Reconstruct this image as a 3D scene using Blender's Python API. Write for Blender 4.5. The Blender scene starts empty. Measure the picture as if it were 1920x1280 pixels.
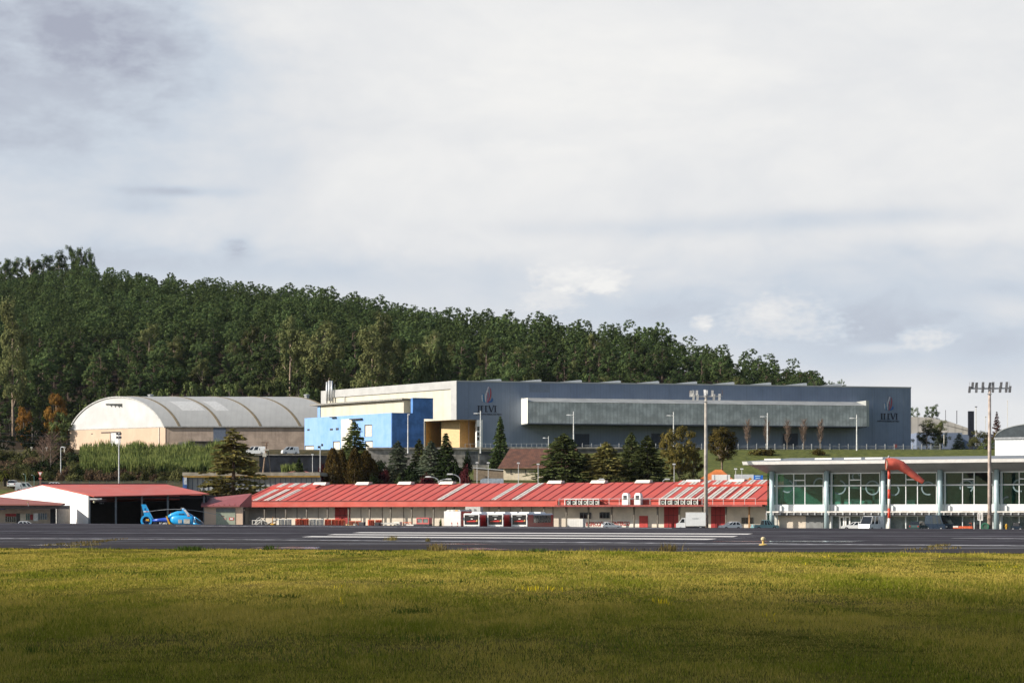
import bpy, math, random
import numpy as np
from math import radians, sin, cos, tan, pi, atan2, sqrt, exp
sc = bpy.context.scene
COL = sc.collection
# ------------------------------------------------------------------ camera, sky, sun, exposure
F, YH, EYE = 4000.0, 964.0, 1.45            # focal length (px of a 1920 wide frame), horizon row, eye height
cam_d = bpy.data.cameras.new('camera'); cam = bpy.data.objects.new('camera', cam_d); COL.objects.link(cam)
cam.location = (0, 0, EYE); cam.rotation_euler = (pi/2, 0, 0)
cam_d.sensor_width = 36; cam_d.lens = F/1920*36; cam_d.shift_y = (YH-640)/1920
cam_d.clip_start = 0.5; cam_d.clip_end = 12000
sc.camera = cam
SUN_B, SUN_E = radians(14), radians(27)     # sun to the left, a little behind the camera
sv = (-cos(SUN_B)*cos(SUN_E), -sin(SUN_B)*cos(SUN_E), sin(SUN_E))
sd = bpy.data.lights.new('sun', 'SUN'); sd.energy = 5.0; sd.angle = radians(0.5); sd.color = (1.0, 0.93, 0.83)
sun = bpy.data.objects.new('sun', sd); COL.objects.link(sun); sun.location = (0, -30, 60)
from mathutils import Vector, Matrix
sun.rotation_euler = Vector(sv).to_track_quat('Z', 'Y').to_euler()
sc.view_settings.view_transform = 'Standard'; sc.view_settings.look = 'None'
sc.view_settings.exposure = 0.5; sc.view_settings.gamma = 1.0; sc.view_settings.use_curve_mapping = False
sc.cycles.max_bounces = 6; sc.cycles.diffuse_bounces = 3; sc.cycles.transparent_max_bounces = 12

w = bpy.data.worlds.new('World'); sc.world = w; w.use_nodes = True
nt = w.node_tree; nt.nodes.clear()
class NB:                                    # tiny node helper
    def __init__(s, t): s.t = t
    def n(s, typ, **k):
        x = s.t.nodes.new(typ)
        for a, b in k.items(): setattr(x, a, b)
        return x
    def link(s, a, b): s.t.links.new(a, b)
    def val(s, sock, v):
        if hasattr(v, 'is_output'): s.link(v, sock)
        else: sock.default_value = v
    def m(s, op, a, b=0.0, c=0.0, clamp=False):
        x = s.n('ShaderNodeMath', operation=op, use_clamp=clamp)
        s.val(x.inputs[0], a); s.val(x.inputs[1], b)
        if op in ('MULTIPLY_ADD', 'SMOOTH_MIN'): s.val(x.inputs[2], c)
        return x.outputs[0]
    def mix(s, f, a, b):
        x = s.n('ShaderNodeMix', data_type='RGBA')
        s.val(x.inputs['Factor'], f)
        for sock, v in ((x.inputs[6], a), (x.inputs[7], b)):
            if hasattr(v, 'is_output'): s.link(v, sock)
            else: sock.default_value = (*v, 1) if len(v) == 3 else v
        return x.outputs[2]
    def ss(s, v, a, b):
        x = s.n('ShaderNodeMapRange', interpolation_type='SMOOTHSTEP')
        s.val(x.inputs[0], v); x.inputs[1].default_value = a; x.inputs[2].default_value = b
        return x.outputs[0]
    def noise(s, vec, scale, detail=4, rough=.55, dist=0.0):
        x = s.n('ShaderNodeTexNoise'); x.inputs['Scale'].default_value = scale; x.inputs['Detail'].default_value = detail
        x.inputs['Roughness'].default_value = rough; x.inputs['Distortion'].default_value = dist
        if vec is not None: s.link(vec, x.inputs['Vector'])
        return x.outputs['Fac']
b = NB(nt)
sky = b.n('ShaderNodeTexSky', sky_type='NISHITA'); sky.sun_disc = False
sky.sun_elevation = SUN_E; sky.sun_rotation = atan2(sv[0], sv[1]) % (2*pi)
tc = b.n('ShaderNodeTexCoord'); sp = b.n('ShaderNodeSeparateXYZ'); b.link(tc.outputs['Generated'], sp.inputs[0])
az = b.m('MULTIPLY', b.m('ARCTAN2', sp.outputs[0], sp.outputs[1]), 57.2958)     # degrees
el = b.m('MULTIPLY', b.m('ARCSINE', sp.outputs[2]), 57.2958)
cv = b.n('ShaderNodeCombineXYZ'); b.link(az, cv.inputs[0]); b.link(b.m('MULTIPLY', el, 2.1), cv.inputs[1])
n1 = b.noise(cv.outputs[0], 0.11, 7, .56, .6); n2 = b.noise(cv.outputs[0], 0.42, 7, .60, .4)
nw = b.noise(cv.outputs[0], 0.5, 5, .6); n3 = b.noise(cv.outputs[0], 0.8, 9, .62, .15); n4 = b.noise(cv.outputs[0], 3.2, 7, .62, .1)
wob = b.m('MULTIPLY', b.m('SUBTRACT', nw, .5), 2.6)
wob2 = b.m('MULTIPLY', b.m('SUBTRACT', n2, .5), 1.6)
azw = b.m('ADD', az, wob); elw = b.m('ADD', el, b.m('MULTIPLY', wob2, .7))
def pa(px): return math.degrees(math.atan((px-960)/F))
def pe(py): return math.degrees(math.atan((YH-py)/F))
#   cloud masses of this sky: centre (as degrees), half widths, light (+) or dark (-)
blobs = [(80, 200, 400, 180, -.38), (260, 80, 190, 100, -.24), (-60, 20, 300, 120, -.18), (330, 366, 80, 8, -.24), (285, 396, 70, 14, -.12), (447, 468, 22, 15, -.22),
         (250, 500, 420, 40, -.22), (760, 520, 260, 34, -.14), (1000, 190, 560, 170, .13), (560, 60, 260, 60, .06), (1500, 130, 420, 120, .02),
         (1250, 585, 400, 50, -.30), (1240, 428, 300, 16, -.17), (1600, 412, 200, 14, -.14), (1750, 500, 300, 40, -.16), (1880, 60, 200, 120, -.06), (1760, 650, 330, 60, -.30), (1900, 545, 80, 22, -.18),
         (1085, 522, 70, 26, .24), (1125, 538, 26, 10, .20), (1035, 562, 50, 22, .20), (1318, 606, 20, 12, .40), (1470, 600, 100, 34, .26), (1440, 585, 26, 16, .16), (1735, 640, 44, 18, .34), (1650, 658, 40, 8, .18), (1700, 445, 190, 16, .13), (1860, 600, 80, 30, .12)]
acc = b.m('MULTIPLY_ADD', b.m('SUBTRACT', n1, .5), .62, .75)
acc = b.m('ADD', acc, b.m('MULTIPLY', b.m('SUBTRACT', n2, .5), .22))
for (px, py, sx, sy, amp) in blobs:
    small = sx < 60
    dx = b.m('MULTIPLY', b.m('SUBTRACT', az if small else azw, pa(px)), 1/(sx/F*57.3))
    dy = b.m('MULTIPLY', b.m('SUBTRACT', el if (small or sy < 22) else elw, pe(py)), 1/(sy/F*57.3))
    r2 = b.m('ADD', b.m('MULTIPLY', dx, dx), b.m('MULTIPLY', dy, dy))
    if small or amp > .15: r2 = b.m('ADD', r2, b.m('MULTIPLY', wob, .9))
    elif sy > 60: r2 = b.m('ADD', r2, b.m('MULTIPLY', b.m('SUBTRACT', n3, .5), 1.5))
    if small and amp < 0: r2 = b.m('ADD', r2, b.m('MULTIPLY', b.m('SUBTRACT', n4, .5), 3.0))
    r2 = b.m('MAXIMUM', r2, 0.0)
    if amp > .19: g = b.ss(b.m('ADD', r2, b.m('MULTIPLY', b.m('SUBTRACT', n4 if sx < 120 else n3, .5), 4.5)), 2.4, -.7)
    else: g = b.m('EXPONENT', b.m('MULTIPLY', r2, -.7))
    acc = b.m('ADD', acc, b.m('MULTIPLY', g, amp))
cr = b.n('ShaderNodeValToRGB'); b.link(acc, cr.inputs[0])
e = cr.color_ramp.elements; e[0].position = .16; e[0].color = (.28, .30, .365, 1); e[1].position = .93; e[1].color = (.635, .632, .622, 1)
k = cr.color_ramp.elements.new(.46); k.color = (.425, .468, .525, 1)
k = cr.color_ramp.elements.new(.70); k.color = (.545, .555, .57, 1)
front = b.m('MULTIPLY', b.ss(b.m('ABSOLUTE', az), 62, 26), b.ss(el, 38, 17))
cover = b.m('MAXIMUM', front, b.m('MULTIPLY', b.ss(n1, .50, .66), .5))
skyc = b.n('ShaderNodeVectorMath', operation='SCALE'); b.link(sky.outputs[0], skyc.inputs[0]); skyc.inputs['Scale'].default_value = 1.0
bg1 = b.n('ShaderNodeBackground'); b.link(sky.outputs[0], bg1.inputs[0]); bg1.inputs[1].default_value = 0.10
bg2 = b.n('ShaderNodeBackground'); b.link(cr.outputs[0], bg2.inputs[0]); bg2.inputs[1].default_value = 1.0
mx = b.n('ShaderNodeMixShader'); b.link(cover, mx.inputs[0]); b.link(bg1.outputs[0], mx.inputs[1]); b.link(bg2.outputs[0], mx.inputs[2])
wo = b.n('ShaderNodeOutputWorld'); b.link(mx.outputs[0], wo.inputs[0])

# ------------------------------------------------------------------ materials (all procedural)
MC = {}
def M(name, col, rough=.6, var=.14, scale=1.5, metal=0.0, streak=0.0, bump=0.0, spec=.35, col2=None, ribs=None, grid=None, fade=None):
    """a painted / plain surface with uneven colour; streak = rain streaks, ribs=(axis, per metre), grid=(w, h) of panel joints"""
    if name in MC: return MC[name]
    m = bpy.data.materials.new(name); m.use_nodes = True; t = m.node_tree; t.nodes.clear(); q = NB(t)
    tc = q.n('ShaderNodeTexCoord'); P = tc.outputs['Object']
    n = q.noise(P, scale, 6, .6)
    c2 = col2 or tuple(max(0, x*(1-2.2*var)) for x in col)
    c1 = tuple(min(1, x*(1+.35*var)) for x in col)
    c = q.mix(q.ss(n, .36, .66), c2, c1)
    if streak:
        mp = q.n('ShaderNodeMapping'); q.link(P, mp.inputs[0]); mp.inputs['Scale'].default_value = (1.2, 1.2, .07)
        n3 = q.noise(mp.outputs[0], 1.3, 5, .65)
        c = q.mix(q.m('MULTIPLY', q.ss(n3, .52, .75), streak), c, tuple(x*.33 for x in col))
    if fade:                                 # weathered patches: (stretch, colour, amount)
        mp = q.n('ShaderNodeMapping'); q.link(P, mp.inputs[0]); mp.inputs['Scale'].default_value = fade[0]
        c = q.mix(q.m('MULTIPLY', q.ss(q.noise(mp.outputs[0], 1.0, 6, .68), .40, .72), fade[2]), c, fade[1])
    bs = q.n('ShaderNodeBsdfPrincipled')
    sep = None; h = None
    if ribs or grid:
        sep = q.n('ShaderNodeSeparateXYZ'); q.link(P, sep.inputs[0])
    if ribs:
        ax, per, dark = ribs
        f = q.m('FRACT', q.m('MULTIPLY', sep.outputs['xyz'.index(ax)], per))
        line = q.m('LESS_THAN', q.m('ABSOLUTE', q.m('SUBTRACT', f, .5)), .14)
        c = q.mix(q.m('MULTIPLY', line, dark), c, tuple(x*.45 for x in col)); h = line
    if grid:
        gw, gh, dark = grid
        fx = q.m('LESS_THAN', q.m('FRACT', q.m('MULTIPLY', sep.outputs[0], 1/gw)), .10/gw)
        fz = q.m('LESS_THAN', q.m('FRACT', q.m('MULTIPLY', sep.outputs[2], 1/gh)), .10/gh)
        c = q.mix(q.m('MULTIPLY', q.m('MAXIMUM', fx, fz), dark), c, tuple(x*.5 for x in col))
    q.link(c, bs.inputs['Base Color'])
    q.val(bs.inputs['Roughness'], q.m('MULTIPLY_ADD', n, .2, rough-.1)); bs.inputs['Metallic'].default_value = metal
    bs.inputs['Specular IOR Level'].default_value = spec
    if bump:
        bp = q.n('ShaderNodeBump'); bp.inputs['Strength'].default_value = bump; bp.inputs['Distance'].default_value = .05
        q.link(q.noise(P, scale*8, 4), bp.inputs['Height']); q.link(bp.outputs[0], bs.inputs['Normal'])
    o = q.n('ShaderNodeOutputMaterial'); q.link(bs.outputs[0], o.inputs[0])
    MC[name] = m; return m
def leafmat(name, col, col2, transl=.25, rnd=.35):
    if name in MC: return MC[name]
    m = bpy.data.materials.new(name); m.use_nodes = True; t = m.node_tree; t.nodes.clear(); q = NB(t)
    tc = q.n('ShaderNodeTexCoord'); oi = q.n('ShaderNodeObjectInfo'); ge = q.n('ShaderNodeNewGeometry')
    n = q.noise(tc.outputs['Object'], .55, 3, .6); big = q.noise(ge.outputs['Position'], .06, 3, .6)
    f = q.m('ADD', q.m('MULTIPLY', q.ss(n, .35, .65), .55), q.m('MULTIPLY', ge.outputs['Random Per Island'], .45))
    c = q.mix(f, col2, col)
    hs = q.n('ShaderNodeHueSaturation'); q.link(c, hs.inputs['Color'])
    q.val(hs.inputs['Value'], q.m('MULTIPLY', q.m('MULTIPLY_ADD', oi.outputs['Random'], rnd*2, 1-rnd), q.m('MULTIPLY_ADD', q.ss(big, .3, .7), rnd*1.7, 1-rnd*.8)))
    q.val(hs.inputs['Hue'], q.m('MULTIPLY_ADD', big, .06, .475))
    d = q.n('ShaderNodeBsdfDiffuse'); q.link(hs.outputs[0], d.inputs[0])
    tr = q.n('ShaderNodeBsdfTranslucent'); q.link(hs.outputs[0], tr.inputs[0])
    x = q.n('ShaderNodeMixShader'); x.inputs[0].default_value = transl; q.link(d.outputs[0], x.inputs[1]); q.link(tr.outputs[0], x.inputs[2])
    o = q.n('ShaderNodeOutputMaterial'); q.link(x.outputs[0], o.inputs[0])
    MC[name] = m; return m
def glassmat(name, tint, gloss=1.0):
    if name in MC: return MC[name]
    m = bpy.data.materials.new(name); m.use_nodes = True; t = m.node_tree; t.nodes.clear(); q = NB(t)
    fr = q.n('ShaderNodeFresnel'); fr.inputs[0].default_value = 1.5
    tp = q.n('ShaderNodeBsdfTransparent'); tp.inputs[0].default_value = (*tint, 1)
    gl = q.n('ShaderNodeBsdfGlossy'); gl.inputs['Roughness'].default_value = .02; gl.inputs[0].default_value = (.9, .95, .95, 1)
    x = q.n('ShaderNodeMixShader'); q.link(q.m('MULTIPLY', fr.outputs[0], gloss), x.inputs[0]); q.link(tp.outputs[0], x.inputs[1]); q.link(gl.outputs[0], x.inputs[2])
    o = q.n('ShaderNodeOutputMaterial'); q.link(x.outputs[0], o.inputs[0])
    MC[name] = m; return m
WHITE = M('white_paint', (.80, .78, .74), .5, .05); OFFW = M('off_white', (.62, .58, .50), .7, .08, streak=.12)
GREYM = M('grey_metal', (.42, .43, .44), .45, .1, metal=.3); DARK = M('dark_metal', (.05, .05, .055), .5)
BLACKGL = M('dark_glass', (.012, .016, .02), .08, .1, spec=.6); RUBBER = M('rubber', (.02, .02, .02), .8)
CONC = M('concrete', (.34, .31, .27), .85, .2, .6, streak=.55, bump=.2); CONCD = M('dark_concrete', (.11, .105, .10), .9, .25, .5, streak=.5)
GALV = M('galvanised', (.55, .56, .56), .45, .1, metal=.4)
RED = M('red_paint', (.50, .055, .045), .5, .1); ORANGE = M('orange_plastic', (.62, .10, .035), .5, .15, 3); YELLOW = M('yellow_paint', (.65, .36, .03), .5)
RUST = M('rust_brown', (.17, .09, .055), .8, .2)

# ------------------------------------------------------------------ mesh helpers
class MB:
    def __init__(s): s.v = []; s.f = []
    def add(s, vs, fs):
        o = len(s.v); s.v += [tuple(p) for p in vs]; s.f += [tuple(i+o for i in f) for f in fs]; return s
    def box(s, x0, x1, y0, y1, z0, z1): return s.fr((x0, x1, y0, y1, z0), (x0, x1, y0, y1, z1))
    def fr(s, b, t):                         # frustum between two level rectangles
        x0, x1, y0, y1, z0 = b; X0, X1, Y0, Y1, Z1 = t
        return s.add([(x0,y0,z0),(x1,y0,z0),(x1,y1,z0),(x0,y1,z0),(X0,Y0,Z1),(X1,Y0,Z1),(X1,Y1,Z1),(X0,Y1,Z1)],
                     [(0,3,2,1),(4,5,6,7),(0,1,5,4),(1,2,6,5),(2,3,7,6),(3,0,4,7)])
    def prism(s, poly, a0, a1, axis='y'):    # polygon (two coords) swept along an axis
        n = len(poly)
        mk = {'y': lambda p, a: (p[0], a, p[1]), 'x': lambda p, a: (a, p[0], p[1]), 'z': lambda p, a: (p[0], p[1], a)}[axis]
        return s.add([mk(p, a0) for p in poly]+[mk(p, a1) for p in poly],
                     [tuple(range(n-1, -1, -1)), tuple(range(n, 2*n))]+[(i, (i+1) % n, n+(i+1) % n, n+i) for i in range(n)])
    def quad(s, *p): return s.add(p, [tuple(range(len(p)))])
    def slab(s, p, th):                      # polygon thickened downwards (along -normal)
        P = [Vector(q) for q in p]; nrm = (P[1]-P[0]).cross(P[2]-P[0]).normalized(); n = len(P)
        return s.add([tuple(q) for q in P]+[tuple(q-nrm*th) for q in P], [tuple(range(n)), tuple(range(2*n-1, n-1, -1))]+[(i, n+i, n+(i+1) % n, (i+1) % n) for i in range(n)])
    def tube(s, path, rad, n=8, cap=True, sq=1.0):
        P = [Vector(p) for p in path]; R = rad if isinstance(rad, (list, tuple)) else [rad]*len(P); vs = []; fs = []
        up0 = Vector((0, 0, 1)) if abs((P[-1]-P[0]).normalized().z) < .9 else Vector((1, 0, 0))
        for i, p in enumerate(P):
            d = (P[min(i+1, len(P)-1)]-P[max(i-1, 0)]).normalized(); a = d.cross(up0).normalized(); c = a.cross(d)
            for k in range(n):
                t = 2*pi*k/n; vs.append(tuple(p+(a*cos(t)+c*sin(t)*sq)*R[i]))
        for i in range(len(P)-1):
            for k in range(n): fs.append((i*n+k, i*n+(k+1) % n, (i+1)*n+(k+1) % n, (i+1)*n+k))
        if cap: fs += [tuple(range(n-1, -1, -1)), tuple(range((len(P)-1)*n, len(P)*n))]
        return s.add(vs, fs)
    def lathe(s, prof, c=(0, 0, 0), n=14):
        return s.tube([(c[0], c[1], c[2]+z) for r, z in prof], [max(r, .002) for r, z in prof], n)
    def ring(s, c, r, t, dy, n=28, a0=0, a1=2*pi):      # flat annulus facing -y
        vs = []; fs = []; full = abs(a1-a0-2*pi) < 1e-3
        for k in range(n+1):
            a = a0+(a1-a0)*k/n
            for rr in (r-t, r):
                for y in (0, dy): vs.append((c[0]+rr*cos(a), c[1]+y, c[2]+rr*sin(a)))
        for k in range(n):
            i = 4*k; j = i+4
            fs += [(i, i+2, j+2, j), (i+1, j+1, j+3, i+3), (i+2, i+3, j+3, j+2), (i, j, j+1, i+1)]
        return s.add(vs, fs)
    def build(s, name, mat, parent=None, smooth=False, loc=None, rotz=None):
        me = bpy.data.meshes.new(name); me.from_pydata(s.v, [], s.f); me.update()
        me.materials.append(mat)
        if smooth: me.polygons.foreach_set('use_smooth', [True]*len(me.polygons))
        return link(name, me, parent, loc, rotz)
def link(name, me, parent=None, loc=None, rotz=None):
    o = bpy.data.objects.new(name, me); COL.objects.link(o)
    if parent: o.parent = parent
    if loc: o.location = loc
    if rotz is not None: o.rotation_euler = (0, 0, rotz)
    return o
def fastmesh(name, V, Q, mat, smooth=False):          # numpy: verts Nx3, faces Mxk
    me = bpy.data.meshes.new(name); k = Q.shape[1]; m = len(Q)
    me.vertices.add(len(V)); me.vertices.foreach_set('co', np.ascontiguousarray(V, dtype=np.float32).ravel())
    me.loops.add(m*k); me.loops.foreach_set('vertex_index', np.ascontiguousarray(Q, dtype=np.int32).ravel())
    me.polygons.add(m); me.polygons.foreach_set('loop_start', np.arange(0, m*k, k, dtype=np.int32))
    try: me.polygons.foreach_set('loop_total', np.full(m, k, dtype=np.int32))
    except Exception: pass
    if smooth: me.polygons.foreach_set('use_smooth', np.ones(m, dtype=bool))
    me.materials.append(mat); me.update(); me.validate(); return me
def tag(o, label, cat, group=None):
    o['label'] = label; o['category'] = cat
    if group: o['group'] = group
    return o
def thing(name, label, cat, loc=(0, 0, 0), rot=0.0, group=None):
    o = bpy.data.objects.new(name, None); COL.objects.link(o); o.location = loc; o.rotation_euler = (0, 0, rot); o.empty_display_size = .5
    return tag(o, label, cat, group)
def kind(o, k='structure'): o['kind'] = k; return o
def copy_tree(o, parent=None):
    c = o.copy(); COL.objects.link(c)
    if parent: c.parent = parent
    for ch in list(o.children): copy_tree(ch, c)
    return c
def text_mesh(s, size, depth=.03, bold=0.0):
    cu = bpy.data.curves.new('txt', 'FONT'); cu.body = s; cu.size = size; cu.extrude = depth/2; cu.align_x = 'CENTER'; cu.offset = bold
    cu.resolution_u = 3
    o = bpy.data.objects.new('txt', cu); COL.objects.link(o)
    dg = bpy.context.evaluated_depsgraph_get(); me = bpy.data.meshes.new_from_object(o.evaluated_get(dg))
    bpy.data.objects.remove(o); bpy.data.curves.remove(cu); return me
def lettering(s, x, y, z, width, height, mat, parent, name='lettering', bold=0.0):
    me = text_mesh(s, 1.0, .04, bold); n = len(me.vertices); co = np.zeros(n*3, dtype=np.float32); me.vertices.foreach_get('co', co); co = co.reshape(-1, 3)
    w0, w1 = co[:, 0].min(), co[:, 0].max(); h0, h1 = co[:, 1].min(), co[:, 1].max()
    V = np.stack([(co[:, 0]-w0)/(w1-w0)*width+x, co[:, 2]*1.0+y, (co[:, 1]-h0)/(h1-h0)*height+z], 1)
    me.vertices.foreach_set('co', V.astype(np.float32).ravel()); me.materials.clear(); me.materials.append(mat); me.update()
    return link(name, me, parent)
class Fr:                                    # a facade: local x along it, y into the depth, z up
    def __init__(s, px, Y, z, rot):
        s.o = ((px-960)/F*Y, Y, z); s.a = radians(rot)
    def p(s, px, py, d=0.0):
        dx, dz = (px-960)/F, (YH-py)/F; c, n = cos(s.a), sin(s.a)
        cx, cy = -s.o[0], -s.o[1]
        lx, ly = cx*c+cy*n, -cx*n+cy*c
        vx, vy = dx*c+n, -dx*n+c
        t = (d-ly)/vy
        return lx+t*vx, EYE-s.o[2]+t*dz
    def x(s, px, d=0.0): return s.p(px, 900, d)[0]
    def z(s, px, py, d=0.0): return s.p(px, py, d)[1]
    def pb(s, mb, px0, px1, py0, py1, d0, d1):  # box whose front face covers these pixels
        m = (px0+px1)/2
        return mb.box(s.x(px0, d0), s.x(px1, d0), d0, d1, s.z(m, py1, d0), s.z(m, py0, d0))
    def thing(s, name, label, cat, group=None): return thing(name, label, cat, s.o, s.a, group)
def at(px, py, Y): return ((px-960)/F*Y, Y, EYE+(YH-py)/F*Y)
def lerp(x, xs, ys): return float(np.interp(x, xs, ys))

# ------------------------------------------------------------------ terrain
GY = [-900, 60, 285, 440, 460, 482, 545, 598, 640, 715]; GZ = [-.12, -.12, -1.5, -1.5, 6.0, 8.8, 11.6, 19.6, 20.6, 21.4]
SKX = [-900, -300, 0, 60, 150, 250, 400, 500, 600, 700, 800, 900, 1000, 1100, 1200, 1300, 1400, 1450, 1500, 1540, 1600, 1700, 2300]
SKY = [470, 486, 499, 500, 484, 500, 514, 521, 532, 551, 570, 578, 590, 602, 610, 626, 643, 657, 678, 704, 738, 800, 850]
def ridge(px):
    R = lerp(px, [-900, 0, 1500, 1700], [1190, 1150, 880, 830]); th = 15.5
    return R, EYE+(YH-lerp(px, SKX, SKY))*R/F-th
def nearz(Y): return lerp(Y, GY, GZ)
def gz(X, Y):
    if Y <= 715:
        z = nearz(Y); q = 960+F*X/max(Y, 100)
        if 545 < Y < 598 and 560 < q < 960: z -= (z-min(z, lerp(Y, [545, 584, 590], [11.6, 12.6, 19.0])))*lerp(q, [560, 600, 905, 945], [0, 1, 1, 0])
        return z
    px = 960+F*X/Y; R, zr = ridge(px); t = (Y-715)/(R-715); zr = max(zr, 21.4)
    if t < 1: return 21.4+(zr-21.4)*(t**.92)
    return max(zr-(Y-R)*.10, 12-0*(Y-R))
def sheet(name, xs, ys, zf, mat, smooth=True):
    V = np.array([(x, y, zf(x, y)) for y in ys for x in xs]); nx = len(xs); Q = []
    for j in range(len(ys)-1):
        for i in range(nx-1): Q.append((j*nx+i, j*nx+i+1, (j+1)*nx+i+1, (j+1)*nx+i))
    return kind(link(name, fastmesh(name, V, np.array(Q), mat, smooth)))
def posmat(name, fn):                        # material written from world position
    m = bpy.data.materials.new(name); m.use_nodes = True; t = m.node_tree; t.nodes.clear(); q = NB(t)
    ge = q.n('ShaderNodeNewGeometry'); bs = q.n('ShaderNodeBsdfPrincipled'); o = q.n('ShaderNodeOutputMaterial'); q.link(bs.outputs[0], o.inputs[0])
    sp = q.n('ShaderNodeSeparateXYZ'); q.link(ge.outputs['Position'], sp.inputs[0]); fn(q, ge.outputs['Position'], sp.outputs, bs); return m
def f_ground(q, P, xyz, bs):
    n = q.noise(P, .12, 6, .6); n2 = q.noise(P, .7, 5, .65)
    scrub = q.mix(q.ss(n2, .35, .65), (.035, .035, .016), (.10, .075, .035))
    green = q.mix(q.ss(n2, .35, .65), (.060, .072, .020), (.12, .13, .034))
    right = q.m('MULTIPLY', q.ss(q.m('ADD', xyz[0], q.m('MULTIPLY', n, 30)), -12, 6), q.ss(xyz[1], 470, 490))
    left = q.m('MULTIPLY', q.ss(q.m('ADD', xyz[0], q.m('MULTIPLY', n, 6)), -98, -104), q.ss(xyz[1], 470, 462))
    c = q.mix(q.m('MAXIMUM', right, left), scrub, green)
    far = q.ss(xyz[1], 690, 730); c = q.mix(far, c, q.mix(n2, (.018, .014, .010), (.045, .030, .018)))
    bs.inputs['Roughness'].default_value = .95; bs.inputs['Specular IOR Level'].default_value = .1; q.link(c, bs.inputs['Base Color'])
    bp = q.n('ShaderNodeBump'); bp.inputs['Strength'].default_value = .6; bp.inputs['Distance'].default_value = .4; q.link(n2, bp.inputs['Height']); q.link(bp.outputs[0], bs.inputs['Normal'])
GROUND = posmat('ground_cover', f_ground)
xs = sorted(set([-3000, -1800, -1000, -600]+list(range(-424, 425, 8))+[600, 1000, 1800, 3000]))
ys = [-900, -300, -60, 60, 84, 285, 440, 450, 460, 482, 500, 520, 545, 558, 570, 582, 585, 592, 598, 620, 640, 680, 715]+list(range(735, 1500, 25))+[1700, 2200, 3200, 5000, 9000]
sheet('ground', xs, ys, gz, GROUND)
def near_edge(X):  # lawn / runway edge
    return 84.0-.30*X
def far_edge(X): return 266-.30*X
def rz(X, Y):
    a = near_edge(X); bq = far_edge(X); t = min(max((Y-a)/(bq-a), -.2), 1.15)
    px = 960+F*X/max(bq, 50); zf = lerp(px, [-3000, 0, 1200, 1920, 5000], [.42, .30, -.12, -.26, -.6])
    return .03+(zf-.03)*max(t, 0)
def f_run(q, P, xyz, bs):
    mp = q.n('ShaderNodeMapping'); q.link(P, mp.inputs[0]); mp.inputs['Rotation'].default_value = (0, 0, radians(17)); mp.inputs['Scale'].default_value = (.02, .30, 1)
    st = q.noise(mp.outputs[0], 1.0, 5, .6); n = q.noise(P, .35, 6, .65); fine = q.noise(P, 6, 4, .7)
    s0 = q.m('ADD', xyz[1], q.m('MULTIPLY', xyz[0], .56))
    sh = q.ss(s0, 112, 110.5)                # the older shoulder this side of the edge line
    c = q.mix(q.ss(st, .35, .65), (.013, .011, .015), (.036, .031, .039))
    c = q.mix(sh, c, q.mix(q.ss(n, .35, .7), (.036, .030, .031), (.020, .018, .023)))
    mp2 = q.n('ShaderNodeMapping'); q.link(P, mp2.inputs[0]); mp2.inputs['Rotation'].default_value = (0, 0, radians(17)); mp2.inputs['Scale'].default_value = (.012, .09, 1)
    c = q.mix(q.m('MULTIPLY', q.ss(q.noise(mp2.outputs[0], 1.0, 4, .6), .48, .62), .55), c, (.050, .044, .054))
    c = q.mix(q.m('MULTIPLY', q.ss(fine, .45, .75), .35), c, (.05, .047, .045))
    q.link(c, bs.inputs['Base Color'])
    wet = q.m('MULTIPLY', q.ss(q.m('ADD', st, q.m('MULTIPLY', n, .35)), .70, .86), .75)
    q.val(bs.inputs['Roughness'], q.m('MULTIPLY_ADD', wet, -.30, .62)); q.val(bs.inputs['Specular IOR Level'], q.m('MULTIPLY_ADD', wet, .5, .015))
    bp = q.n('ShaderNodeBump'); bp.inputs['Strength'].default_value = .25; bp.inputs['Distance'].default_value = .01; q.link(fine, bp.inputs['Height']); q.link(bp.outputs[0], bs.inputs['Normal'])
RUN = posmat('asphalt', f_run)
def strip(name, x0, x1, nx, ts, zf, mat, lo, hi):
    V = []; Q = []
    X = np.linspace(x0, x1, nx)
    for t in ts:
        for x in X: y = lo(x)+(hi(x)-lo(x))*t; V.append((x, y, zf(x, y)))
    for j in range(len(ts)-1):
        for i in range(nx-1): Q.append((j*nx+i, j*nx+i+1, (j+1)*nx+i+1, (j+1)*nx+i))
    return kind(link(name, fastmesh(name, np.array(V), np.array(Q), mat, True)))
strip('runway', -260, 260, 81, np.linspace(0, 1, 14), rz, RUN, near_edge, far_edge)
APR = M('apron_concrete', (.16, .155, .15), .85, .2, .2)
strip('apron', -260, 260, 41, [0, .06, .12, .18, .3, 1], lambda x, y: max(-1.26, rz(x, far_edge(x))-.006-(y-far_edge(x))*.055), APR, far_edge, lambda x: 441)
def on_run(px, py):
    Y = 150.0
    for _ in range(40): Y = F*(EYE-rz((px-960)/F*Y, Y))/(py-YH)
    return ((px-960)/F*Y, Y)
PAINT = M('runway_paint', (.66, .63, .59), .8, .08, 2.0, spec=.05); PAINTW = M('worn_paint', (.42, .41, .42), .7, .5, 1.2)
def marking(name, pts, mat, up=.012):       # pts: (px, py_far, py_near)
    V = []; Q = []; P = []
    for (a, b2) in zip(pts[:-1], pts[1:]):
        n = max(2, int(abs(b2[0]-a[0])/25))
        for k in range(n): P.append([a[i]+(b2[i]-a[i])*k/n for i in range(4)])
    P.append(list(pts[-1]))
    for (pf, yf, pn, yn) in P:
        for (px, py) in ((pn, yn), (pf, yf)):
            x, y = on_run(px, py); V.append((x, y, rz(x, y)+up))
    for i in range(len(P)-1): Q.append((2*i, 2*i+2, 2*i+3, 2*i+1))
    return kind(link(name, fastmesh(name, np.array(V), np.array(Q), mat)))
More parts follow.
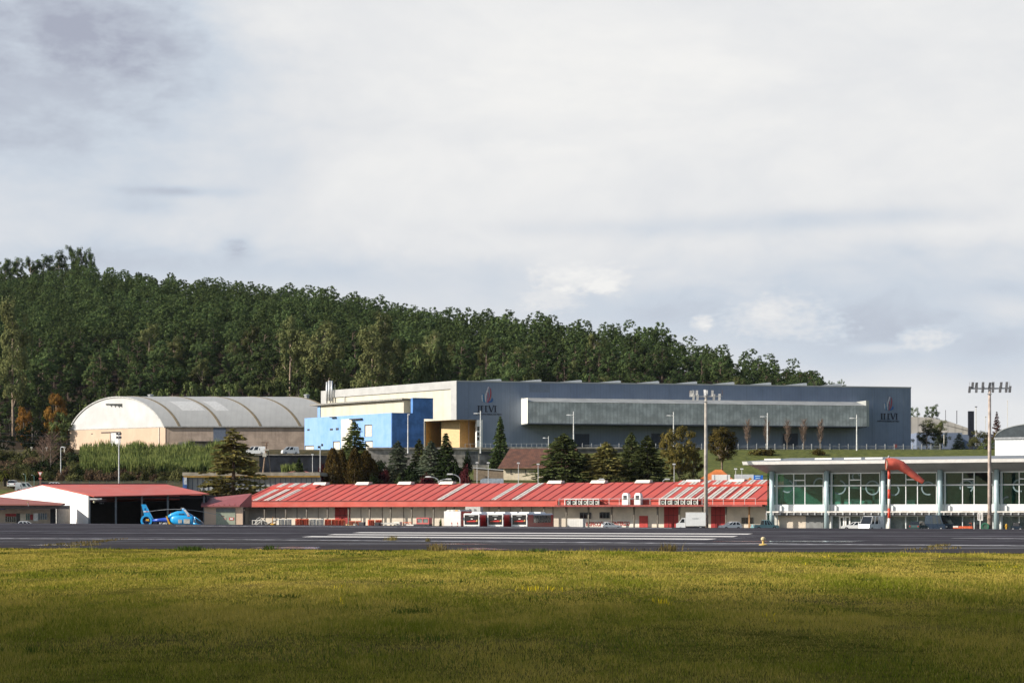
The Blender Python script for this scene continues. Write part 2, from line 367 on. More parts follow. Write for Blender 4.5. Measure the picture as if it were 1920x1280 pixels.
marking('runway_marking', [(675, 997.3, 660, 998.8), (1412, 999.9, 1402, 1001.7)], PAINT)
marking('runway_marking', [(628, 1000.9, 612, 1002.5), (1384, 1004.5, 1374, 1006.5)], PAINT)
marking('runway_marking', [(585, 1004.7, 565, 1006.5), (1345, 1009.4, 1330, 1011.6)], PAINT)
marking('runway_edge_line', [(-60, 1008.3, -60, 1009.3), (450, 1010.6, 450, 1011.6), (1100, 1016.2, 1100, 1017.5), (1980, 1022.6, 1980, 1024.2)], PAINTW)
marking('runway_edge_line', [(330, 984.9, 330, 985.7), (1260, 989.6, 1260, 990.4)], PAINTW)
PUD = M('puddle_water', (.03, .035, .05), .12, .1, spec=.5)
for (cx_, cy_, rx_, ry_) in ((545, 1026.5, 62, 1.7), (905, 1028.6, 40, 1.5), (112, 1021.5, 46, 1.4), (860, 1019.5, 60, .7), (1500, 1014.5, 130, 1.0), (1420, 1018.6, 60, .7)):
    V = []; n_ = 26
    for k in range(n_):
        a_ = 2*pi*k/n_; wv = 1+.25*sin(3*a_+cx_)+.15*sin(7*a_); x_, y_ = on_run(cx_+rx_*wv*cos(a_)+6*sin(a_), cy_+ry_*wv*sin(a_)); V.append((x_, y_, rz(x_, y_)+.008))
    me_ = bpy.data.meshes.new('puddle'); me_.from_pydata(V, [], [tuple(range(n_-1, -1, -1))]); me_.update(); me_.materials.append(PUD); kind(link('puddle', me_))
marking('runway_marking', [(1790, 1008.3, 1780, 1009.1), (1960, 1009.4, 1960, 1010.4)], PAINTW)
marking('runway_marking', [(1300, 1013, 1285, 1014), (1420, 1006.5, 1410, 1007.3)], PAINTW, .016)
# ------------------------------------------------------------------ lawn
rng = np.random.default_rng(7); random.seed(7)
def f_lawn(q, P, xyz, bs):
    n = q.noise(P, .16, 6, .6); n2 = q.noise(P, 2.2, 6, .7)
    c = q.mix(q.ss(n2, .3, .7), (.050, .052, .008), (.15, .125, .026)); c = q.mix(q.m('MULTIPLY', q.ss(n, .45, .65), .5), c, (.14, .10, .045))
    bs.inputs['Roughness'].default_value = 1; bs.inputs['Specular IOR Level'].default_value = 0; q.link(c, bs.inputs['Base Color'])
    bp = q.n('ShaderNodeBump'); bp.inputs['Strength'].default_value = 1; bp.inputs['Distance'].default_value = .06; q.link(n2, bp.inputs['Height']); q.link(bp.outputs[0], bs.inputs['Normal'])
strip('lawn', -260, 260, 105, np.linspace(0, 1, 30), lambda x, y: .0+.03*sin(x*.31)*cos(y*.23), posmat('lawn_soil', f_lawn), lambda x: -120, lambda x: near_edge(x)+.25)
def f_grass(q, P, xyz, bs):
    mp = q.n('ShaderNodeMapping'); q.link(P, mp.inputs[0]); mp.inputs['Scale'].default_value = (.60, .15, .5)
    n = q.noise(mp.outputs[0], .55, 6, .66); n2 = q.noise(mp.outputs[0], 3.0, 4, .6); ge = q.n('ShaderNodeNewGeometry'); r = ge.outputs['Random Per Island']
    c = q.mix(q.ss(q.m('ADD', n, q.m('MULTIPLY', q.m('SUBTRACT', r, .5), .22)), .36, .60), (.140, .165, .014), (.42, .325, .070))
    c = q.mix(q.m('MULTIPLY', q.ss(n2, .48, .68), .55), c, (.24, .225, .030))
    c = q.mix(q.m('MULTIPLY', q.m('GREATER_THAN', r, .93), .7), c, (.40, .32, .10))
    bs.inputs['Roughness'].default_value = .8; bs.inputs['Specular IOR Level'].default_value = .15; q.link(c, bs.inputs['Base Color'])
    q.t.nodes.remove(bs); bs = q.n('ShaderNodeBsdfDiffuse'); q.link(c, bs.inputs[0]); tr = q.n('ShaderNodeBsdfTranslucent'); q.link(c, tr.inputs[0]); x = q.n('ShaderNodeMixShader'); x.inputs[0].default_value = .22; q.link(bs.outputs[0], x.inputs[1]); q.link(tr.outputs[0], x.inputs[2]); q.link(x.outputs[0], [n_ for n_ in q.t.nodes if n_.type == 'OUTPUT_MATERIAL'][0].inputs[0])
GRASS = posmat('grass_blades', f_grass)
def blades(n, X, Y, h, wd, lean=.9):
    a = rng.uniform(0, 2*pi, n); ld = rng.uniform(0, 2*pi, n); L = h*rng.uniform(0, lean, n)
    base = np.stack([X, Y, np.zeros(n)], 1); s = np.stack([np.cos(a), np.sin(a), np.zeros(n)], 1)*(wd/2)[:, None]
    mid = base+np.stack([np.cos(ld)*L*.35, np.sin(ld)*L*.35, h*.6], 1); tip = base+np.stack([np.cos(ld)*L, np.sin(ld)*L, h], 1)
    V = np.stack([base-s, base+s, mid+s*.7, tip, mid-s*.7], 1).reshape(-1, 3)
    i = np.arange(n)[:, None]*5
    return V, i+np.array([[0, 1, 2, 4]]), i+np.array([[4, 2, 3]])
def value_noise(X, Y, sx, sy, seed):
    r = np.random.default_rng(seed); G = r.uniform(0, 1, (64, 64)); x = X*sx+100; y = Y*sy+100
    xi = np.floor(x).astype(int); yi = np.floor(y).astype(int); fx = x-xi; fy = y-yi; fx = fx*fx*(3-2*fx); fy = fy*fy*(3-2*fy)
    g = lambda a, b2: G[a % 64, b2 % 64]
    return (g(xi, yi)*(1-fx)+g(xi+1, yi)*fx)*(1-fy)+(g(xi, yi+1)*(1-fx)+g(xi+1, yi+1)*fx)*fy
parts = []
for (y0, y1, dens, wd, hh) in ((13, 22, 1900, .0045, .065), (22, 34, 1000, .0065, .06), (34, 52, 560, .010, .052), (52, 72, 330, .015, .048), (72, 97, 230, .020, .048)):
    xm = y1*.27+1.5; n = int(dens*(y1-y0)*2*xm); Y = rng.uniform(y0, y1, n); X = rng.uniform(-xm, xm, n)
    k = (np.abs(X) < Y*.265+1) & (Y < 84-.30*X+.35*rng.normal(0, 1, n)+.8*value_noise(X, Y, .45, .1, 33)-.5)
    X, Y = X[k], Y[k]; n = len(X)
    tuft = value_noise(X, Y, .55, .25, 3)*.6+value_noise(X, Y, 2.1, .9, 5)*.4
    k = rng.uniform(0, 1, n) < .35+1.1*tuft; X, Y, tuft = X[k], Y[k], tuft[k]; n = len(X)
    h = hh*(.30+1.35*tuft**1.6)*rng.uniform(.6, 1.35, n); ed = np.exp(-((Y-(84-.3*X))/1.6)**2); h *= 1+.2*ed
    st = rng.uniform(0, 1, n) < .05*(value_noise(X, Y, .3, .12, 9) > .48); h = np.where(st, h*3.0, h)
    parts.append(blades(n, X, Y, h, np.where(st, wd*.6, wd)*rng.uniform(.7, 1.4, n)))
TP = []; o_t = 0; TA = []; TB = []; TV = []
for i in range(230):
    ty = 16+72*rng.uniform(0, 1)**.75; tx = rng.uniform(-1, 1)*ty*.26; m_ = rng.integers(30, 110); sx_ = rng.uniform(.12, .75); V, a, c = blades(m_, tx+rng.normal(0, sx_, m_), ty+rng.normal(0, sx_*1.3, m_), rng.uniform(.04, .11, m_)*rng.uniform(.5, 1.1), np.full(m_, .006+.0003*ty), .7)
    if ty > 84-.30*tx-1: continue
    TV.append(V); TA.append(a+o_t); TB.append(c+o_t); o_t += len(V)
#   weeds growing along and beyond the runway edge, and grass in its cracks
def patch(px, py, wpx, n, h, wd):
    x, y = on_run(px, py); r = wpx/2*y/F
    X = x+rng.normal(0, r*.55, n); Y = y+rng.normal(0, r*.8+.2, n); return blades(n, X, Y, rng.uniform(.4, 1, n)*h, np.full(n, wd), .8)
VV = []; Q4 = []; Q3 = []; o = 0
for V, a, c in parts:
    VV.append(V); Q4.append(a+o); Q3.append(c+o); o += len(V)
def mixmesh(name, V, q4, q3, mat):
    me = bpy.data.meshes.new(name); V = np.concatenate(V); a = np.concatenate(q4); c = np.concatenate(q3)
    me.vertices.add(len(V)); me.vertices.foreach_set('co', V.astype(np.float32).ravel())
    me.loops.add(a.size+c.size); me.loops.foreach_set('vertex_index', np.concatenate([a.ravel(), c.ravel()]).astype(np.int32))
    me.polygons.add(len(a)+len(c)); me.polygons.foreach_set('loop_start', np.concatenate([np.arange(0, a.size, 4), a.size+np.arange(0, c.size, 3)]).astype(np.int32))
    me.materials.append(mat); me.update(); me.validate(); return me
g = kind(link('grass', mixmesh('grass', VV, Q4, Q3, GRASS)), 'stuff'); tag(g, 'short green and straw coloured grass of the airfield lawn', 'grass')
TUFT = leafmat('tuft_green', (.11, .135, .022), (.06, .082, .014), .2, .1); g = kind(link('grass_tufts', mixmesh('grass_tufts', TV, TA, TB, TUFT)), 'stuff'); tag(g, 'scattered darker green tufts standing out of the airfield lawn', 'grass')
FV = []; FA = []; FB = []; o_t = 0
for (fx_, fy_, wx_, n_) in ((1000, 1106, 40, 26), (1045, 1106, 26, 16), (637, 1103, 12, 8), (1245, 1133, 26, 18), (1500, 1060, 60, 14), (1890, 1064, 40, 12), (640, 1130, 20, 7), (1440, 1160, 30, 9), (1180, 1075, 40, 10), (1550, 1045, 200, 26)):
    fY = F*EYE/(fy_-YH); m_ = n_; V, a, c = blades(m_, (fx_-960)/F*fY+rng.normal(0, wx_/F*fY*.5, m_), fY+rng.normal(0, .5, m_), rng.uniform(.05, .12, m_), np.full(m_, .025), .5); FV.append(V); FA.append(a+o_t); FB.append(c+o_t); o_t += len(V)
g = kind(link('wild_flowers', mixmesh('wild_flowers', FV, FA, FB, leafmat('flower_yellow', (.62, .46, .03), (.5, .36, .02), .2, .05))), 'stuff'); tag(g, 'tiny yellow flowers scattered in the airfield lawn', 'flowers')
DRYG = leafmat('dry_weed', (.20, .15, .06), (.10, .08, .03), .2, .1); GREENW = leafmat('green_weed', (.075, .105, .022), (.04, .06, .012), .2, .1)
def weed(px, py, wpx, n, h, mat, label):
    V, a, c = patch(px, py, wpx, n, h, .03); V[:, 2] += rz(*on_run(px, py))
    tag(kind(link('weed_clump', mixmesh('weed_clump', [V], [a], [c], mat)), 'stuff'), label, 'weeds', 'weeds growing at the runway')
weed(735, 1013, 20, 130, .32, DRYG, 'straw coloured dry weed clump on the asphalt below the white stripes')
weed(802, 1014.5, 8, 40, .24, DRYG, 'tiny dry weed tuft on asphalt right of the larger straw clump')
weed(358, 1031, 52, 200, .24, GREENW, 'leafy dark green weed clump at the lawn edge on the left')
weed(505, 1030, 26, 60, .25, GREENW, 'thin pale green weed at the lawn edge under the striped marking start')
weed(820, 1032, 34, 110, .38, DRYG, 'thin dry stalks at the lawn edge below the red roofed warehouse')
weed(1010, 1034, 30, 80, .18, GREENW, 'low green tuft at the lawn edge below the white buses')
weed(1253, 1032, 30, 90, .40, DRYG, 'sparse brown stalks at the lawn edge left of the runway light')
CV = []; CA = []; CC = []; o = 0
for (xa, ya, xb, yb, n) in ((85, 1023, 235, 1010, 300), (140, 1022, 215, 1012.5, 180), (120, 1024, 190, 1021, 120), (1740, 1026, 1778, 1022.5, 140), (1700, 1031, 1800, 1028, 120), (1150, 1031, 1300, 1030, 90)):
    t = rng.uniform(0, 1, n); pts = [on_run(xa+(xb-xa)*u, ya+(yb-ya)*u) for u in t]; X = np.array([p[0] for p in pts])+rng.normal(0, .12, n); Y = np.array([p[1] for p in pts])+rng.normal(0, .25, n)
    V, a, c = blades(n, X, Y, rng.uniform(.04, .13, n), np.full(n, .035), 1.2); V[:, 2] += .03
    CV.append(V); CA.append(a+o); CC.append(c+o); o += len(V)
g = kind(link('crack_grass', mixmesh('crack_grass', CV, CA, CC, DRYG)), 'stuff'); tag(g, 'dry grass growing in the cracks of the runway shoulder', 'grass')

# ------------------------------------------------------------------ plants
def quads(C, size, R, elong=None):           # randomly turned leaf clumps at the points C
    n = len(C); a = R.normal(0, 1, (n, 3)); a /= np.linalg.norm(a, axis=1)[:, None]; b2 = np.cross(a, R.normal(0, 1, (n, 3))); b2 /= np.linalg.norm(b2, axis=1)[:, None]
    s = size*R.uniform(.6, 1.3, n)[:, None]
    if elong is not None: a = elong
    V = np.stack([C-a*s-b2*s*.35, C-a*s*.2+b2*s*.55, C+a*s+b2*s*.2, C+a*s*.1-b2*s*.6], 1).reshape(-1, 3)
    return V, np.arange(n)[:, None]*4+np.arange(4)[None]
def clumps(cl, n_per, size, R, flat=.7):
    P = []; NN = []; zc = np.mean([c[2] for c in cl]); zr_ = max(1e-3, np.std([c[2] for c in cl])); xr_ = max(1e-3, np.std([c[0] for c in cl]))
    for (x, y, z, r) in cl:
        n = max(6, int(n_per*r*r)); d = R.normal(0, 1, (n, 3)); d /= np.linalg.norm(d, axis=1)[:, None]; d *= (R.uniform(0, 1, n)**.38)[:, None]*r
        u = d/(np.linalg.norm(d, axis=1)[:, None]+1e-6); g_ = np.array([x/xr_, y/xr_, (z-zc)/zr_]); g_ = g_/(np.linalg.norm(g_)+1e-6)
        NN.append(u*.75+g_[None]*.55+R.normal(0, .42, (n, 3))); d[:, 2] *= flat; P.append(d+np.array([x, y, z]))
    C = np.concatenate(P); N_ = np.concatenate(NN); N_ /= np.linalg.norm(N_, axis=1)[:, None]; n = len(C)
    a = np.cross(N_, R.normal(0, 1, (n, 3))); a /= np.linalg.norm(a, axis=1)[:, None]; b2 = np.cross(N_, a); s = size*R.uniform(.6, 1.3, n)[:, None]
    V = np.stack([C-a*s-b2*s*.35, C-a*s*.2-b2*s*.8, C+a*s+b2*s*.1, C+a*s*.1+b2*s*.7], 1).reshape(-1, 3)
    return V, np.arange(n)[:, None]*4+np.arange(4)[None]
def wood(paths, mat, name='trunk'):
    mb = MB()
    for p, r in paths: mb.tube(p, r, 6)
    me = bpy.data.meshes.new(name); me.from_pydata(mb.v, [], mb.f); me.update(); me.materials.append(mat)
    me.polygons.foreach_set('use_smooth', [True]*len(me.polygons)); return me
BARK = M('bark', (.20, .14, .105), .9, .3, 3); BARKP = M('pale_bark', (.40, .30, .22), .85, .25, 2); BARKG = M('grey_bark', (.22, .19, .16), .9, .25, 3)
PINE = leafmat('pine_needles', (.124, .158, .052), (.022, .042, .022)); PINE2 = leafmat('young_pine', (.130, .150, .052), (.055, .075, .028))
EUCL = leafmat('eucalyptus_leaf', (.165, .165, .065), (.075, .090, .036)); OAK = leafmat('autumn_oak', (.38, .165, .04), (.17, .10, .03))
BROWNL = leafmat('brown_oak', (.175, .125, .036), (.075, .066, .022)); CEDAR = leafmat('cedar_needles', (.150, .165, .055), (.042, .058, .024)); CEDARB = leafmat('brown_cedar', (.21, .175, .058), (.065, .064, .024))
BLUEC = leafmat('blue_cedar', (.165, .18, .115), (.055, .075, .05)); SPRU = leafmat('spruce_needles', (.105, .130, .045), (.026, .044, .018)); CYPR = leafmat('cypress_brown', (.170, .115, .034), (.060, .046, .016))
PLUM = leafmat('purple_leaf', (.120, .028, .032), (.045, .012, .018)); SHRUB = leafmat('shrub_leaf', (.125, .120, .045), (.045, .050, .020)); SHRUBD = leafmat('dark_shrub', (.030, .042, .016), (.012, .018, .008))
DRYB = leafmat('dry_bush', (.16, .105, .065), (.07, .045, .030)); REED = leafmat('reed_leaf', (.27, .29, .09), (.055, .085, .026), .3, .05); IVY = leafmat('light_leaf', (.14, .19, .045), (.05, .085, .022))
def crown_pine(R, h=18.0, wd=5.6, n_per=26, size=.42, ncl=46, lo=.42):
    cl = []; 
    for i in range(ncl):
        t = R.uniform(0, 1)**.85; z = h*(lo+(1-lo)*t*.97); prof = wd*(sin(pi*min(1, .20+.78*(1-t)**.8))**.8)*(.30+.70*(1-t)**.55)
        a = R.uniform(0, 2*pi); r = prof*R.uniform(.25, 1)**.6; cl.append((r*cos(a), r*sin(a), z, R.uniform(.60, 1.30)*(1.2-.65*t)))
    return cl
TM = {}
def pine_meshes(v, lod):
    k = ('pine', v, lod)
    if k in TM: return TM[k]
    R = np.random.default_rng(100+v); cl = crown_pine(R, lo=(.34+.10*(v % 3)) if lod == 0 else (.10+.06*(v % 3)), wd=[5.2, 6.4, 4.7, 5.8, 5.2, 6.0][v % 6]*(1 if lod == 0 else 1.15), ncl=80 if lod == 0 else 84)
    V, Q = clumps(cl, 80 if lod == 0 else 38, .23 if lod == 0 else .33, R, .8)
    me = fastmesh('pine_crown', V, Q, PINE)
    pa_ = [([(0, 0, -1), (.1, .05, 8), (.0, .1, 17)], [.28, .2, .05])]
    for c in cl[::3]: pa_.append(([(0, 0, c[2]-1.2), (c[0]*.5, c[1]*.5, c[2]-.5), (c[0], c[1], c[2])], [.09, .06, .02]))
    TM[k] = (me, wood(pa_, BARK)); return TM[k]
def euc_meshes(v, mat=None):
    k = ('euc', v, mat and mat.name)
    if k in TM: return TM[k]
    R = np.random.default_rng(300+v); cl = []; pa_ = [([(0, 0, -1), (.3, .1, 9), (.1, .3, 20)], [.36, .26, .05])]
    for i in range(13):
        t = .36+.62*i/12; a = R.uniform(0, 2*pi); L = 3.9*sin(pi*min(1, (1.08-t)*1.15))*R.uniform(.55, 1)
        e = np.array([L*cos(a), L*sin(a), 20*t+R.uniform(.5, 2)]); pa_.append(([(.1, .1, 20*t-2.2), tuple(e*[.55, .55, 1]-[0, 0, 1]), tuple(e)], [.13, .09, .03]))
        for j in range(6): cl.append((*(e+R.normal(0, 1.0, 3)+[0, 0, -.5*j+.6]), R.uniform(.8, 1.35)))
    V, Q = clumps(cl, 64, .25, R, 1.1); TM[k] = (fastmesh('eucalyptus_crown', V, Q, mat or EUCL), wood(pa_, BARKP)); return TM[k]
def conifer_meshes(v, mat, kw):
    k = ('con', v, mat.name)
    if k in TM: return TM[k]
    R = np.random.default_rng(500+v); h = 10.0; wd = kw.get('wd', 3.0); lv = kw.get('levels', 24); nb = kw.get('nb', 8); droop = kw.get('droop', .25); P = []; E = []
    pa_ = [([(0, 0, -1), (0, 0, 5), (0, 0, 10)], [.22, .13, .02])]
    for i in range(lv):
        t = i/(lv-1); z = h*(kw.get('lo', .04)+(.985-kw.get('lo', .04))*t); zl = z; L0 = wd*((1-t)**kw.get('pw', .85))*(.93+.1*sin(i*1.7))+.12
        for j in range(nb):
            if R.uniform() < kw.get('gap', .08): continue
            z = zl+R.normal(0, kw.get('jit', .22))*(1-t)
            a = 2*pi*(j+R.uniform(-.4, .4))/nb+i*1.3; L = L0*R.uniform(.60, 1.12); n = max(4, int(kw.get('dens', 9)*L+3))
            u = R.uniform(.12, 1, n)**.7; d = np.stack([np.full(n, cos(a)), np.full(n, sin(a)), np.zeros(n)], 1); sd_ = np.stack([np.full(n, -sin(a)), np.full(n, cos(a)), np.zeros(n)], 1)
            p = d*(u*L)[:, None]+sd_*(R.normal(0, .16, n)*L*(1.15-u*.6))[:, None]; p[:, 2] = z-droop*L*u**1.6+kw.get('tip', .12)*L*u**3+R.normal(0, .05, n); P.append(p)
            ee = d+sd_*R.normal(0, .5, n)[:, None]; ee[:, 2] = -droop*.8+R.normal(0, .25, n); E.append(ee/np.linalg.norm(ee, axis=1)[:, None])
            if i % 3 == 0 and j % 2 == 0: pa_.append(([(0, 0, z), (cos(a)*L*.8, sin(a)*L*.8, z-droop*L*.6)], [.05, .012]))
    V, Q = quads(np.concatenate(P), kw.get('size', .30), R, np.concatenate(E)); TM[k] = (fastmesh('conifer_crown', V, Q, mat), wood(pa_, BARK)); return TM[k]
def broad_meshes(v, mat, kw):
    k = ('broad', v, mat.name)
    if k in TM: return TM[k]
    R = np.random.default_rng(700+v); cl = []; h = 10.0; lo = kw.get('lo', .22); wd = kw.get('wd', 3.8); bark = kw.get('bark', BARKG); pa_ = [([(0, 0, -1), (.1, 0, 4), (0, .1, 8)], [.24, .17, .05])]
    for i in range(kw.get('ncl', 60)):
        d = R.normal(0, 1, 3); d /= np.linalg.norm(d); r = R.uniform(.35, 1)**.5; z = h*(lo+1)/2+d[2]*r*h*(1-lo)/2*.92; wz = 1.0 if z > h*.5 else kw.get('skirt', 1.0)
        cl.append((d[0]*r*wd*wz, d[1]*r*wd*wz, z, R.uniform(.55, 1.05)))
        if i % 5 == 0: pa_.append(([(0, 0, h*lo*.9), (cl[-1][0]*.6, cl[-1][1]*.6, z*.85), cl[-1][:3]], [.10, .06, .02]))
    V, Q = clumps(cl, kw.get('n_per', 55), kw.get('size', .24), R, .8); TM[k] = (fastmesh('leafy_crown', V, Q, mat), wood(pa_, bark)); return TM[k]
def column_meshes(v, mat, kw):
    k = ('col', v, mat.name)
    if k in TM: return TM[k]
    R = np.random.default_rng(900+v); n = 3600; z = R.uniform(0, 1, n); prof = 1.9*np.sin(pi*np.clip(.30+.66*z, 0, 1))**.75; a = R.uniform(0, 2*pi, n); lob = 1+.13*np.sin(a*5+z*6+v)+.10*np.sin(a*9-z*17)
    r = prof*lob*R.uniform(.7, 1.02, n); C = np.stack([r*np.cos(a), r*np.sin(a), z*10+R.normal(0, .1, n)], 1); E = np.stack([np.cos(a)*.3, np.sin(a)*.3, np.ones(n)], 1)+R.normal(0, .3, (n, 3)); E /= np.linalg.norm(E, axis=1)[:, None]
    V, Q = quads(C, .26, R, E); TM[k] = (fastmesh('column_crown', V, Q, mat), wood([([(0, 0, -1), (0, 0, 8)], [.2, .05])], BARK)); return TM[k]
def shrub_mesh(v, mat, dens=60):
    k = ('shrub', v, mat.name)
    if k in TM: return TM[k]
    R = np.random.default_rng(1100+v); cl = []
    for i in range(18):
        d = R.normal(0, 1, 3); d /= np.linalg.norm(d); r = R.uniform(.4, 1); cl.append((d[0]*r*1.0, d[1]*r, abs(d[2])*r*.95+.1, R.uniform(.28, .5)))
    V, Q = clumps(cl, dens*4, .10, R, .85); TM[k] = fastmesh('shrub', V, Q, mat); return TM[k]
def bare_meshes(v, mat=None, spread=.35):
    k = ('bare', v, spread)
    if k in TM: return TM[k]
    R = random.Random(1300+v); tr = MB(); tw = MB()
    tr.tube([(0, 0, -.5), (0, 0, 4), (.05, 0, 8.6)], [.16, .10, .02], 6)
    for i in range(70):
        z = R.uniform(2.0, 8.6); a = R.uniform(0, 2*pi); L = (1.2+2.2*(1-abs(z-4.5)/6))*R.uniform(.5, 1)*.75; p1 = (cos(a)*L*spread, sin(a)*L*spread, z+L*.9)
        tw.tube([(0, 0, z), (p1[0]*.6, p1[1]*.6, z+L*.4), p1], [.035, .025, .008], 4)
        for j in range(5):
            q = R.uniform(.3, 1); b2 = a+R.uniform(-1.2, 1.2); s = (p1[0]*q, p1[1]*q, z+L*.9*q); M_ = L*.5
            tw.tube([s, (s[0]+cos(b2)*M_*spread*1.2, s[1]+sin(b2)*M_*spread*1.2, s[2]+M_*.75)], [.018, .006], 3)
    out = []
    for mb, m, nm in ((tw, mat or M('twigs', (.22, .15, .11), .9), 'twigs'), (tr, BARKG, 'trunk')):
        me = bpy.data.meshes.new(nm); me.from_pydata(mb.v, [], mb.f); me.update(); me.materials.append(m); out.append(me)
    TM[k] = tuple(out); return TM[k]
def put_tree(name, meshes, label, group, loc, sx, szz, rot, cat='tree', crown='crown'):
    t = thing(name, label, cat, loc, rot, group); c = link(crown, meshes[0], t); k = link('trunk', meshes[1], t)
    for o_ in (c, k): o_.scale = (sx, sx, szz)
    return t
def plant(name, meshes, base_w, base_h, px, pyt, Y, wpx, label, group=None, cat='tree', crown='crown', pyb=None):
    x = (px-960)/F*Y; z0 = gz(x, Y) if pyb is None else EYE+(YH-pyb)/F*Y; zt = EYE+(YH-pyt)/F*Y
    return put_tree(name, meshes, label, group, (x, Y, z0), wpx/F*Y/base_w, (zt-z0)/base_h, random.uniform(0, 6.28), cat, crown)
def shrub(px, pyt, Y, wpx, mat, label, group='shrubs on the slopes', v=None, pyb=None, cat='shrub', name='shrub'):
    x = (px-960)/F*Y; z0 = gz(x, Y) if pyb is None else EYE+(YH-pyb)/F*Y; zt = EYE+(YH-pyt)/F*Y
    o_ = link(name, shrub_mesh(random.randrange(5) if v is None else v, mat), None, (x, Y, z0-.1), random.uniform(0, 6.28)); s = wpx/F*Y/2.4; o_.scale = (s, s, max(.3, (zt-z0))/1.35); return tag(o_, label, cat, group)

# ---- the wooded hill: the trees that show largest are things, the rest behind them one wood
cand = []; R = random.Random(11); y = 742.0; row = 0
while y < 1215:
    x = -470.0+(5 if row % 2 else 0)
    while x < 190:
        X = x+R.uniform(-3.4, 3.4); Yy = y+R.uniform(-3.4, 3.4); px = 960+F*X/Yy; rr, zr = ridge(px)
        if -420 < px < 1575 and Yy < rr+26:
            s = (R.uniform(.70, 1.25) if Yy < 960 else R.uniform(.86, 1.10))*lerp(Yy, [740, 900, 1150], [1.0, .92, .72])*(.80 if px > 1250 else 1.0)*(1.0 if Yy > 780 else .95); z = gz(X, Yy); top = YH-(z+18*s-EYE)*F/Yy
            hide = lerp(px, [-100, 128, 132, 225, 600, 604, 860, 1700], [999, 999, 800, 740, 742, 728, 712, 724])
            if px > 330 and px < 620 and Yy < 757: pass
            elif top < hide-3: cand.append((Yy, X, z, s, px, top))
        x += lerp(y, [740, 1150], [10.4, 8.6])
    y += lerp(y, [740, 1150], [10.2, 9.2]); row += 1
cand.sort(key=lambda c: (c[4] < -60, c)); rest = []; npine = 0
for i, (Yy, X, z, s, px, top) in enumerate(cand):
    if npine < 296:
        if R.random() < .03 and px < 900: continue
        if R.random() < .10 and Yy > 760: put_tree('eucalyptus_tree', euc_meshes(R.randrange(3)), 'olive eucalyptus with pale trunk scattered among the dark pines of the hillside', 'eucalyptus trees among the pines', (X, Yy, z), s*R.uniform(.8, 1.05), s*.88, R.uniform(0, 6.28)); continue
        put_tree('pine_tree', pine_meshes(R.choice([2, 5]) if (310 < px < 640 and Yy < 812) else R.randrange(6), 0), 'dark green pine standing among many alike in the wood covering the hillside', 'pines covering the hillside', (X, Yy, z), s*R.uniform(.95, 1.15), s, R.uniform(0, 6.28)); npine += 1
    else: rest.append((X, Yy, z, s))
print('pines', npine, 'rest', len(rest), 'last Y', cand[295][0] if len(cand) > 295 else None)
far = []
for v in range(6):
    me, _ = pine_meshes(v, 1); co = np.zeros(len(me.vertices)*3, dtype=np.float32); me.vertices.foreach_get('co', co); far.append(co.reshape(-1, 3))
VV = []
for (X, Yy, z, s) in rest:
    c = far[R.randrange(6)]; a = R.uniform(0, 6.28); sx = s*R.uniform(.95, 1.3); VV.append(np.stack([(c[:, 0]*cos(a)-c[:, 1]*sin(a))*sx+X, (c[:, 0]*sin(a)+c[:, 1]*cos(a))*sx+Yy, c[:, 2]*s+z], 1))
VV = np.concatenate(VV); g = kind(link('distant_wood', fastmesh('distant_wood', VV, np.arange(len(VV)).reshape(-1, 4), PINE)), 'stuff'); tag(g, 'dark pine wood on the upper hill up to the skyline', 'wood')
def hill_tree(name, meshes, bw, bh, px, pyt, pyb, Y, wpx, label, group=None): 
    x = (px-960)/F*Y; z0 = gz(x, Y); zt = EYE+(YH-pyt)/F*Y; put_tree(name, meshes, label, group, (x, Y, min(z0, EYE+(YH-pyb)/F*Y)), wpx/F*Y/bw, (zt-min(z0, EYE+(YH-pyb)/F*Y))/bh, R.uniform(0, 6.28))
for i, (px, pyt, pyb, Y, wpx, lb) in enumerate(((25, 565, 800, 733, 70, 'tall pale trunked eucalyptus at the left edge of the wood'), (545, 600, 720, 745, 56, 'slim eucalyptus with bare pale trunk above the arched hall roof'),
        (612, 607, 730, 742, 84, 'broad olive eucalyptus behind the chimney pipes'), (700, 618, 735, 736, 80, 'rounded olive eucalyptus behind the cream wing roof'), (725, 590, 735, 770, 60, 'narrow olive eucalyptus just right behind the rounded one'))):
    hill_tree('eucalyptus_tree', euc_meshes(i % 3), 8.6, 21.5, px, pyt, pyb, Y, wpx, lb, 'eucalyptus trees in front of the pine wood')
for i, (px, pyt, Y, wpx) in enumerate(((10, 486, 1150, 30), (33, 484, 1152, 32), (56, 484, 1150, 28), (82, 479, 1155, 46), (110, 471, 1150, 28), (134, 463, 1152, 30), (153, 465, 1150, 24), (167, 468, 1150, 22))):
    hill_tree('eucalyptus_tree', euc_meshes(i % 3, PINE), 8.6, 21.5, px, pyt, 540, Y, wpx, ['eucalyptus on the skyline at the upper left picture edge', 'second skyline eucalyptus from the left edge', 'small round skyline eucalyptus left of the wide bushy one', 'wide bushy skyline eucalyptus left of the tallest group', 'dark eucalyptus just left of the tallest skyline tree', 'tallest eucalyptus on the left skyline', 'upright eucalyptus right beside the tallest skyline tree', 'rightmost slim eucalyptus of the tallest skyline group'][i], 'eucalyptus trees on the skyline')
for px, pt, w_, lb in ((1530, 702, 34, 'round dark tree just above the roof at the right foot of the wood'), (1556, 712, 26, 'small dark tree above the hall roof, second from the right end of the wood'), (1577, 709, 20, 'rightmost small tree peeping over the navy hall roof')): plant('round_tree', broad_meshes(80, PINE, dict(lo=.1, wd=4.4, ncl=60, n_per=90, size=.18)), 9, 10, px, pt, 770, w_, lb, 'trees at the right end of the wood', pyb=750)
def small_meshes(v): return broad_meshes(40+v, PINE2, dict(lo=.05, wd=4.2, ncl=60, n_per=34, size=.34))
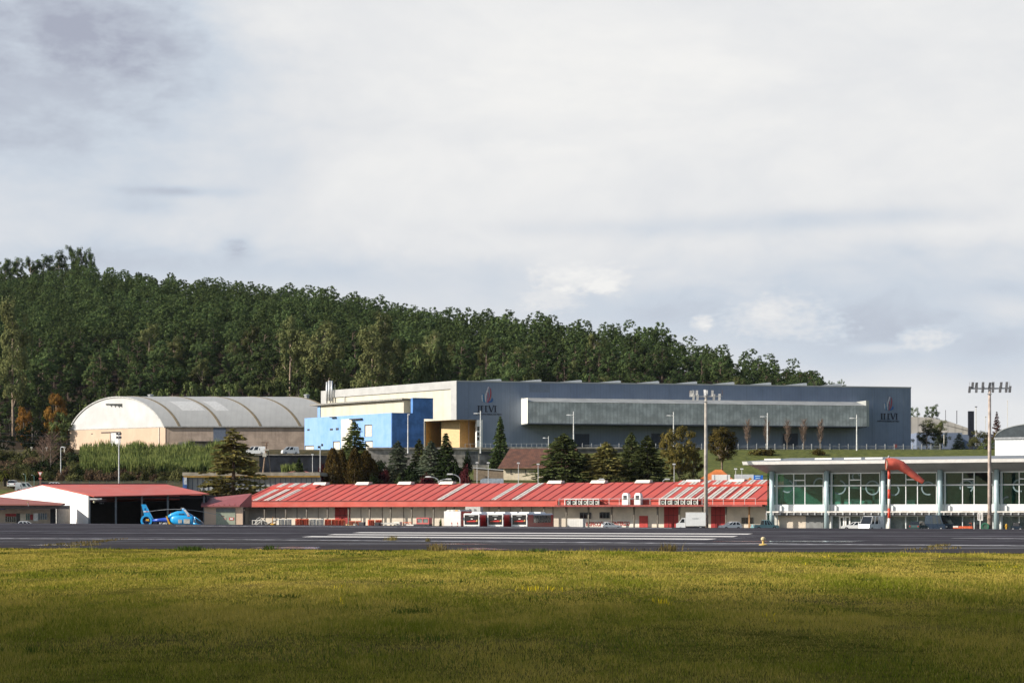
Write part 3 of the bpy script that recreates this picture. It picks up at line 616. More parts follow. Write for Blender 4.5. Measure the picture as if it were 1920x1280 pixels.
for (px, pyt, Y, wpx) in ((362, 706, 727, 50), (400, 714, 730, 44), (430, 708, 727, 60), (472, 712, 729, 40), (505, 708, 727, 56), (523, 702, 733, 34), (575, 712, 727, 50), (560, 684, 740, 70), (640, 712, 730, 50), (820, 640, 742, 56), (795, 655, 745, 50), (990, 690, 735, 60), (900, 690, 735, 56), (300, 722, 727, 50), (240, 712, 732, 50), (180, 735, 733, 60), (150, 760, 736, 60)):
    x = (px-960)/F*Y; z0 = gz(x, Y); zt = EYE+(YH-pyt)/F*Y
    put_tree('young_pine', small_meshes(R.randrange(3)), 'bushy light green young pine in front of the dark wood behind the halls', 'young pines along the foot of the wood', (x, Y, z0), wpx/F*Y/8.0, (zt-z0)/10, R.uniform(0, 6.28))
for (px, pyt, pyb, Y, wpx, lb) in ((105, 730, 800, 719, 52, 'bright orange autumn tree left of the arched hall'), (45, 756, 800, 719, 34, 'small orange autumn tree nearer the left picture edge')):
    plant('autumn_tree', broad_meshes(px, OAK, dict(lo=.05, wd=4.0, ncl=80, n_per=100, size=.20)), 8.2, 10, px, pyt, Y, wpx, lb, 'orange autumn trees')
for (px, pyt, Y, wpx, mt, lb) in ((75, 742, 742, 50, PINE2, 'green leafy tree between the two orange autumn trees'), (118, 768, 717, 60, PINE2, 'green leafy tree below the bright orange one'), (20, 770, 738, 70, PINE, 'dark green tree under the pale eucalyptus at the left edge'), (60, 782, 716, 70, SHRUBD, 'dark bushy tree below the small orange tree'), (5, 810, 690, 60, SHRUBD, 'very dark bush at the left picture edge above the road')):
    plant('leafy_tree', broad_meshes(60+px, mt, dict(lo=.03, wd=4.2, ncl=60, n_per=50, size=.26)), 8.6, 10, px, pyt, Y, wpx, lb, 'trees at the left foot of the hill')
# ------------------------------------------------------------------ exhibition hall on the terrace
NAVY = M('navy_cladding', (.195, .235, .315), .55, .06, .15, streak=.14, grid=(7.2, 40, .35), ribs=('x', 1.1, .10), fade=((.15, .15, .03), (.22, .26, .33), .6)); NAVYP = M('pale_navy_panel', (.17, .20, .25), .5, .05)
CREAM = M('cream_cladding', (.53, .50, .41), .6, .04, .3, ribs=('x', .5, .12)); TRIM = M('pale_grey_trim', (.40, .40, .39), .55, .05, .4)
BLUE_LIT = M('lit_blue_wall', (.155, .31, .60), .65, .12, .35, streak=.12, col2=(.21, .37, .62), fade=((.6, .6, .06), (.28, .42, .64), .4)); BLUE_SHADED = M('shaded_blue_wall', (.085, .215, .50), .6, .15, .35, streak=.40)  # one blue paint: lit face coloured lighter, shaded faces darker
OCHRE = M('ochre_wall', (.70, .49, .25), .7, .06); OCHREL = M('pale_ochre_wall', (.64, .47, .24), .7, .05)
POLY = M('polycarbonate', (.58, .58, .55), .38, .16, .35, ribs=('x', .9, .35), streak=.18, spec=.5); POLYC = M('polycarbonate_roof', (.34, .35, .345), .5, .1, .3, ribs=('x', .9, .3))
SHUT = M('navy_shutter', (.045, .055, .085), .6, .1); INK = M('dark_ink', (.018, .022, .04), .6)
I = Fr(857, 620, 19.9, 13)
hall = I.thing('exhibition_hall', 'long navy blue exhibition hall on the terrace with cream left wing and ribbed glazed box', 'hall')
ztop = I.z(857, 715.3); zb = -1.0; xe = I.x(1708); zn = I.z(880, 786.5); x905 = I.x(905)
DEP = 62
def wing(px, Y): return ((px-960)/F*Y, Y)
# left wing corner in hall coordinates
def tol(X, Y):
    dx, dy = X-I.o[0], Y-I.o[1]; c, n = cos(I.a), sin(I.a); return (dx*c+dy*n, -dx*n+dy*c)
WL = tol(*wing(603, 672)); wl = sqrt(WL[0]**2+WL[1]**2); wa = atan2(WL[1], WL[0])     # wing runs from (0,0) to WL
mb = MB(); mb.box(0, xe, 0, .6, zn, ztop); mb.box(x905, xe, .003, .6, zb, zn-.003); mb.box(xe-.6, xe, .605, DEP, zb, ztop-.004)
mb.build('front_wall', NAVY, hall)
rf = MB(); rf.slab([(WL[0]+.8, WL[1]-.1, ztop-.5), (.2, .4, ztop-.35), (xe-.3, .4, ztop-.35), (xe-.3, DEP, ztop-.35), (WL[0]+30, DEP, ztop-.35)], .3); rf.build('roof', GREYM, hall)
mb = MB()
mb.box(I.x(993, 0), I.x(1031, 0), -.05, -.005, I.z(1010, 735), I.z(1010, 720)); mb.build('wall_panel', NAVYP, hall)
# parapet flashing
MB().box(-.1, xe+.1, -.12, .7, ztop, ztop+.35).build('parapet_cap', TRIM, hall)
# saw-tooth roof lights
pxs = [940, 1015, 1091, 1164, 1236, 1307, 1377, 1446, 1513, 1579]
for pr in pxs:
    m = MB(); xr = I.x(pr, 4); xl = xr-10.2; zr = I.z(pr, 711+ (pr-940)*.0126, 4)
    m.prism([(xl, ztop-.3), (xr, ztop-.3), (xr, zr), (xr-.5, zr+.12), (xl, ztop+.25)], 4, 12); m.build('roof_light', M('roof_light_white', (.84, .82, .76), .5, .04), hall)
# glazed box
bd = -8.0; bx0 = I.x(989.5, bd); bx1 = I.x(1625, bd); bz0 = I.z(1300, 795.8, bd); bz1 = I.z(1300, 756.5, bd)
gb = MB(); gb.box(bx0+.02, bx1, bd, -.005, bz0, bz1); gbo = gb.build('glazed_box', POLY, hall)
MB().box(bx0-.03, bx0, bd-.03, -.01, bz0-.05, bz1+1.1).build('end_panel', M('white_end_panel', (.80, .77, .66), .6, .04), gbo)
MB().box(bx1, bx1+1.0, bd+.5, -.01, bz0-.05, bz1+1.6).build('end_panel', M('grey_end_panel', (.34, .35, .33), .6, .04), gbo)
MB().add([(bx0, bd-.12, bz1), (bx1, bd-.12, bz1), (bx1, -.02, bz1+1.55), (bx0, -.02, bz1+1.55), (bx0, -.02, bz1), (bx1, -.02, bz1)], [(0, 1, 2, 3), (0, 4, 5, 1), (0, 3, 4), (1, 5, 2)]).build('sloping_roof', POLYC, gbo)
MB().box(bx0, bx1, bd-.14, -.02, bz0-.35, bz0-.02).build('soffit_beam', M('box_soffit', (.09, .10, .12), .6), gbo)
for (p0, p1, t) in ((1078, 1105, 813), (1221, 1247, 812), (1467, 1496, 812), (1330, 1352, 812)):
    d = MB(); I.pb(d, p0, p1, t, 838, -.06, -.008); dd = d.build('loading_door', SHUT, hall)
    f = MB(); x0, x1 = I.x(p0), I.x(p1); zt = I.z(p0, t); f.box(x0-.25, x0, -.12, -.01, zb, zt+.25); f.box(x1, x1+.25, -.12, -.01, zb, zt+.25); f.box(x0, x1, -.12, -.01, zt, zt+.25); f.build('door_frame', NAVY, dd)
# vertical joints on the cladding
for px in (879, 956, 1030, 1070, 1107, 1144, 1181, 1218, 1255, 1330, 1400, 1430, 1464, 1500, 1532, 1636, 1663, 1694):
    x = I.x(px); MB().box(x-.05, x+.05, -.04, -.004, (ztop-7.2 if 985 < px < 1630 else zb+2), ztop-.2).build('cladding_joint', NAVYP, hall)
# left wing built in its own rotated space (child coordinates of the hall)
def W(t, d, z): return (cos(wa)*t*1.0+sin(wa)*d*-1.0*-1, sin(wa)*t-cos(wa)*d*-1.0*-1, z)   # t along the wing from the corner, d outwards
def Wp(t, d): # outward normal: to the left front
    nx, ny = -sin(wa), cos(wa)
    if ny > 0 and nx > 0: nx, ny = -nx, -ny
    s = 1 if (nx*(-.8)+ny*(-.6)) > 0 else -1
    return (cos(wa)*t+s*nx*d, sin(wa)*t+s*ny*d)
def wslab(m, t0, t1, d0, d1, z0, z1):
    a, b2, c, d = Wp(t0, d0), Wp(t1, d0), Wp(t1, d1), Wp(t0, d1)
    return m.add([(*a, z0), (*b2, z0), (*c, z0), (*d, z0), (*a, z1), (*b2, z1), (*c, z1), (*d, z1)], [(0, 3, 2, 1), (4, 5, 6, 7), (0, 1, 5, 4), (1, 2, 6, 5), (2, 3, 7, 6), (3, 0, 4, 7)])
def wt(px):      # distance along the wing seen at px
    lo, hi = 0, wl*1.2
    for _ in range(40):
        mid = (lo+hi)/2; lx, ly = Wp(mid, 0); c, n = cos(I.a), sin(I.a); X = I.o[0]+lx*c-ly*n; Y = I.o[1]+lx*n+ly*c
        if 960+F*X/Y > px: lo = mid
        else: hi = mid
    return lo
def wz(px, py):
    lx, ly = Wp(wt(px), 0); c, n = cos(I.a), sin(I.a); Y = I.o[1]+lx*n+ly*c; return EYE-I.o[2]+(YH-py)*Y/F
t795 = wt(795)
m = MB(); wslab(m, .25, wl-.1, -.7, -.12, zn+.01, ztop-.6); wslab(m, t795, wl-.1, -.7, -.12, zb, zn); m.build('cream_wall', CREAM, hall)
m = MB(); wslab(m, .0, wl, -.8, .25, ztop-2.0, ztop+.3); wslab(m, .0, wt(846), -.11, .252, zn-.02, ztop-2.0); wslab(m, wt(613), wl, -.11, .252, zb, ztop-2.0); m.build('wall_frame', TRIM, hall)
MB_ = MB(); wslab(MB_, wt(800), wt(647), -.10, .08, wz(700, 732), wz(700, 729)); MB_.build('shade_line_strip', DARK, hall)  # dark strip in place of the shade line under the top band
# ledge and glazed cream band below it
m = MB(); wslab(m, wt(775), wl+.6, -.1, 4.2, wz(700, 755), wz(700, 752)); m.build('ledge', M('ledge_grey', (.25, .24, .22), .6), hall)
m = MB(); wslab(m, wt(772), wt(616), -.1, 3.0, zn-4, wz(700, 756)); m.build('upper_band', CREAM, hall)
m = MB(); wslab(m, wt(616), wt(611), -.1, 3.2, zn-4, wz(700, 756)); m.build('band_edge', BLUE_LIT, hall)
# chimney pipes
for px, top, r in ((617.5, 716, .33), (622, 713.5, .36), (626.5, 714, .33)):
    lx, ly = Wp(wt(px), .9); MB().tube([(lx, ly, wz(px, 752)), (lx, ly, wz(px, top))], r, 10).build('flue_pipe', GALV, hall, True)
for px, top in ((613, 722), (630, 720)):
    lx, ly = Wp(wt(px), .4); MB().tube([(lx, ly, wz(px, 735)), (lx, ly, wz(px, top))], .05, 5).build('aerial', GALV, hall)
MB().tube([(*Wp(wt(647), .27), ztop-2), (*Wp(wt(647), .27), ztop-7)], .15, 6).build('rain_pipe', GALV, hall)
# ochre entrance recess under the corner
def hall_pt(px, Y): return tol((px-960)/F*Y, Y)
seq = [Wp(t795, -.75), hall_pt(826.5, 640), hall_pt(827.5, 632), hall_pt(862, 626.5), hall_pt(894, 632.5)]
for (a, b2, mt, nm) in ((seq[0], seq[1], M('orange_wall', (.78, .42, .11), .7, .05), 'orange_wall'), (seq[2], seq[3], OCHREL, 'ochre_wall'), (seq[3], seq[4], OCHRE, 'ochre_wall')):
    d = Vector((b2[0]-a[0], b2[1]-a[1], 0)).normalized(); nb_ = Vector((-d.y, d.x, 0))*.3
    MB().add([(*a, zb), (*b2, zb), (b2[0]+nb_.x, b2[1]+nb_.y, zb), (a[0]+nb_.x, a[1]+nb_.y, zb), (*a, zn-.02), (*b2, zn-.02), (b2[0]+nb_.x, b2[1]+nb_.y, zn-.02), (a[0]+nb_.x, a[1]+nb_.y, zn-.02)], [(0, 3, 2, 1), (4, 5, 6, 7), (0, 1, 5, 4), (1, 2, 6, 5), (2, 3, 7, 6), (3, 0, 4, 7)]).build(nm, mt, hall)
MB().add([(*Wp(t795, -.1), zn-.01), (.02, .02, zn-.01), (x905, .02, zn-.01), (x905, 16, zn-.01), (*Wp(t795, -20), zn-.01)], [(0, 1, 2, 3, 4)]).build('recess_ceiling', M('recess_soffit', (.55, .42, .26), .7), hall)
MB().box(x905-.01, x905+.3, .61, 16, zb, zn-.02).build('recess_wall', OCHRE, hall)
m = MB(); I.pb(m, 894, 904.8, 787, 838, -.03, 2.0); p_ = m.build('entrance_pier', WHITE, hall)
for a, c in ((799, 807), (810, 816), (819, 825)):
    m = MB(); I.pb(m, 894.6, 899.2, a, c, -.08, -.035); m.build('window', BLACKGL, p_)
# signs on the cladding: emblem, letters, small line
LOGO = [(M('emblem_pink', (.45, .13, .20), .6), [(.50, .02), (.62, .45), (.55, .75), (.72, .98)], .06), (M('emblem_white', (.62, .60, .64), .6), [(.40, .05), (.36, .4), (.52, .72), (.60, .97)], .07),
        (M('emblem_red', (.42, .05, .06), .6), [(.58, .0), (.80, .35), (.86, .62), (.82, .90)], .05), (M('emblem_blue', (.04, .13, .36), .6), [(.62, .02), (.95, .12), (1.0, .22), (.98, .30)], .09),
        (M('emblem_teal', (.06, .20, .36), .6), [(.30, .02), (.16, .2), (.12, .40), (.14, .55)], .09), (M('emblem_white', (.7, .7, .7), .6), [(.06, .10), (.04, .3), (.03, .42), (.06, .50)], .06), (M('emblem_white', (.7, .7, .7), .6), [(.45, .55), (.48, .7), (.58, .86), (.66, 1.0)], .05)]
def ribbon(mb, pts, wd, ox, oz, sx, sz, y):
    P = [Vector((ox+a*sx, 0, oz+c*sz)) for a, c in pts]
    Q = []
    for i in range(len(P)-1):
        p0 = P[max(i-1, 0)]; p1 = P[i]; p2 = P[i+1]; p3 = P[min(i+2, len(P)-1)]
        for k in range(5):
            t = k/5; Q.append(.5*((2*p1)+(p2-p0)*t+(2*p0-5*p1+4*p2-p3)*t*t+(3*p1-p0-3*p2+p3)*t**3))
    Q.append(P[-1]); n = len(Q)
    for i in range(n-1):
        d = (Q[i+1]-Q[i]).normalized(); nn = Vector((-d.z, 0, d.x)); w0 = wd*sx*(.35+.65*sin(pi*(i+.3)/n)); w1 = wd*sx*(.35+.65*sin(pi*min(1, (i+1.3)/n)))
        a, b2, c, e_ = Q[i]-nn*w0, Q[i+1]-nn*w1, Q[i+1]+nn*w1, Q[i]+nn*w0
        mb.add([(p.x, yy, p.z) for yy in (y-.06, y) for p in (a, b2, c, e_)], [(0, 1, 2, 3), (7, 6, 5, 4), (0, 3, 7, 4), (1, 5, 6, 2)])
def serif_word(mb, x0, x1, z0, z1, y):
    # I F E V I with thin serifs
    H = z1-z0; Wd = x1-x0; st = .095*H; th = .05*H*1.2; cw = [.125, .215, .225, .28, .125]; x = x0
    def bar(a, b2, c, d): mb.box(x+a, x+b2, y-.08, y, z0+c, z0+d)
    for ch, f in zip('IFEVI', cw):
        w_ = f*Wd
        if ch == 'I': c = w_/2; bar(c-st, c+st, 0, H); bar(c-2.2*st, c-st, 0, th); bar(c+st, c+2.2*st, 0, th); bar(c-2.2*st, c-st, H-th, H); bar(c+st, c+2.2*st, H-th, H)
        elif ch in 'FE':
            l = .12*w_; bar(l+st, l+3*st, 0, H); bar(l, l+st, 0, th); bar(l, l+st, H-th, H); bar(l+3*st, w_*.76, H-th*1.3, H); bar(l+3*st, w_*.62, H*.48, H*.48+th*1.3); bar(w_*.71, w_*.76, H*.80, H-th*1.3)
            if ch == 'E': bar(l+3*st, w_*.80, 0, th*1.3); bar(w_*.75, w_*.80, th*1.3, H*.22)
            else: bar(l+3*st, l+4*st, 0, th)
        else:
            for (xa, xb_, s2) in ((.10*w_, .50*w_, st*1.05), (.90*w_, .52*w_, st*.5)):
                mb.add([(x+q, yy, z0+zz) for yy in (y-.08, y) for q, zz in ((xa-s2, H), (xa+s2, H), (xb_+s2, 0), (xb_-s2, 0))], [(0, 3, 2, 1), (4, 5, 6, 7), (0, 1, 5, 4), (1, 2, 6, 5), (2, 3, 7, 6), (3, 0, 4, 7)])
            bar(-.02*w_, .26*w_, H, H+th); bar(.78*w_, 1.02*w_, H, H+th)
        x += w_
def hall_sign(l0, l1, lt, lb, t0, t1, tt, tb, s0, s1, stt, sb):
    e_ = hall
    ox, oz = I.x(l0), I.z(l0, lb); sx, sz = I.x(l1)-ox, I.z(l0, lt)-oz
    for i, (mt, pts, wd) in enumerate(LOGO):
        m = MB(); ribbon(m, pts, wd, ox, oz, sx, sz, -.02-.012*i); o_ = m.build('emblem' if i == 0 else 'emblem_stroke', mt, e_); e_ = o_ if i == 0 else e_
    m = MB(); serif_word(m, I.x(t0), I.x(t1), I.z(t0, tb), I.z(t0, tt), -.06); m.build('lettering', INK, hall)
    lettering('INSTITUTO FERIAL DE VIGO', I.x(s0), -.09, I.z(s0, sb), I.x(s1)-I.x(s0), I.z(s0, stt)-I.z(s0, sb), INK, hall, 'small_lettering', .012)
hall_sign(903, 923, 724.5, 755, 895, 932, 760, 772, 892, 940, 774.5, 777.5)
hall_sign(1658, 1674, 743, 769, 1651, 1684, 774.5, 786, 1645, 1686, 787.5, 790.5)

# blue annexe in front of the wing
A = Fr(735, 598, 17.6, 20); AL = ((571-960)/F*632, 632)
def a_tol(X, Y):
    dx, dy = X-A.o[0], Y-A.o[1]; c, n = cos(A.a), sin(A.a); return (dx*c+dy*n, -dx*n+dy*c)
ann = A.thing('annexe', 'flat roofed bright blue annexe with white doors before the cream wing of the navy hall', 'building')
al = a_tol(*AL); alen = sqrt(al[0]**2+al[1]**2); aa = atan2(al[1], al[0]); at_ = A.z(735, 773.5)
sgn = 1 if (-sin(aa)*cos(A.a)-cos(aa)*sin(A.a))*(-.8)+(-sin(aa)*sin(A.a)+cos(aa)*cos(A.a))*(-.6) > 0 else -1
def Ap(t, d): return (cos(aa)*t-sin(aa)*sgn*d, sin(aa)*t+cos(aa)*sgn*d)
def aslab(m, t0, t1, d0, d1, z0, z1):
    a, b2, c, d = Ap(t0, d0), Ap(t1, d0), Ap(t1, d1), Ap(t0, d1)
    return m.add([(*a, z0), (*b2, z0), (*c, z0), (*d, z0), (*a, z1), (*b2, z1), (*c, z1), (*d, z1)], [(0, 3, 2, 1), (4, 5, 6, 7), (0, 1, 5, 4), (1, 2, 6, 5), (2, 3, 7, 6), (3, 0, 4, 7)])
def apx(px):
    lo, hi = 0, alen*1.3
    for _ in range(40):
        mid = (lo+hi)/2; lx, ly = Ap(mid, 0); c, n = cos(A.a), sin(A.a); X = A.o[0]+lx*c-ly*n; Y = A.o[1]+lx*n+ly*c
        if 960+F*X/Y > px: lo = mid
        else: hi = mid
    return lo
def apz(px, py):
    lx, ly = Ap(apx(px), 0); c, n = cos(A.a), sin(A.a); Y = A.o[1]+lx*n+ly*c; return EYE-A.o[2]+(YH-py)*Y/F
m = MB(); aslab(m, .3, alen, -.6, 0, -1, at_); m.build('lit_wall', BLUE_LIT, ann)
xr = A.x(795); x812 = A.x(812); xt0 = A.x(774); zt = A.z(790, 747.5); zc = A.z(800, 785)
m = MB(); m.box(0, xt0, 0, .5, -1, at_); m.build('side_wall', BLUE_SHADED, ann)
m = MB(); m.box(xt0+.003, xr, -.004, .5, -1, zc); m.box(xt0+.003, x812, -.004, .5, zc+.003, zt); m.box(xt0+.003, x812, .505, 2.0, at_+.05, zt-.01); m.box(xr-.4, xr, 2.01, 16, -1, zc-.01); m.build('stair_block', BLUE_SHADED, ann)
MB().box(xt0, x812, -.1, 2.1, zt, zt+.25).build('block_cap', BLUE_SHADED, ann)
m = MB(); p0 = Ap(alen, -.2); m.slab([(*Ap(.3, -.3), at_-.4), (xt0-.1, .3, at_-.4), (xt0-.1, 26, at_-.4), (p0[0]+4, p0[1]+8, at_-.4), (*p0, at_-.4)], .25); m.build('roof', GREYM, ann)
for (a, c, t, bt, nm, mt) in ((573.5, 588.5, 835, 851, 'door', OFFW), (626.5, 637.5, 827, 846, 'door', OFFW), (640, 661, 786, 842, 'pale_panel', M('pale_panel', (.62, .60, .55), .6, .06)), (685.5, 697.5, 796, 818.5, 'window', OFFW), (687, 699, 826.5, 846, 'door', OFFW),
                              (576.5, 580.5, 804, 807, 'vent_grille', DARK), (619, 624, 803, 806.5, 'vent_grille', DARK), (630, 635, 802, 806, 'vent_grille', DARK), (622, 631, 781.5, 783, 'lamp_box', DARK), (659, 680, 785, 787, 'canopy', DARK)):
    m = MB(); aslab(m, apx(c), apx(a), .003, .10 if nm not in ('canopy', 'lamp_box') else .8, apz(a, bt), apz(a, t)); o_ = m.build(nm, mt, ann)
    if nm in ('door', 'window'):
        m = MB(); aslab(m, apx(a)-.02, apx(a)+.35, .003, .16, apz(a, bt), apz(a, t)); aslab(m, apx(c), apx(a)-.03, .101, .17, apz(a, t)-.25, apz(a, t)); m.build('frame', DARK, o_)

# terrace edge: retaining wall, railing
RW = Fr(700, 583, 0, 4)
rw = RW.thing('retaining_wall', 'stained concrete retaining wall below the blue annexe and the hall entrance', 'wall')
m = MB(); m.box(RW.x(690), RW.x(945), 0, 1.0, 11, RW.z(800, 842)); m.build('wall_face', CONC, rw); m = MB(); m.box(RW.x(688), RW.x(946), -.5, 1.3, RW.z(800, 841.9), RW.z(800, 838.5)); m.build('coping', CONC, rw)
m = MB(); RW.pb(m, 872, 896, 846, 871, -.02, -.004); RW.pb(m, 899, 925, 846, 871, -.02, -.004); m.build('dark_panel', M('stained_panel', (.10, .105, .11), .8, .3, .4, streak=.6), rw)
RW2 = Fr(960, 588, 0, 4); rw2 = RW2.thing('retaining_wall', 'long low dark retaining wall carrying the railing in front of the navy hall', 'wall')
m = MB(); m.box(RW2.x(946), RW2.x(1230), .2, 1.0, 13, RW2.z(1100, 841)); m.build('wall_face', CONCD, rw2); m = MB(); m.box(RW2.x(946.5), RW2.x(1229), -.1, 1.2, RW2.z(1100, 840.9), RW2.z(1100, 838)); m.build('coping', CONC, rw2)
dw = Fr(485, 545, 0, 2); dwt = dw.thing('retaining_wall', 'very dark retaining wall below the parked white vans by the arched hall', 'wall')
m = MB(); m.box(dw.x(486), dw.x(615), 0, .8, 9, dw.z(540, 853.5)); m.build('wall_face', M('tarred_wall', (.028, .032, .042), .85, .3, .4), dwt); m = MB(); m.box(dw.x(455), dw.x(600), -.2, 12, dw.z(540, 853.4), dw.z(540, 851.5)); m.build('terrace_slab', CONC, dwt)
def railing(fr, label, px0, px1, step, ptop, pbot, h=1.4, rails=(.35, .95), mat=GALV, post=.08):
    t = fr.thing('railing', label, 'railing', 'railings along the terrace'); px = px0; P = []
    while px <= px1: P.append((fr.x(px), fr.z(px, lerp(px, [px0, px1], pbot)))); px += step
    for x, z in P: MB().box(x-post, x+post, -post, post, z-.4, z+h).build('post', mat, t)
    for r in rails:
        m = MB()
        for (a, b2) in zip(P[:-1], P[1:]): m.tube([(a[0]+post, 0, a[1]+h*r), (b2[0]-post, 0, b2[1]+h*r)], .035, 4)
        m.build('rail', mat, t)
    return t
railing(Fr(1000, 589, 0, 4), 'thin grey railing on the dark retaining wall left of the tall cedar', 872, 1068, 9.6, 0, (837.8, 837.5), .95, (.95,), GALV, .05)
railing(Fr(1450, 602, 0, 8), 'pale post and rail fence at the foot of the navy hall above the green bank', 1092, 1770, 17.2, 0, (844, 845.5), 2.0, (.25, .5, .72), M('fence_post_grey', (.48, .48, .47), .6), .09)
cb = Fr(1450, 603.5, 0, 8); kb = cb.thing('low_wall', 'dark low kerb wall behind the fence at the top of the green bank', 'wall'); m = MB(); m.box(cb.x(1092), cb.x(1780), .2, .6, 17, cb.z(1450, 840)); m.build('wall_face', CONCD, kb)

# ------------------------------------------------------------------ arched hall
G0 = Fr(131, 622, 18, 0); x0, y0 = (131-960)/F*715, 715; x1, y1 = (310-960)/F*690, 690
ah = thing('arched_hall', 'old pale hall with barrel vaulted grey roof and cream gable left of the blue annexe', 'hall', (x1, y1, 20), 0)
gx, gy = x0-x1, y0-y1; L = 57.0
zsp = EYE+(YH-801)*690/F-20; zap = EYE+(YH-743.5)*702/F-20
def arc(t): # t 0..1 from right spring to left spring -> offset along gable, height
    a = pi*(.115+.77*t); f0 = cos(pi*.115); u = .5-.5*cos(a)/f0; zz = zsp+(zap-zsp)*(sin(a)-sin(pi*.115))/(1-sin(pi*.115)); return u, zz
AR = [arc(i/30) for i in range(31)]
gab = MB(); pts = [(gx*u, gy*u, z) for u, z in AR]; n = len(pts)
th_ = [(p[0]+.5, p[1]+.5, p[2]) for p in pts]
gab.add(pts+th_, [tuple(range(n-1, -1, -1)), tuple(range(n, 2*n))]+[(i, i+1, n+i+1, n+i) for i in range(n-1)]+[(0, n, 2*n-1, n-1)])
gab.build('gable', M('white_gable', (.56, .56, .55), .7, .06, .2, streak=.10), ah)
PEACH = M('peach_wall', (.60, .44, .32), .8, .05, .25, streak=.08)
m = MB(); e_ = [(0, 0), (gx, gy), (gx+.5, gy+.6), (.5, .6)]; m.prism(e_, -1.5, zsp-.003, 'z'); m.build('end_wall', PEACH, ah)
m = MB(); rv = []
def vpt(t, xx, up_):
    u, z = arc(t); a = pi*(.115+.77*t); return (gx*u-gx/gd*up_*cos(a)+xx, gy*u-gy/gd*up_*cos(a)+xx*.04, z+up_*sin(a))
gd = sqrt(gx*gx+gy*gy)
for i in range(31): rv += [vpt(i/30, -.4, .12), vpt(i/30, L, .12)]
m.add(rv, [(2*i, 2*i+1, 2*i+3, 2*i+2) for i in range(30)]); vault = m.build('vault_roof', M('vault_sheet', (.36, .36, .35), .55, .03, .3, ribs=('x', .55, .06), streak=.10), ah, True)
vm = MB(); q = []
for i in range(31): q += [vpt(i/30, -.42, .14), vpt(i/30, -.42, -.25)]
vm.add(q, [(2*i, 2*i+2, 2*i+3, 2*i+1) for i in range(30)]); vm.build('roof_verge', M('verge_grey', (.5, .5, .48), .6), vault)
def vault_band(name, xa, xb, t0, t1, up_, mat, parent):
    m = MB(); k = 26; V = []
    for i in range(k+1):
        t = t0+(t1-t0)*i/k
        for xx in (xa, xb): V += [vpt(t, xx, .12+up_), vpt(t, xx, .11)]
    Fc = []
    for i in range(k):
        q = 4*i; Fc += [(q, q+2, q+6, q+4), (q, q+4, q+5, q+1), (q+2, q+3, q+7, q+6)]
    m.add(V, Fc); return m.build(name, mat, parent, False)
def vx(px, t):
    u, z = arc(t); Y = y1+gy*u; return (px-960)/F*Y-x1-gx*u
RIB = M('ochre_rib', (.19, .155, .10), .6, .1)
for px in (336, 413, 488, 562, 638):
    xx = vx(px, 0); vault_band('roof_rib', xx-.40, xx+.40, 0, .62, .10, RIB, vault)
LIGHTS = M('new_sheet', (.48, .48, .47), .5, .05)
vault_band('roof_patch', vx(330, .235), vx(372, .235), .165, .30, .03, LIGHTS, vault); vault_band('roof_patch', vx(392, .235), vx(416, .235), .165, .30, .03, LIGHTS, vault)
for px, py in ((282, 744), (575, 746)):
    u, z = arc(.5); X = (px-960)/F*702-x1; MB().lathe([(.8, -.5), (.8, .35), (1.05, .4), (1.05, .7), (.3, .85)], (X-0, 12.5, z), 10).build('roof_vent', GREYM, vault)
SIDEW = M('brown_block_wall', (.43, .335, .265), .85, .12, .3, streak=.5, grid=(6.6, 2.4, .28))
m = MB(); m.box(.3, L, .1, .7, -1.5, zsp); side = m.build('side_wall', SIDEW, ah)
MB().box(-.2, L, -.55, .75, zsp+.002, zsp+.4).build('gutter', M('gutter_grey', (.30, .30, .29), .5), ah)
S = Fr(310, 690, 20, 0)
for (p0, p1, t, bt, d0, mt, nm) in ((400, 423, 802, 832, -.15, M('blue_sheet_door', (.115, .14, .19), .6, .08), 'sheet_door'), (334, 402, 828, 852, -1.5, CONC, 'lean_to_wall'), (352, 414, 826.5, 828, -3.2, DARK, 'lean_to_roof')):
    m = MB(); m.box(S.x(p0, d0), S.x(p1, d0), d0, .09, S.z(p0, bt, d0), S.z(p0, t, d0)); m.build(nm, mt, ah)
m = MB(); S.pb(m, 310, 350, 835, 850, -.8, .05); m.build('plinth', M('sand_plinth', (.50, .38, .25), .85, .1), ah)
# gable door
gd = sqrt(gx*gx+gy*gy); gn = (gy/gd, -gx/gd); 
def gpt(px):  # parameter along gable
    lo, hi = 0., 1.
    for _ in range(40):
        mid = (lo+hi)/2; X = x1+gx*mid; Y = y1+gy*mid
        if 960+F*X/Y > px: lo = mid
        else: hi = mid
    return lo
def gq(name, pa_, pb_, t, bt, th, mt):
    ua, ub = gpt(pa_), gpt(pb_); Y = y1+gy*(ua+ub)/2; zt_ = EYE+(YH-t)*Y/F-20; zb_ = EYE+(YH-bt)*Y/F-20; s = -1 if gn[1] > 0 else 1; nx_, ny_ = gn[0]*s, gn[1]*s
    a, b2 = (gx*ua, gy*ua), (gx*ub, gy*ub); o1, o2 = .006, th
    V = [(p[0]+nx_*o, p[1]+ny_*o, z) for o in (o2, o1) for p, z in ((a, zb_), (b2, zb_), (b2, zt_), (a, zt_))]
    MB().add(V, [(0, 1, 2, 3), (7, 6, 5, 4), (0, 4, 5, 1), (1, 5, 6, 2), (2, 6, 7, 3), (3, 7, 4, 0)]).build(name, mt, ah)
gq('sliding_door', 208, 226, 811, 850, .10, M('white_door', (.66, .66, .64), .6)); gq('door_rail', 190, 226, 809.3, 811, .2, DARK); gq('door_frame', 206.6, 208, 811, 850, .12, M('frame_brown', (.16, .1, .07), .7))
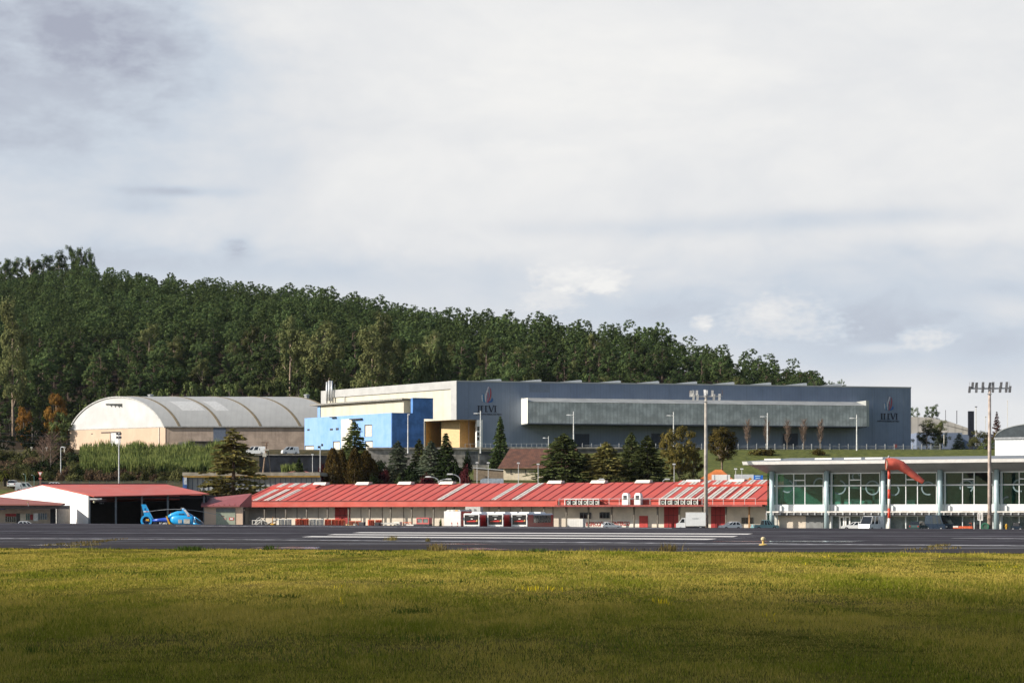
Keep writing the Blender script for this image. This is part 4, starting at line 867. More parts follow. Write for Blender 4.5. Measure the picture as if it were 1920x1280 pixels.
gq('drain_pipe', 298, 299, 801, 850, .2, OFFW); gq('damage', 171, 174, 812, 814, .02, CONCD); gq('gable_band', 131.5, 309, 802.3, 803.6, .06, M('band', (.42, .40, .37), .7))
sg = MB(); rr = random.Random(3)
for k in range(13):
    px = 199.5+k*2.4; u = gpt(px); Y = y1+gy*u; s = -1 if gn[1] > 0 else 1; dep = rr.uniform(2.5, 6)
    zt_ = EYE+(YH-756.5)*Y/F-20; zb_ = EYE+(YH-758.5-dep*(.5 if k < 4 else 1))*Y/F-20; X0, Y0 = gx*u+gn[0]*s*.1, gy*u+gn[1]*s*.1; dx, dy = gx/gd*.24, gy/gd*.24
    sg.add([(X0-dx, Y0-dy, zb_), (X0+dx*.6, Y0+dy*.6, zb_+.3), (X0+dx, Y0+dy, zt_), (X0-dx, Y0-dy, zt_)], [(0, 3, 2, 1)])
sg.build('broken_vent_louvre', M('louvre_dark', (.04, .045, .04), .8), ah)

# ------------------------------------------------------------------ far right: pale dome, dark tower
dm = thing('domed_hall', 'pale ribbed low domed roof behind the right end of the navy hall', 'hall', at(1715, 838, 760)); DMZ = EYE+(YH-781)*760/F-dm.location.z
m = MB(); V = []; N_ = 24
P = [(-8, -.2), (0, 0), (6, -.2), (13, -1.6), (20, -4.0), (26, -6.6)]
for (x, dz) in P:
    for y in (0, 30): V.append((x-1, y, DMZ+dz*1.0))
m.add(V, [(2*i, 2*i+2, 2*i+3, 2*i+1) for i in range(len(P)-1)])
V2 = [(x-1, 0, DMZ+dz-.02) for x, dz in P]+[(25, 0, 4.5), (-9, 0, 4.5)]
m.build('curved_roof', M('dome_sheet', (.58, .52, .43), .6, .05, .2, ribs=('x', .38, .35)), dm)
MB().add(V2, [tuple(range(len(V2)))]).build('roof_face', M('dome_face', (.60, .54, .45), .6, .05, .2, ribs=('x', .38, .35)), dm)
MB().box(-9, 40, -.5, 20, -1, 4.45).build('base_wall', NAVY, dm)
MB().box(-2, 14, -14, -.6, -2, 4.6).build('low_wing', NAVY, dm)
tw = thing('tower_sign', 'tall dark rectangular slab standing on the skyline at the right', 'tower', at(1820.5, 800, 745)); m = MB(); hh = (830-770)*745/F; m.box(-1.0, 1.0, -.5, .5, -3, hh-5.7); m.build('slab', M('slab_dark', (.022, .024, .035), .5), tw); MB().box(-.7, .7, -.3, .3, -9, -3.003).build('foot', DARK, tw)
# ------------------------------------------------------------------ passenger terminal
T = Fr(1656, 365, -1.3, -25)
ter = T.thing('terminal', 'long white and teal glass passenger terminal with overhanging roof at the right', 'terminal')
cols = [1447.5, 1550, 1656, 1762.5, 1868.5, 1975, 2081]
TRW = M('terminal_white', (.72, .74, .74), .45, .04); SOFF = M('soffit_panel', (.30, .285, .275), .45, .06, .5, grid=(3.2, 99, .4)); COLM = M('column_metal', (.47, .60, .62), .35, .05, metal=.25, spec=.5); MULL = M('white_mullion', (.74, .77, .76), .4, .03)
TGL = glassmat('teal_glass', (.58, .82, .79), .45); GGL = glassmat('grey_glass', (.80, .83, .82), 1.0)
zf = T.z(1650, 861.5, -5); zs = T.z(1650, 885, 0); xl = T.x(1391, -5); xr = 50
xg = T.x(1440)
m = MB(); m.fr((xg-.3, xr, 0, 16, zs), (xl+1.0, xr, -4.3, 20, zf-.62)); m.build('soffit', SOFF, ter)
m = MB(); m.fr((xl+.15, xr+.2, -4.85, 20.3, zf-.615), (xl, xr+.4, -5, 20.5, zf-.05)); m.build('roof_edge', M('roof_edge_white', (.74, .72, .68), .4, .04), ter)
m = MB(); m.fr((xl+.3, xr, -4.7, 20, zf-.045), (xl+5, xr, 6, 9, zf+.75)); m.build('roof', M('roof_sheet', (.20, .22, .24), .4, .08, metal=.4), ter)
for px in (1450, 1545, 1600, 1640):
    x = T.x(px, 0); MB().box(x-1.5, x+1.5, -.5, 1.0, zf+.25, zf+.52).build('roof_hatch', WHITE, ter)
z2 = T.z(1650, 945); z1c = T.z(1650, 957.5); z1b = T.z(1650, 961.5); ztr = T.z(1650, 909.5); ztr2 = T.z(1650, 899)
def colbox(c, d): return T.x(c, d)
for c in cols[:-1]:
    m = MB(); x = T.x(c, -.9); m.tube([(x, -.9, 0), (x, -.9, zs+.3)], .44, 16); m.build('column', COLM, ter, True)
    m = MB(); m.box(x+.75, x+.87, -.5, -.38, 0, zs); m.build('downpipe', MULL, ter)
    m = MB(); m.box(x+1.3, x+1.6, -.5, -.2, z1c+.02, z1c+.9); m.build('camera_box', TRW, ter)
ring_r = random.Random(5)
RINGM = M('frosted_ring', (.13, .19, .20), .6, .05)
rings = {0: [(1476, 911, 13), (1499, 905, 9), (1537, 908, 13)], 1: [(1573, 913, 14), (1605, 893, 8), (1636, 914, 14)], 2: [(1676, 918, 11), (1740, 915, 13)], 3: [(1812, 912, 13), (1818, 906, 8)], 4: [(1911, 910, 12), (1889, 940, 10)], 5: []}
for i in range(6):
    c0, c1 = cols[i], cols[i+1]; w_ = c1-c0; fr_ = [.075, .40, .605, .94]; xs_ = [T.x(c0+f*w_) for f in fr_]; x0_ = T.x(c0)+.1; x1_ = T.x(c1)-.1
    for k in range(3):
        MB().box(xs_[k]+.08, xs_[k+1]-.08, .03, .07, z2, zs-.05).build('window_pane', TGL, ter)
    MB().box(x0_-.1, xs_[0]-.08, .03, .07, z2, zs-.05).build('window_pane', TGL, ter); MB().box(xs_[3]+.08, x1_+.1, .03, .07, z2, zs-.05).build('window_pane', TGL, ter)
    f = MB()
    for x in xs_: f.box(x-.065, x+.065, -.12, .12, z2, zs)
    for k in range(3): f.box(xs_[k]+.08, xs_[k+1]-.08, -.1, .11, ztr-.11, ztr+.11)
    f.box(xs_[1]+.08, xs_[2]-.08, -.1, .11, ztr2-.09, ztr2+.09); f.box(x0_-.1, xs_[0]-.08, -.1, .11, ztr-.09, ztr+.09)
    f.box(xs_[0]+.08, xs_[3]-.08, -.1, .11, zs-.20, zs-.01)
    f.build('window_frame', MULL, ter)
    MB().box(xs_[0]-.35, x1_-.25, -.16, .15, z1c+.01, z2).build('spandrel', TRW, ter)
    # ground floor
    zg = z1b-.45; g = [.075, .40, .605, .94]; gx_ = [T.x(c0+q*w_, .5) for q in g]
    if i == 0:
        MB().box(gx_[0]+.1, T.x(1511, .5), .4, .7, 0, zg).build('ground_wall', M('ground_cream', (.58, .50, .40), .7, .05), ter)
        MB().box(T.x(1511, .5)+.02, gx_[3], .42, .6, 0, zg).build('louvre_shutter', M('louvre_grey', (.20, .205, .20), .6, .1), ter)
    else:
        for k in range(3): MB().box(gx_[k]+.07, gx_[k+1]-.07, .5, .54, .1, zg-.1).build('ground_pane', GGL, ter)
        f = MB()
        for x in gx_: f.box(x-.07, x+.07, .38, .62, 0, zg)
        f.box(gx_[0]+.07, gx_[3]-.07, .4, .6, zg-.12, zg); f.build('ground_frame', MULL, ter)
    for (px, py, rp) in rings[i]:
        x, z = T.p(px, py, .02); a0_ = ring_r.uniform(0, 6.28); MB().ring((x, .005, z), rp*.0905, .24, .02, 28, a0_, a0_+ring_r.choice([6.2832, 4.4, 3.6])).build('window_ring', RINGM, ter)
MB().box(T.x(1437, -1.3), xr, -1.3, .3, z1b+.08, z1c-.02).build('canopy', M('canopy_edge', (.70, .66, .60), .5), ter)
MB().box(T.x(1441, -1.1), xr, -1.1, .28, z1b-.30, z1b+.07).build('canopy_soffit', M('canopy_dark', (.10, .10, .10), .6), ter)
m = MB(); x = T.x(1440)
while x < xr: m.box(x, x+.22, -1.28, -1.11, z1b-.32, z1b+.06); x += 1.25
m.build('canopy_bracket', GREYM, ter)
for (p0, p1) in ((1573.5, 1583.5), (1584.5, 1594.5)):
    m = MB(); xa, xb_ = T.x(p0, .3), T.x(p1, .3); d_ = MB(); m.box(xa, xa+.25, .2, .36, 0, 2.5); m.box(xb_-.25, xb_, .2, .36, 0, 2.5); m.box(xa+.25, xb_-.25, .2, .36, 2.2, 2.5); m.box(xa+.25, xb_-.25, .2, .36, 0, .3); o_ = m.build('door', WHITE, ter); MB().box(xa+.26, xb_-.26, .26, .30, .31, 2.19).build('door_pane', GGL, o_)
# inside; upper wall added in dark teal, shade put into its colour
INT = M('inner_wall', (.17, .27, .19), .8, .3, .2, col2=(.06, .12, .10)); MB().box(xg, xr, 9, 9.3, 0, ztr).build('inner_wall', INT, ter); MB().box(xg, xr, 8.9, 9.3, ztr+.003, zs+1).build('shade_upper_wall', M('upper_shade_teal', (.022, .075, .085), .7, .15), ter); MB().box(xg+.1, xr, .75, .85, 0, z1c-.6).build('pane_backing', M('backing_grey', (.55, .55, .52), .6, .12, 1.2), ter); MB().box(xg, xr, .6, 9, z1c-.5, z1c-.02).build('upper_floor', M('inner_floor', (.22, .24, .21), .4), ter)  # pale sheet added behind the ground panes to brighten them
MB().box(xg, xr, .72, 9, -.05, .0).build('ground_floor', M('inner_ground', (.2, .2, .19), .4), ter); MB().box(xg-.2, xg+.05, .13, 9, 0, zs).build('gable_glass', TGL, ter); MB().box(xg, xr, .12, 9, zs+.3, zs+.5).build('ceiling', M('inner_ceiling', (.10, .11, .11), .8), ter)
GW = M('inner_green_white', (.62, .66, .55), .6)
MB().box(T.x(1462, 2), T.x(1548, 2), 2, 2.1, z1c+1.0, z1c+1.15).build('hand_rail', GW, ter)
for (p0, p1, t, d) in ((1566, 1576, 924, 3), (1583, 1612, 935, 3), (1596, 1622, 938, 2.4), (1622, 1634, 937, 3), (1640, 1662, 935, 4), (1700, 1716, 937, 3.5)):
    m = MB(); m.box(T.x(p0, d), T.x(p1, d), d, d+1, z1c, T.z((p0+p1)/2, t, d)); m.build('counter', GW, ter)
m = MB(); d = 4.5; xa, xb_ = T.x(1636, d), T.x(1640, d); m.box(xa, xb_, d, d+.4, z1c, T.z(1638, 917, d)); m.slab([(T.x(1580, d), d, T.z(1580, 909, d)), (xb_, d, T.z(1638, 916.5, d)), (xb_, d+.5, T.z(1638, 916.5, d)), (T.x(1580, d), d+.5, T.z(1580, 909, d))], .35); m.build('inner_beam', GW, ter)
for k in range(30):
    px = 1664+k*8.4+ring_r.uniform(-2, 2)
    if abs(px-1762) < 9 or abs(px-1868) < 9 or px > 1915: continue
    d = 1.2; x = T.x(px, d); m = MB(); m.box(x-.24, x+.24, d, d+.05, z1c+.45, z1c+.95); m.box(x-.24, x+.24, d-.45, d-.01, z1c+.40, z1c+.46); m.box(x-.04, x+.04, d-.25, d-.17, z1c, z1c+.39); m.build('waiting_seat', M('seat_green', (.22, .40, .28), .6), ter)
# white vaulted pavilion above the roof
V_ = Fr(1865, 384, 8, -25); pav = V_.thing('vaulted_pavilion', 'white block with a dark ribbed barrel roof rising behind the terminal at the right edge', 'building')
xa = V_.x(1865.5); zw = V_.z(1865, 823); zt_ = V_.z(1890, 796.5); m = MB(); m.box(xa, xa+17, 0, 14, -4, zw); m.build('wall', TRW, pav)
DV = M('vault_dark', (.085, .10, .11), .35, .1, metal=.5); arcp = [(xa+8.5-8.5*cos(pi*k/20), zw+.06+(zt_-zw)*1.05*sin(pi*k/20)**.9) for k in range(21)]
m = MB(); m.prism(arcp[::-1], -.1, 13.5, 'y'); m.build('barrel_roof', DV, pav)
m = MB()
for r_ in range(0, 14, 1):
    y = r_*1.0-.2
    for k in range(20): a, c = arcp[k], arcp[k+1]; m.add([(a[0], y, a[1]), (c[0], y, c[1]), (c[0], y, c[1]+.16), (a[0], y, a[1]+.16), (a[0], y+.2, a[1]), (c[0], y+.2, c[1]), (c[0], y+.2, c[1]+.16), (a[0], y+.2, a[1]+.16)], [(0, 1, 2, 3), (7, 6, 5, 4), (3, 2, 6, 7)])
m.build('roof_rib', M('rib_light', (.36, .38, .38), .4, .05, metal=.3), pav); MB().box(xa-.12, xa+17, -.25, 14, zw+.0, zw+.28).build('gutter', GREYM, pav)

# ------------------------------------------------------------------ red roofed warehouse
Wd = Fr(940, 400, -1.3, -25); W0 = Wd
wh = Wd.thing('warehouse', 'long low warehouse with salmon red seamed roof and open pillared front', 'warehouse')
ROOFR = M('red_roof', (.50, .078, .055), .5, .07, .25, col2=(.44, .066, .048), fade=((.9, .10, .3), (.47, .135, .10), .4)); SEAM = M('roof_seam', (.32, .055, .05), .6); STRP = M('translucent_strip', (.60, .57, .51), .5, .12, 1.5, streak=.0); FASC = M('red_fascia', (.50, .080, .056), .5, .06, .4, fade=((.5, .5, 1.5), (.46, .16, .13), .4))
WALLC = M('warehouse_wall', (.66, .58, .47), .8, .08, .4, streak=.10); DOORR = M('door_red', (.32, .022, .02), .55, .06)
ze = Wd.z(940, 949.3); zft = Wd.z(940, 938.5, 0); RD = 13.0; zrg = Wd.z(940, 905.5, RD)
xl = Wd.x(449); xm = Wd.x(1040); xr = Wd.x(1437)
def roofpt(x, t): return (x, .15+(RD-.15)*t, zft+.1+(zrg-zft-.1)*t)
m = MB(); m.slab([roofpt(xl, 0), roofpt(xr, 0), roofpt(xr, 1), roofpt(xl, 1)], .2); m.slab([(xl, RD+.01, zrg), (xr, RD+.01, zrg), (xr, RD*2, zft+.1), (xl, RD*2, zft+.1)], .2); roof = m.build('roof', ROOFR, wh)
s = MB(); x = xl+.6
while x < xr: 
    a, b2 = roofpt(x, 0), roofpt(x, 1); s.slab([(a[0]-.045, a[1], a[2]+.09), (a[0]+.045, a[1], a[2]+.09), (b2[0]+.045, b2[1], b2[2]+.09), (b2[0]-.045, b2[1], b2[2]+.09)], .08); x += 2.02
s.build('standing_seam', SEAM, roof)
def tstrip(pb_, t0=0.03, t1=.98, wd=.50, up=.07):
    x = Wd.x(pb_, .15); m = MB()
    for dx in (-.33, .33):
        a, b2 = roofpt(x+dx, t0), roofpt(x+dx, t1); m.slab([(a[0]-wd/2*.95, a[1], a[2]+up), (a[0]+wd/2*.95, a[1], a[2]+up), (b2[0]+wd/2*.95, b2[1], b2[2]+up), (b2[0]-wd/2*.95, b2[1], b2[2]+up)], .06)
    m.build('translucent_strip', STRP, roof)
def raised(pxa, pxb, t0, strips):
    xa, xb_ = Wd.x(pxa, 9), Wd.x(pxb, 9); a, b2, c, d = roofpt(xa, t0), roofpt(xb_, t0), roofpt(xb_, 1), roofpt(xa, 1); m = MB(); up = .30
    m.slab([(p[0], p[1], p[2]+up) for p in (a, b2, c, d)], .29); m.build('raised_roof', ROOFR, wh)
for p in (475, 497, 519, 822, 923, 963, 1241, 1263, 1285, 1307, 1328, 1349, 1371, 1392): tstrip(p, .03, .70 if (p < 530 or p > 1200) else .98)
raised(503, 588, .74, 0); raised(1262, 1437, .74, 0)
for p in (475, 497, 519, 1241, 1263, 1285, 1307, 1328, 1349, 1371, 1392): tstrip(p, .75, .985, .5, .37)
VENTW = M('vent_white', (.68, .66, .58), .5, .04)
for p in (601, 681, 760, 838, 1041, 1122, 1206, 1300, 1382):
    x = Wd.x(p, RD-.5); m = MB(); m.fr((x-1.5, x+1.5, RD-1.3, RD+.5, zrg-.15), (x-1.15, x+1.6, RD-1.0, RD+.4, zrg+.42)); m.build('ridge_vent', VENTW, wh)
m = MB(); m.box(xl-.02, Wd.x(1045), 0, .14, ze, zft); m.build('fascia', FASC, wh); m = MB(); m.box(xl-.05, xm-.01, -.08, .16, zft+.002, zft+.14); m.build('gutter', M('gutter_dark', (.13, .03, .028), .6), wh)
m = MB(); m.box(xl-2.2, xl-.03, -.05, 3.2, ze+.02, ze+.40); m.build('side_canopy', FASC, wh)
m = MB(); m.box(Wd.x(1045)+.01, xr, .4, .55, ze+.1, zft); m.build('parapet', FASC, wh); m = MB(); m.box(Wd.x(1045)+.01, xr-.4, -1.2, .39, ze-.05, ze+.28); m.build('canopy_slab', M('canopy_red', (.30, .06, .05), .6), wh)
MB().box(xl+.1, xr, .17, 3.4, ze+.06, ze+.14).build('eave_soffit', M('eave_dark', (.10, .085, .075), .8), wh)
wd_ = 2.7; m = MB(); m.box(xl+.5, xr-.3, wd_, wd_+.3, 0, ze+.05); m.build('back_wall', WALLC, wh)
m = MB(); m.box(xr-.3, xr-.02, .56, RD*2, 0, zft); m.prism([(.6, zft+.003), (RD*2-.2, zft+.003), (RD, zrg-.25)], xr-.25, xr-.03, 'x'); m.build('end_wall', M('end_wall_grey', (.30, .28, .27), .7, .08), wh)
m = MB(); m.prism([(.6, 0), (RD*2-.2, 0), (RD*2-.2, zft-.1), (RD, zrg-.25), (.6, zft-.1)], xl+.2, xl+.45, 'x'); m.build('end_wall', WALLC, wh)
PILD = M('pillar_paint', (.17, .15, .12), .7, .15)
for p in (457, 495, 535, 574, 613, 652.5, 692, 731.5, 771, 812, 850, 893, 935, 977.5, 1019, 1061, 1102.5, 1146, 1188, 1232, 1273, 1317, 1360.5, 1404):
    x = Wd.x(p, .5); m = MB(); m.box(x-.13, x+.13, .62, .88, 0, ze-.502); m.box(x-.17, x+.17, .60, .90, ze-.5, ze-.062); m.build('pillar', PILD if p not in (1404,) else M('pillar_orange', (.36, .20, .09), .7), wh)
for p in range(515, 1040, 40):
    x = Wd.x(p+2, wd_); MB().box(x-.05, x+.05, wd_-.08, wd_-.004, 0, ze).build('wall_joint', M('joint_brown', (.2, .16, .13), .8), wh)
for (p0, p1, t) in ((628, 656, 949), (1198.5, 1214.5, 966.5), (1245, 1272, 949), (1333, 1360, 949)):
    m = MB(); Wd.pb(m, p0, p1, t, 1000, wd_-.12, wd_-.006); o_ = m.build('door', DOORR if p1-p0 > 20 else RED, wh)
    if p1-p0 > 20:
        for q in (.34, .67): x = Wd.x(p0+(p1-p0)*q, wd_); MB().box(x-.03, x+.03, wd_-.17, wd_-.125, 0, ze-.2).build('door_leaf_joint', M('door_dark', (.12, .01, .01), .6), o_)
        MB().box(Wd.x(p0, wd_)+.05, Wd.x(p1, wd_)-.05, wd_-.16, wd_-.125, Wd.z(p0, 966, wd_), Wd.z(p0, 965, wd_)).build('door_rail', M('door_dark', (.12, .01, .01), .6), o_)
for (p0, p1, t, bt) in ((1088, 1108, 960, 971.5), (1125, 1143, 959.5, 971), (1391, 1412, 969.5, 981)):
    m = MB(); Wd.pb(m, p0, p1, t, bt, wd_-.10, wd_-.006); o_ = m.build('window', BLACKGL, wh); f = MB()
    for q in (0, .33, .66, 1): x = Wd.x(p0+(p1-p0)*q, wd_); f.box(x-.05, x+.05, wd_-.16, wd_-.105, Wd.z(p0, bt, wd_), Wd.z(p0, t, wd_))
    f.build('window_bars', M('bars', (.16, .16, .16), .6), o_)
m = MB(); Wd.pb(m, 1060, 1200, 974, 1000, wd_-.05, wd_-.005); m.build('white_dado', M('dado_white', (.70, .66, .58), .7, .05), wh)
LR = M('letter_red', (.42, .05, .035), .6)
xa, xb_ = Wd.x(1094, wd_), Wd.x(1136, wd_); lettering('E INSPECCIÓN', xa, wd_-.06, Wd.z(1115, 986, wd_), xb_-xa, .98, LR, wh, 'wall_lettering', .03)
xa, xb_ = Wd.x(1141, wd_), Wd.x(1181, wd_); lettering('FRONTERIZO', xa, wd_-.06, Wd.z(1160, 985, wd_), xb_-xa, .80, LR, wh, 'wall_lettering', .03)
# roof gallery: caged condensers, two cooling units, hand rail
for nm, p0, p1, lb in (('a', 1060, 1124, 'white caged row of air conditioners on the red roof edge nearer the buses'), ('b', 1237, 1309, 'white caged row of air conditioners on the red roof edge beside the light mast')):
    zA = ze+.28; x0_, x1_ = Wd.x(p0, -.6), Wd.x(p1, -.6); o_ = thing('condenser_rack', lb, 'air conditioners', (0, 0, 0), 0, 'condenser racks on the warehouse roof'); o_.matrix_world = Matrix.Translation(W0.o) @ Matrix.Rotation(W0.a, 4, 'Z') @ Matrix.Translation((x0_, -.9, zA))
    wx = x1_-x0_; f = MB(); n_ = 6; H_ = 1.02
    for k in range(n_+1): f.box(wx*k/n_-.06, wx*k/n_+.06, 0, .1, 0, H_)
    f.box(-.06, wx+.06, -.02, .12, H_+.002, H_+.16); f.box(-.06, wx+.06, 1.1, 1.2, H_+.002, H_+.16); f.box(-.06, .06, .13, 1.09, H_+.002, H_+.16); f.box(wx-.06, wx+.06, .13, 1.09, H_+.002, H_+.16); f.build('frame', WHITE, o_)
    for k in range(n_):
        u = MB(); xa = wx*(k+.12)/n_; xb2 = wx*(k+.88)/n_; u.box(xa, xb2, .25, .95, 0, .85); q = u.build('condenser', M('condenser_green', (.10, .13, .10), .6, .2), o_)
        g_ = MB(); g_.ring(((xa+xb2)/2, .24, .42), .34, .08, .02, 12); g_.build('fan_guard', WHITE, q)
for p, lb in ((1173, 'left of the two white boxy cooling units standing on the red roof edge'), (1196, 'right of the two white boxy cooling units standing on the red roof edge')):
    x = Wd.x(p, -.6); o_ = thing('cooling_unit', lb, 'cooling unit', (0, 0, 0), 0, 'boxy cooling units on the roof'); o_.matrix_world = Matrix.Translation(W0.o) @ Matrix.Rotation(W0.a, 4, 'Z') @ Matrix.Translation((x, -.9, ze+.28))
    m = MB(); m.box(-.60, .60, 0, 1.2, 0, 1.75); m.fr((-.60, .60, 0, 1.2, 1.751), (-.38, .38, .15, 1.05, 2.15)); m.build('housing', WHITE, o_); MB().box(-.32, .32, -.05, -.004, .95, 1.8-.1).build('louvre', DARK, o_)
rl = MB(); hr = ze+.28
xs_ = np.arange(Wd.x(1048, -1.1), Wd.x(1432, -1.1), 2.0)
rt = thing('roof_railing', 'thin white hand rail along the red roof edge of the warehouse', 'railing', (0, 0, 0)); rt.matrix_world = Matrix.Translation(W0.o) @ Matrix.Rotation(W0.a, 4, 'Z')
for x in xs_: MB().box(x-.03, x+.03, -1.13, -1.07, hr, hr+1.1).build('post', GALV, rt)
MB().box(xs_[0], xs_[-1], -1.12, -1.08, hr+1.1, hr+1.16).build('hand_rail', GALV, rt)
ld = MB(); x = xr+.6
for dx in (0, .6): ld.tube([(x+dx, .3, 0), (x+dx, .3, ze+2.0), (x+dx, .9, ze+2.0), (x+dx, .9, ze+1)], .05, 6)
for k in range(14): ld.box(x, x+.6, .28, .32, .4*k+.3, .4*k+.36)
ld.build('ladder', GALV, wh)

# ------------------------------------------------------------------ low annexe with seamed roof between hangar and warehouse
Lb = Fr(415, 410, -1.3, -10); lo_ = Lb.thing('low_building', 'small cream building with dusky red seamed roof and grey green door beside the helicopter', 'building')
zr0 = Lb.z(415, 947); m = MB(); m.add([(Lb.x(380), -1, zr0), (Lb.x(452), -1, zr0), (Lb.x(472, 6), 6, Lb.z(478, 924.5, 6)), (Lb.x(380, 6), 6, Lb.z(383, 934, 6)), (Lb.x(380), -1, zr0-.3), (Lb.x(452), -1, zr0-.3), (Lb.x(472, 6), 6, zr0-.3), (Lb.x(380, 6), 6, zr0-.3)], [(0, 1, 2, 3), (7, 6, 5, 4), (0, 4, 5, 1), (1, 5, 6, 2), (2, 6, 7, 3), (3, 7, 4, 0)])
r_ = m.build('roof', M('dusky_red_roof', (.28, .085, .085), .55, .06), lo_); s = MB()
for p in range(393, 480, 10):
    a = (Lb.x(p), -1.02, zr0+.06); t = (p-380)/106; zt2 = Lb.z(383, 934, 6)+(Lb.z(478, 924, 6)-Lb.z(383, 934, 6))*t; c = (Lb.x(p+1, 6), 6, zt2+.08)
    if p < 450: s.slab([(a[0]-.05, a[1], a[2]), (a[0]+.05, a[1], a[2]), (c[0]+.05, c[1], c[2]), (c[0]-.05, c[1], c[2])], .08)
s.build('roof_seam', SEAM, r_)
m = MB(); m.box(Lb.x(383), Lb.x(455), .0, .3, 0, zr0-.3); m.build('wall', PEACH, lo_); m = MB(); Lb.pb(m, 405, 441, 959, 1000, -.08, -.006); d_ = m.build('sliding_door', M('sage_door', (.30, .33, .25), .6, .06), lo_); m = MB(); Lb.pb(m, 405, 441, 952, 958.8, -.1, -.006); m.build('door_header', M('header_grey', (.19, .21, .20), .6), lo_)
m = MB(); Lb.pb(m, 429.5, 438.5, 969.5, 974.5, -.12, -.085); s_ = m.build('notice', M('notice_red', (.58, .10, .08), .5), d_); m = MB(); Lb.pb(m, 431.5, 436.8, 970.8, 973.2, -.14, -.125); m.build('notice_text', WHITE, d_)
m = MB(); Lb.pb(m, 419, 424, 970, 974, -.11, -.085); m.build('faded_notice', M('faded', (.45, .30, .24), .6), d_)

# ------------------------------------------------------------------ hangar
hz = -1.3; apx_ = at(80, 909, 412); Bx = (165.5-960)/F*400; Cx = (386-960)/F*412; Ax = (-16-960)/F*424
HWH = M('hangar_white', (.80, .79, .76), .55, .04, .2); HR = M('hangar_red_roof', (.54, .098, .068), .5, .05, .15, fade=((.35, .35, .3), (.50, .17, .14), .5)); HD = M('inside_shade_black', (.020, .022, .028), .9, .1)  # inside tone is near-black, the shade within carried by the colour
ha = thing('hangar', 'white gabled aircraft hangar with salmon red roof and open dark front behind the helicopter', 'hangar', (Bx, 400, hz))
def hp(px, py, Y): p = at(px, py, Y); return (p[0]-Bx, p[1]-400, p[2]-hz)
A0 = (Ax-Bx, 24); B0 = (0, 0); C0 = (Cx-Bx, 12); ap = hp(80, 909, 412); be = hp(165.5, 929, 400); ae = hp(-16, 932, 424); re = hp(312, 908.5, 424); ce = hp(389, 926.2, 411.5)
gp = [(*A0, 0), (*B0, 0), be, ap, (A0[0], A0[1], ae[2])]
m = MB(); g2 = [(p[0]+.25, p[1]+.3, p[2]-.02) for p in gp]; m.add(gp+g2, [(0, 1, 2, 3, 4), (9, 8, 7, 6, 5)]+[(i, 5+i, 5+(i+1) % 5, (i+1) % 5) for i in range(5)]); m.build('gable_wall', HWH, ha)
ov = Vector((.5, -.86, 0)).normalized()
m = MB(); e1 = hp(176, 931, 399); m.slab([(be[0]-.15, be[1]-.1, be[2]+.28), (e1[0], e1[1], e1[2]+.12), (ce[0]+.4, ce[1]-.5, ce[2]+.1), (re[0], re[1], re[2]+.12), (ap[0]-.1, ap[1]-.1, ap[2]+.12)], .16); m.build('roof', HR, ha)
m = MB(); m.slab([(re[0], re[1]+.02, re[2]+.1), (ce[0]+.4, ce[1]+12, ce[2]-1), (A0[0]+4, A0[1]+14, ae[2]-1), (A0[0], A0[1], ae[2]+.1), (ap[0], ap[1]+.02, ap[2]+.1)], .12); m.build('roof', HR, ha)
m = MB(); m.box(ap[0], re[0]-.5, ap[1]+5.9, ap[1]+6.1, ap[2], ap[2]+.45); 
m = MB(); rd = (Vector(re)-Vector(ap)); m.slab([tuple(Vector(ap)+Vector((.3, .4, .32))), tuple(Vector(re)+Vector((0, .4, .32))), tuple(Vector(re)+Vector((0, .9, .30))), tuple(Vector(ap)+Vector((.3, .9, .30)))], .3); m.build('ridge_cap', M('ridge_dark', (.06, .06, .065), .6), ha)
# interior with its shade put into near-black colours: back, floor, right wall, soffit
bk = [(A0[0]+4, A0[1]+13), (C0[0]-8, C0[1]+14)]
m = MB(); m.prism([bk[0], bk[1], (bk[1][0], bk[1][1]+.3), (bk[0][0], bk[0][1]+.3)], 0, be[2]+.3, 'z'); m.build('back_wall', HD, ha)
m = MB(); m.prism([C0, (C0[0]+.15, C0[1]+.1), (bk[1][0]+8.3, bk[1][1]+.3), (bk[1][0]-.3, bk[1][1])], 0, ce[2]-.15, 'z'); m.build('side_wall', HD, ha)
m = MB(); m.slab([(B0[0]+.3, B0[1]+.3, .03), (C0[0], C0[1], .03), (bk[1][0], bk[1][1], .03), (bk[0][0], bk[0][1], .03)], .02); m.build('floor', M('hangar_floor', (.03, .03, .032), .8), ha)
for px in (168, 216.5, 265, 313.5, 382.5):
    t = (px-166)/(386-166); x, y = B0[0]+(C0[0]-B0[0])*t, B0[1]+(C0[1]-B0[1])*t; zt2 = be[2]+(ce[2]-be[2])*t; m = MB(); m.box(x-.16, x+.16, y-.16, y+.16, 0, zt2-.12); m.build('post', M('post_blue_grey', (.16, .18, .20), .5), ha)
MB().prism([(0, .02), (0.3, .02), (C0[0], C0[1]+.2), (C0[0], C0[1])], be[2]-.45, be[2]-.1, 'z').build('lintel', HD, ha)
x = 0.9; m = MB(); m.box(.35, 2.6, -.6, -.3, be[2]-.75, be[2]-.45); o_ = m.build('door_track_box', WHITE, ha); MB().lathe([(.16, 0), (.22, .2), (.16, .38), (.03, .42)], (1.2, -.5, be[2]-1.35), 8).build('bell_lamp', M('bell', (.6, .55, .35), .5), ha)
LW = M('sign_grey_white', (.42, .42, .43), .6); fx = atan2(12, C0[0])
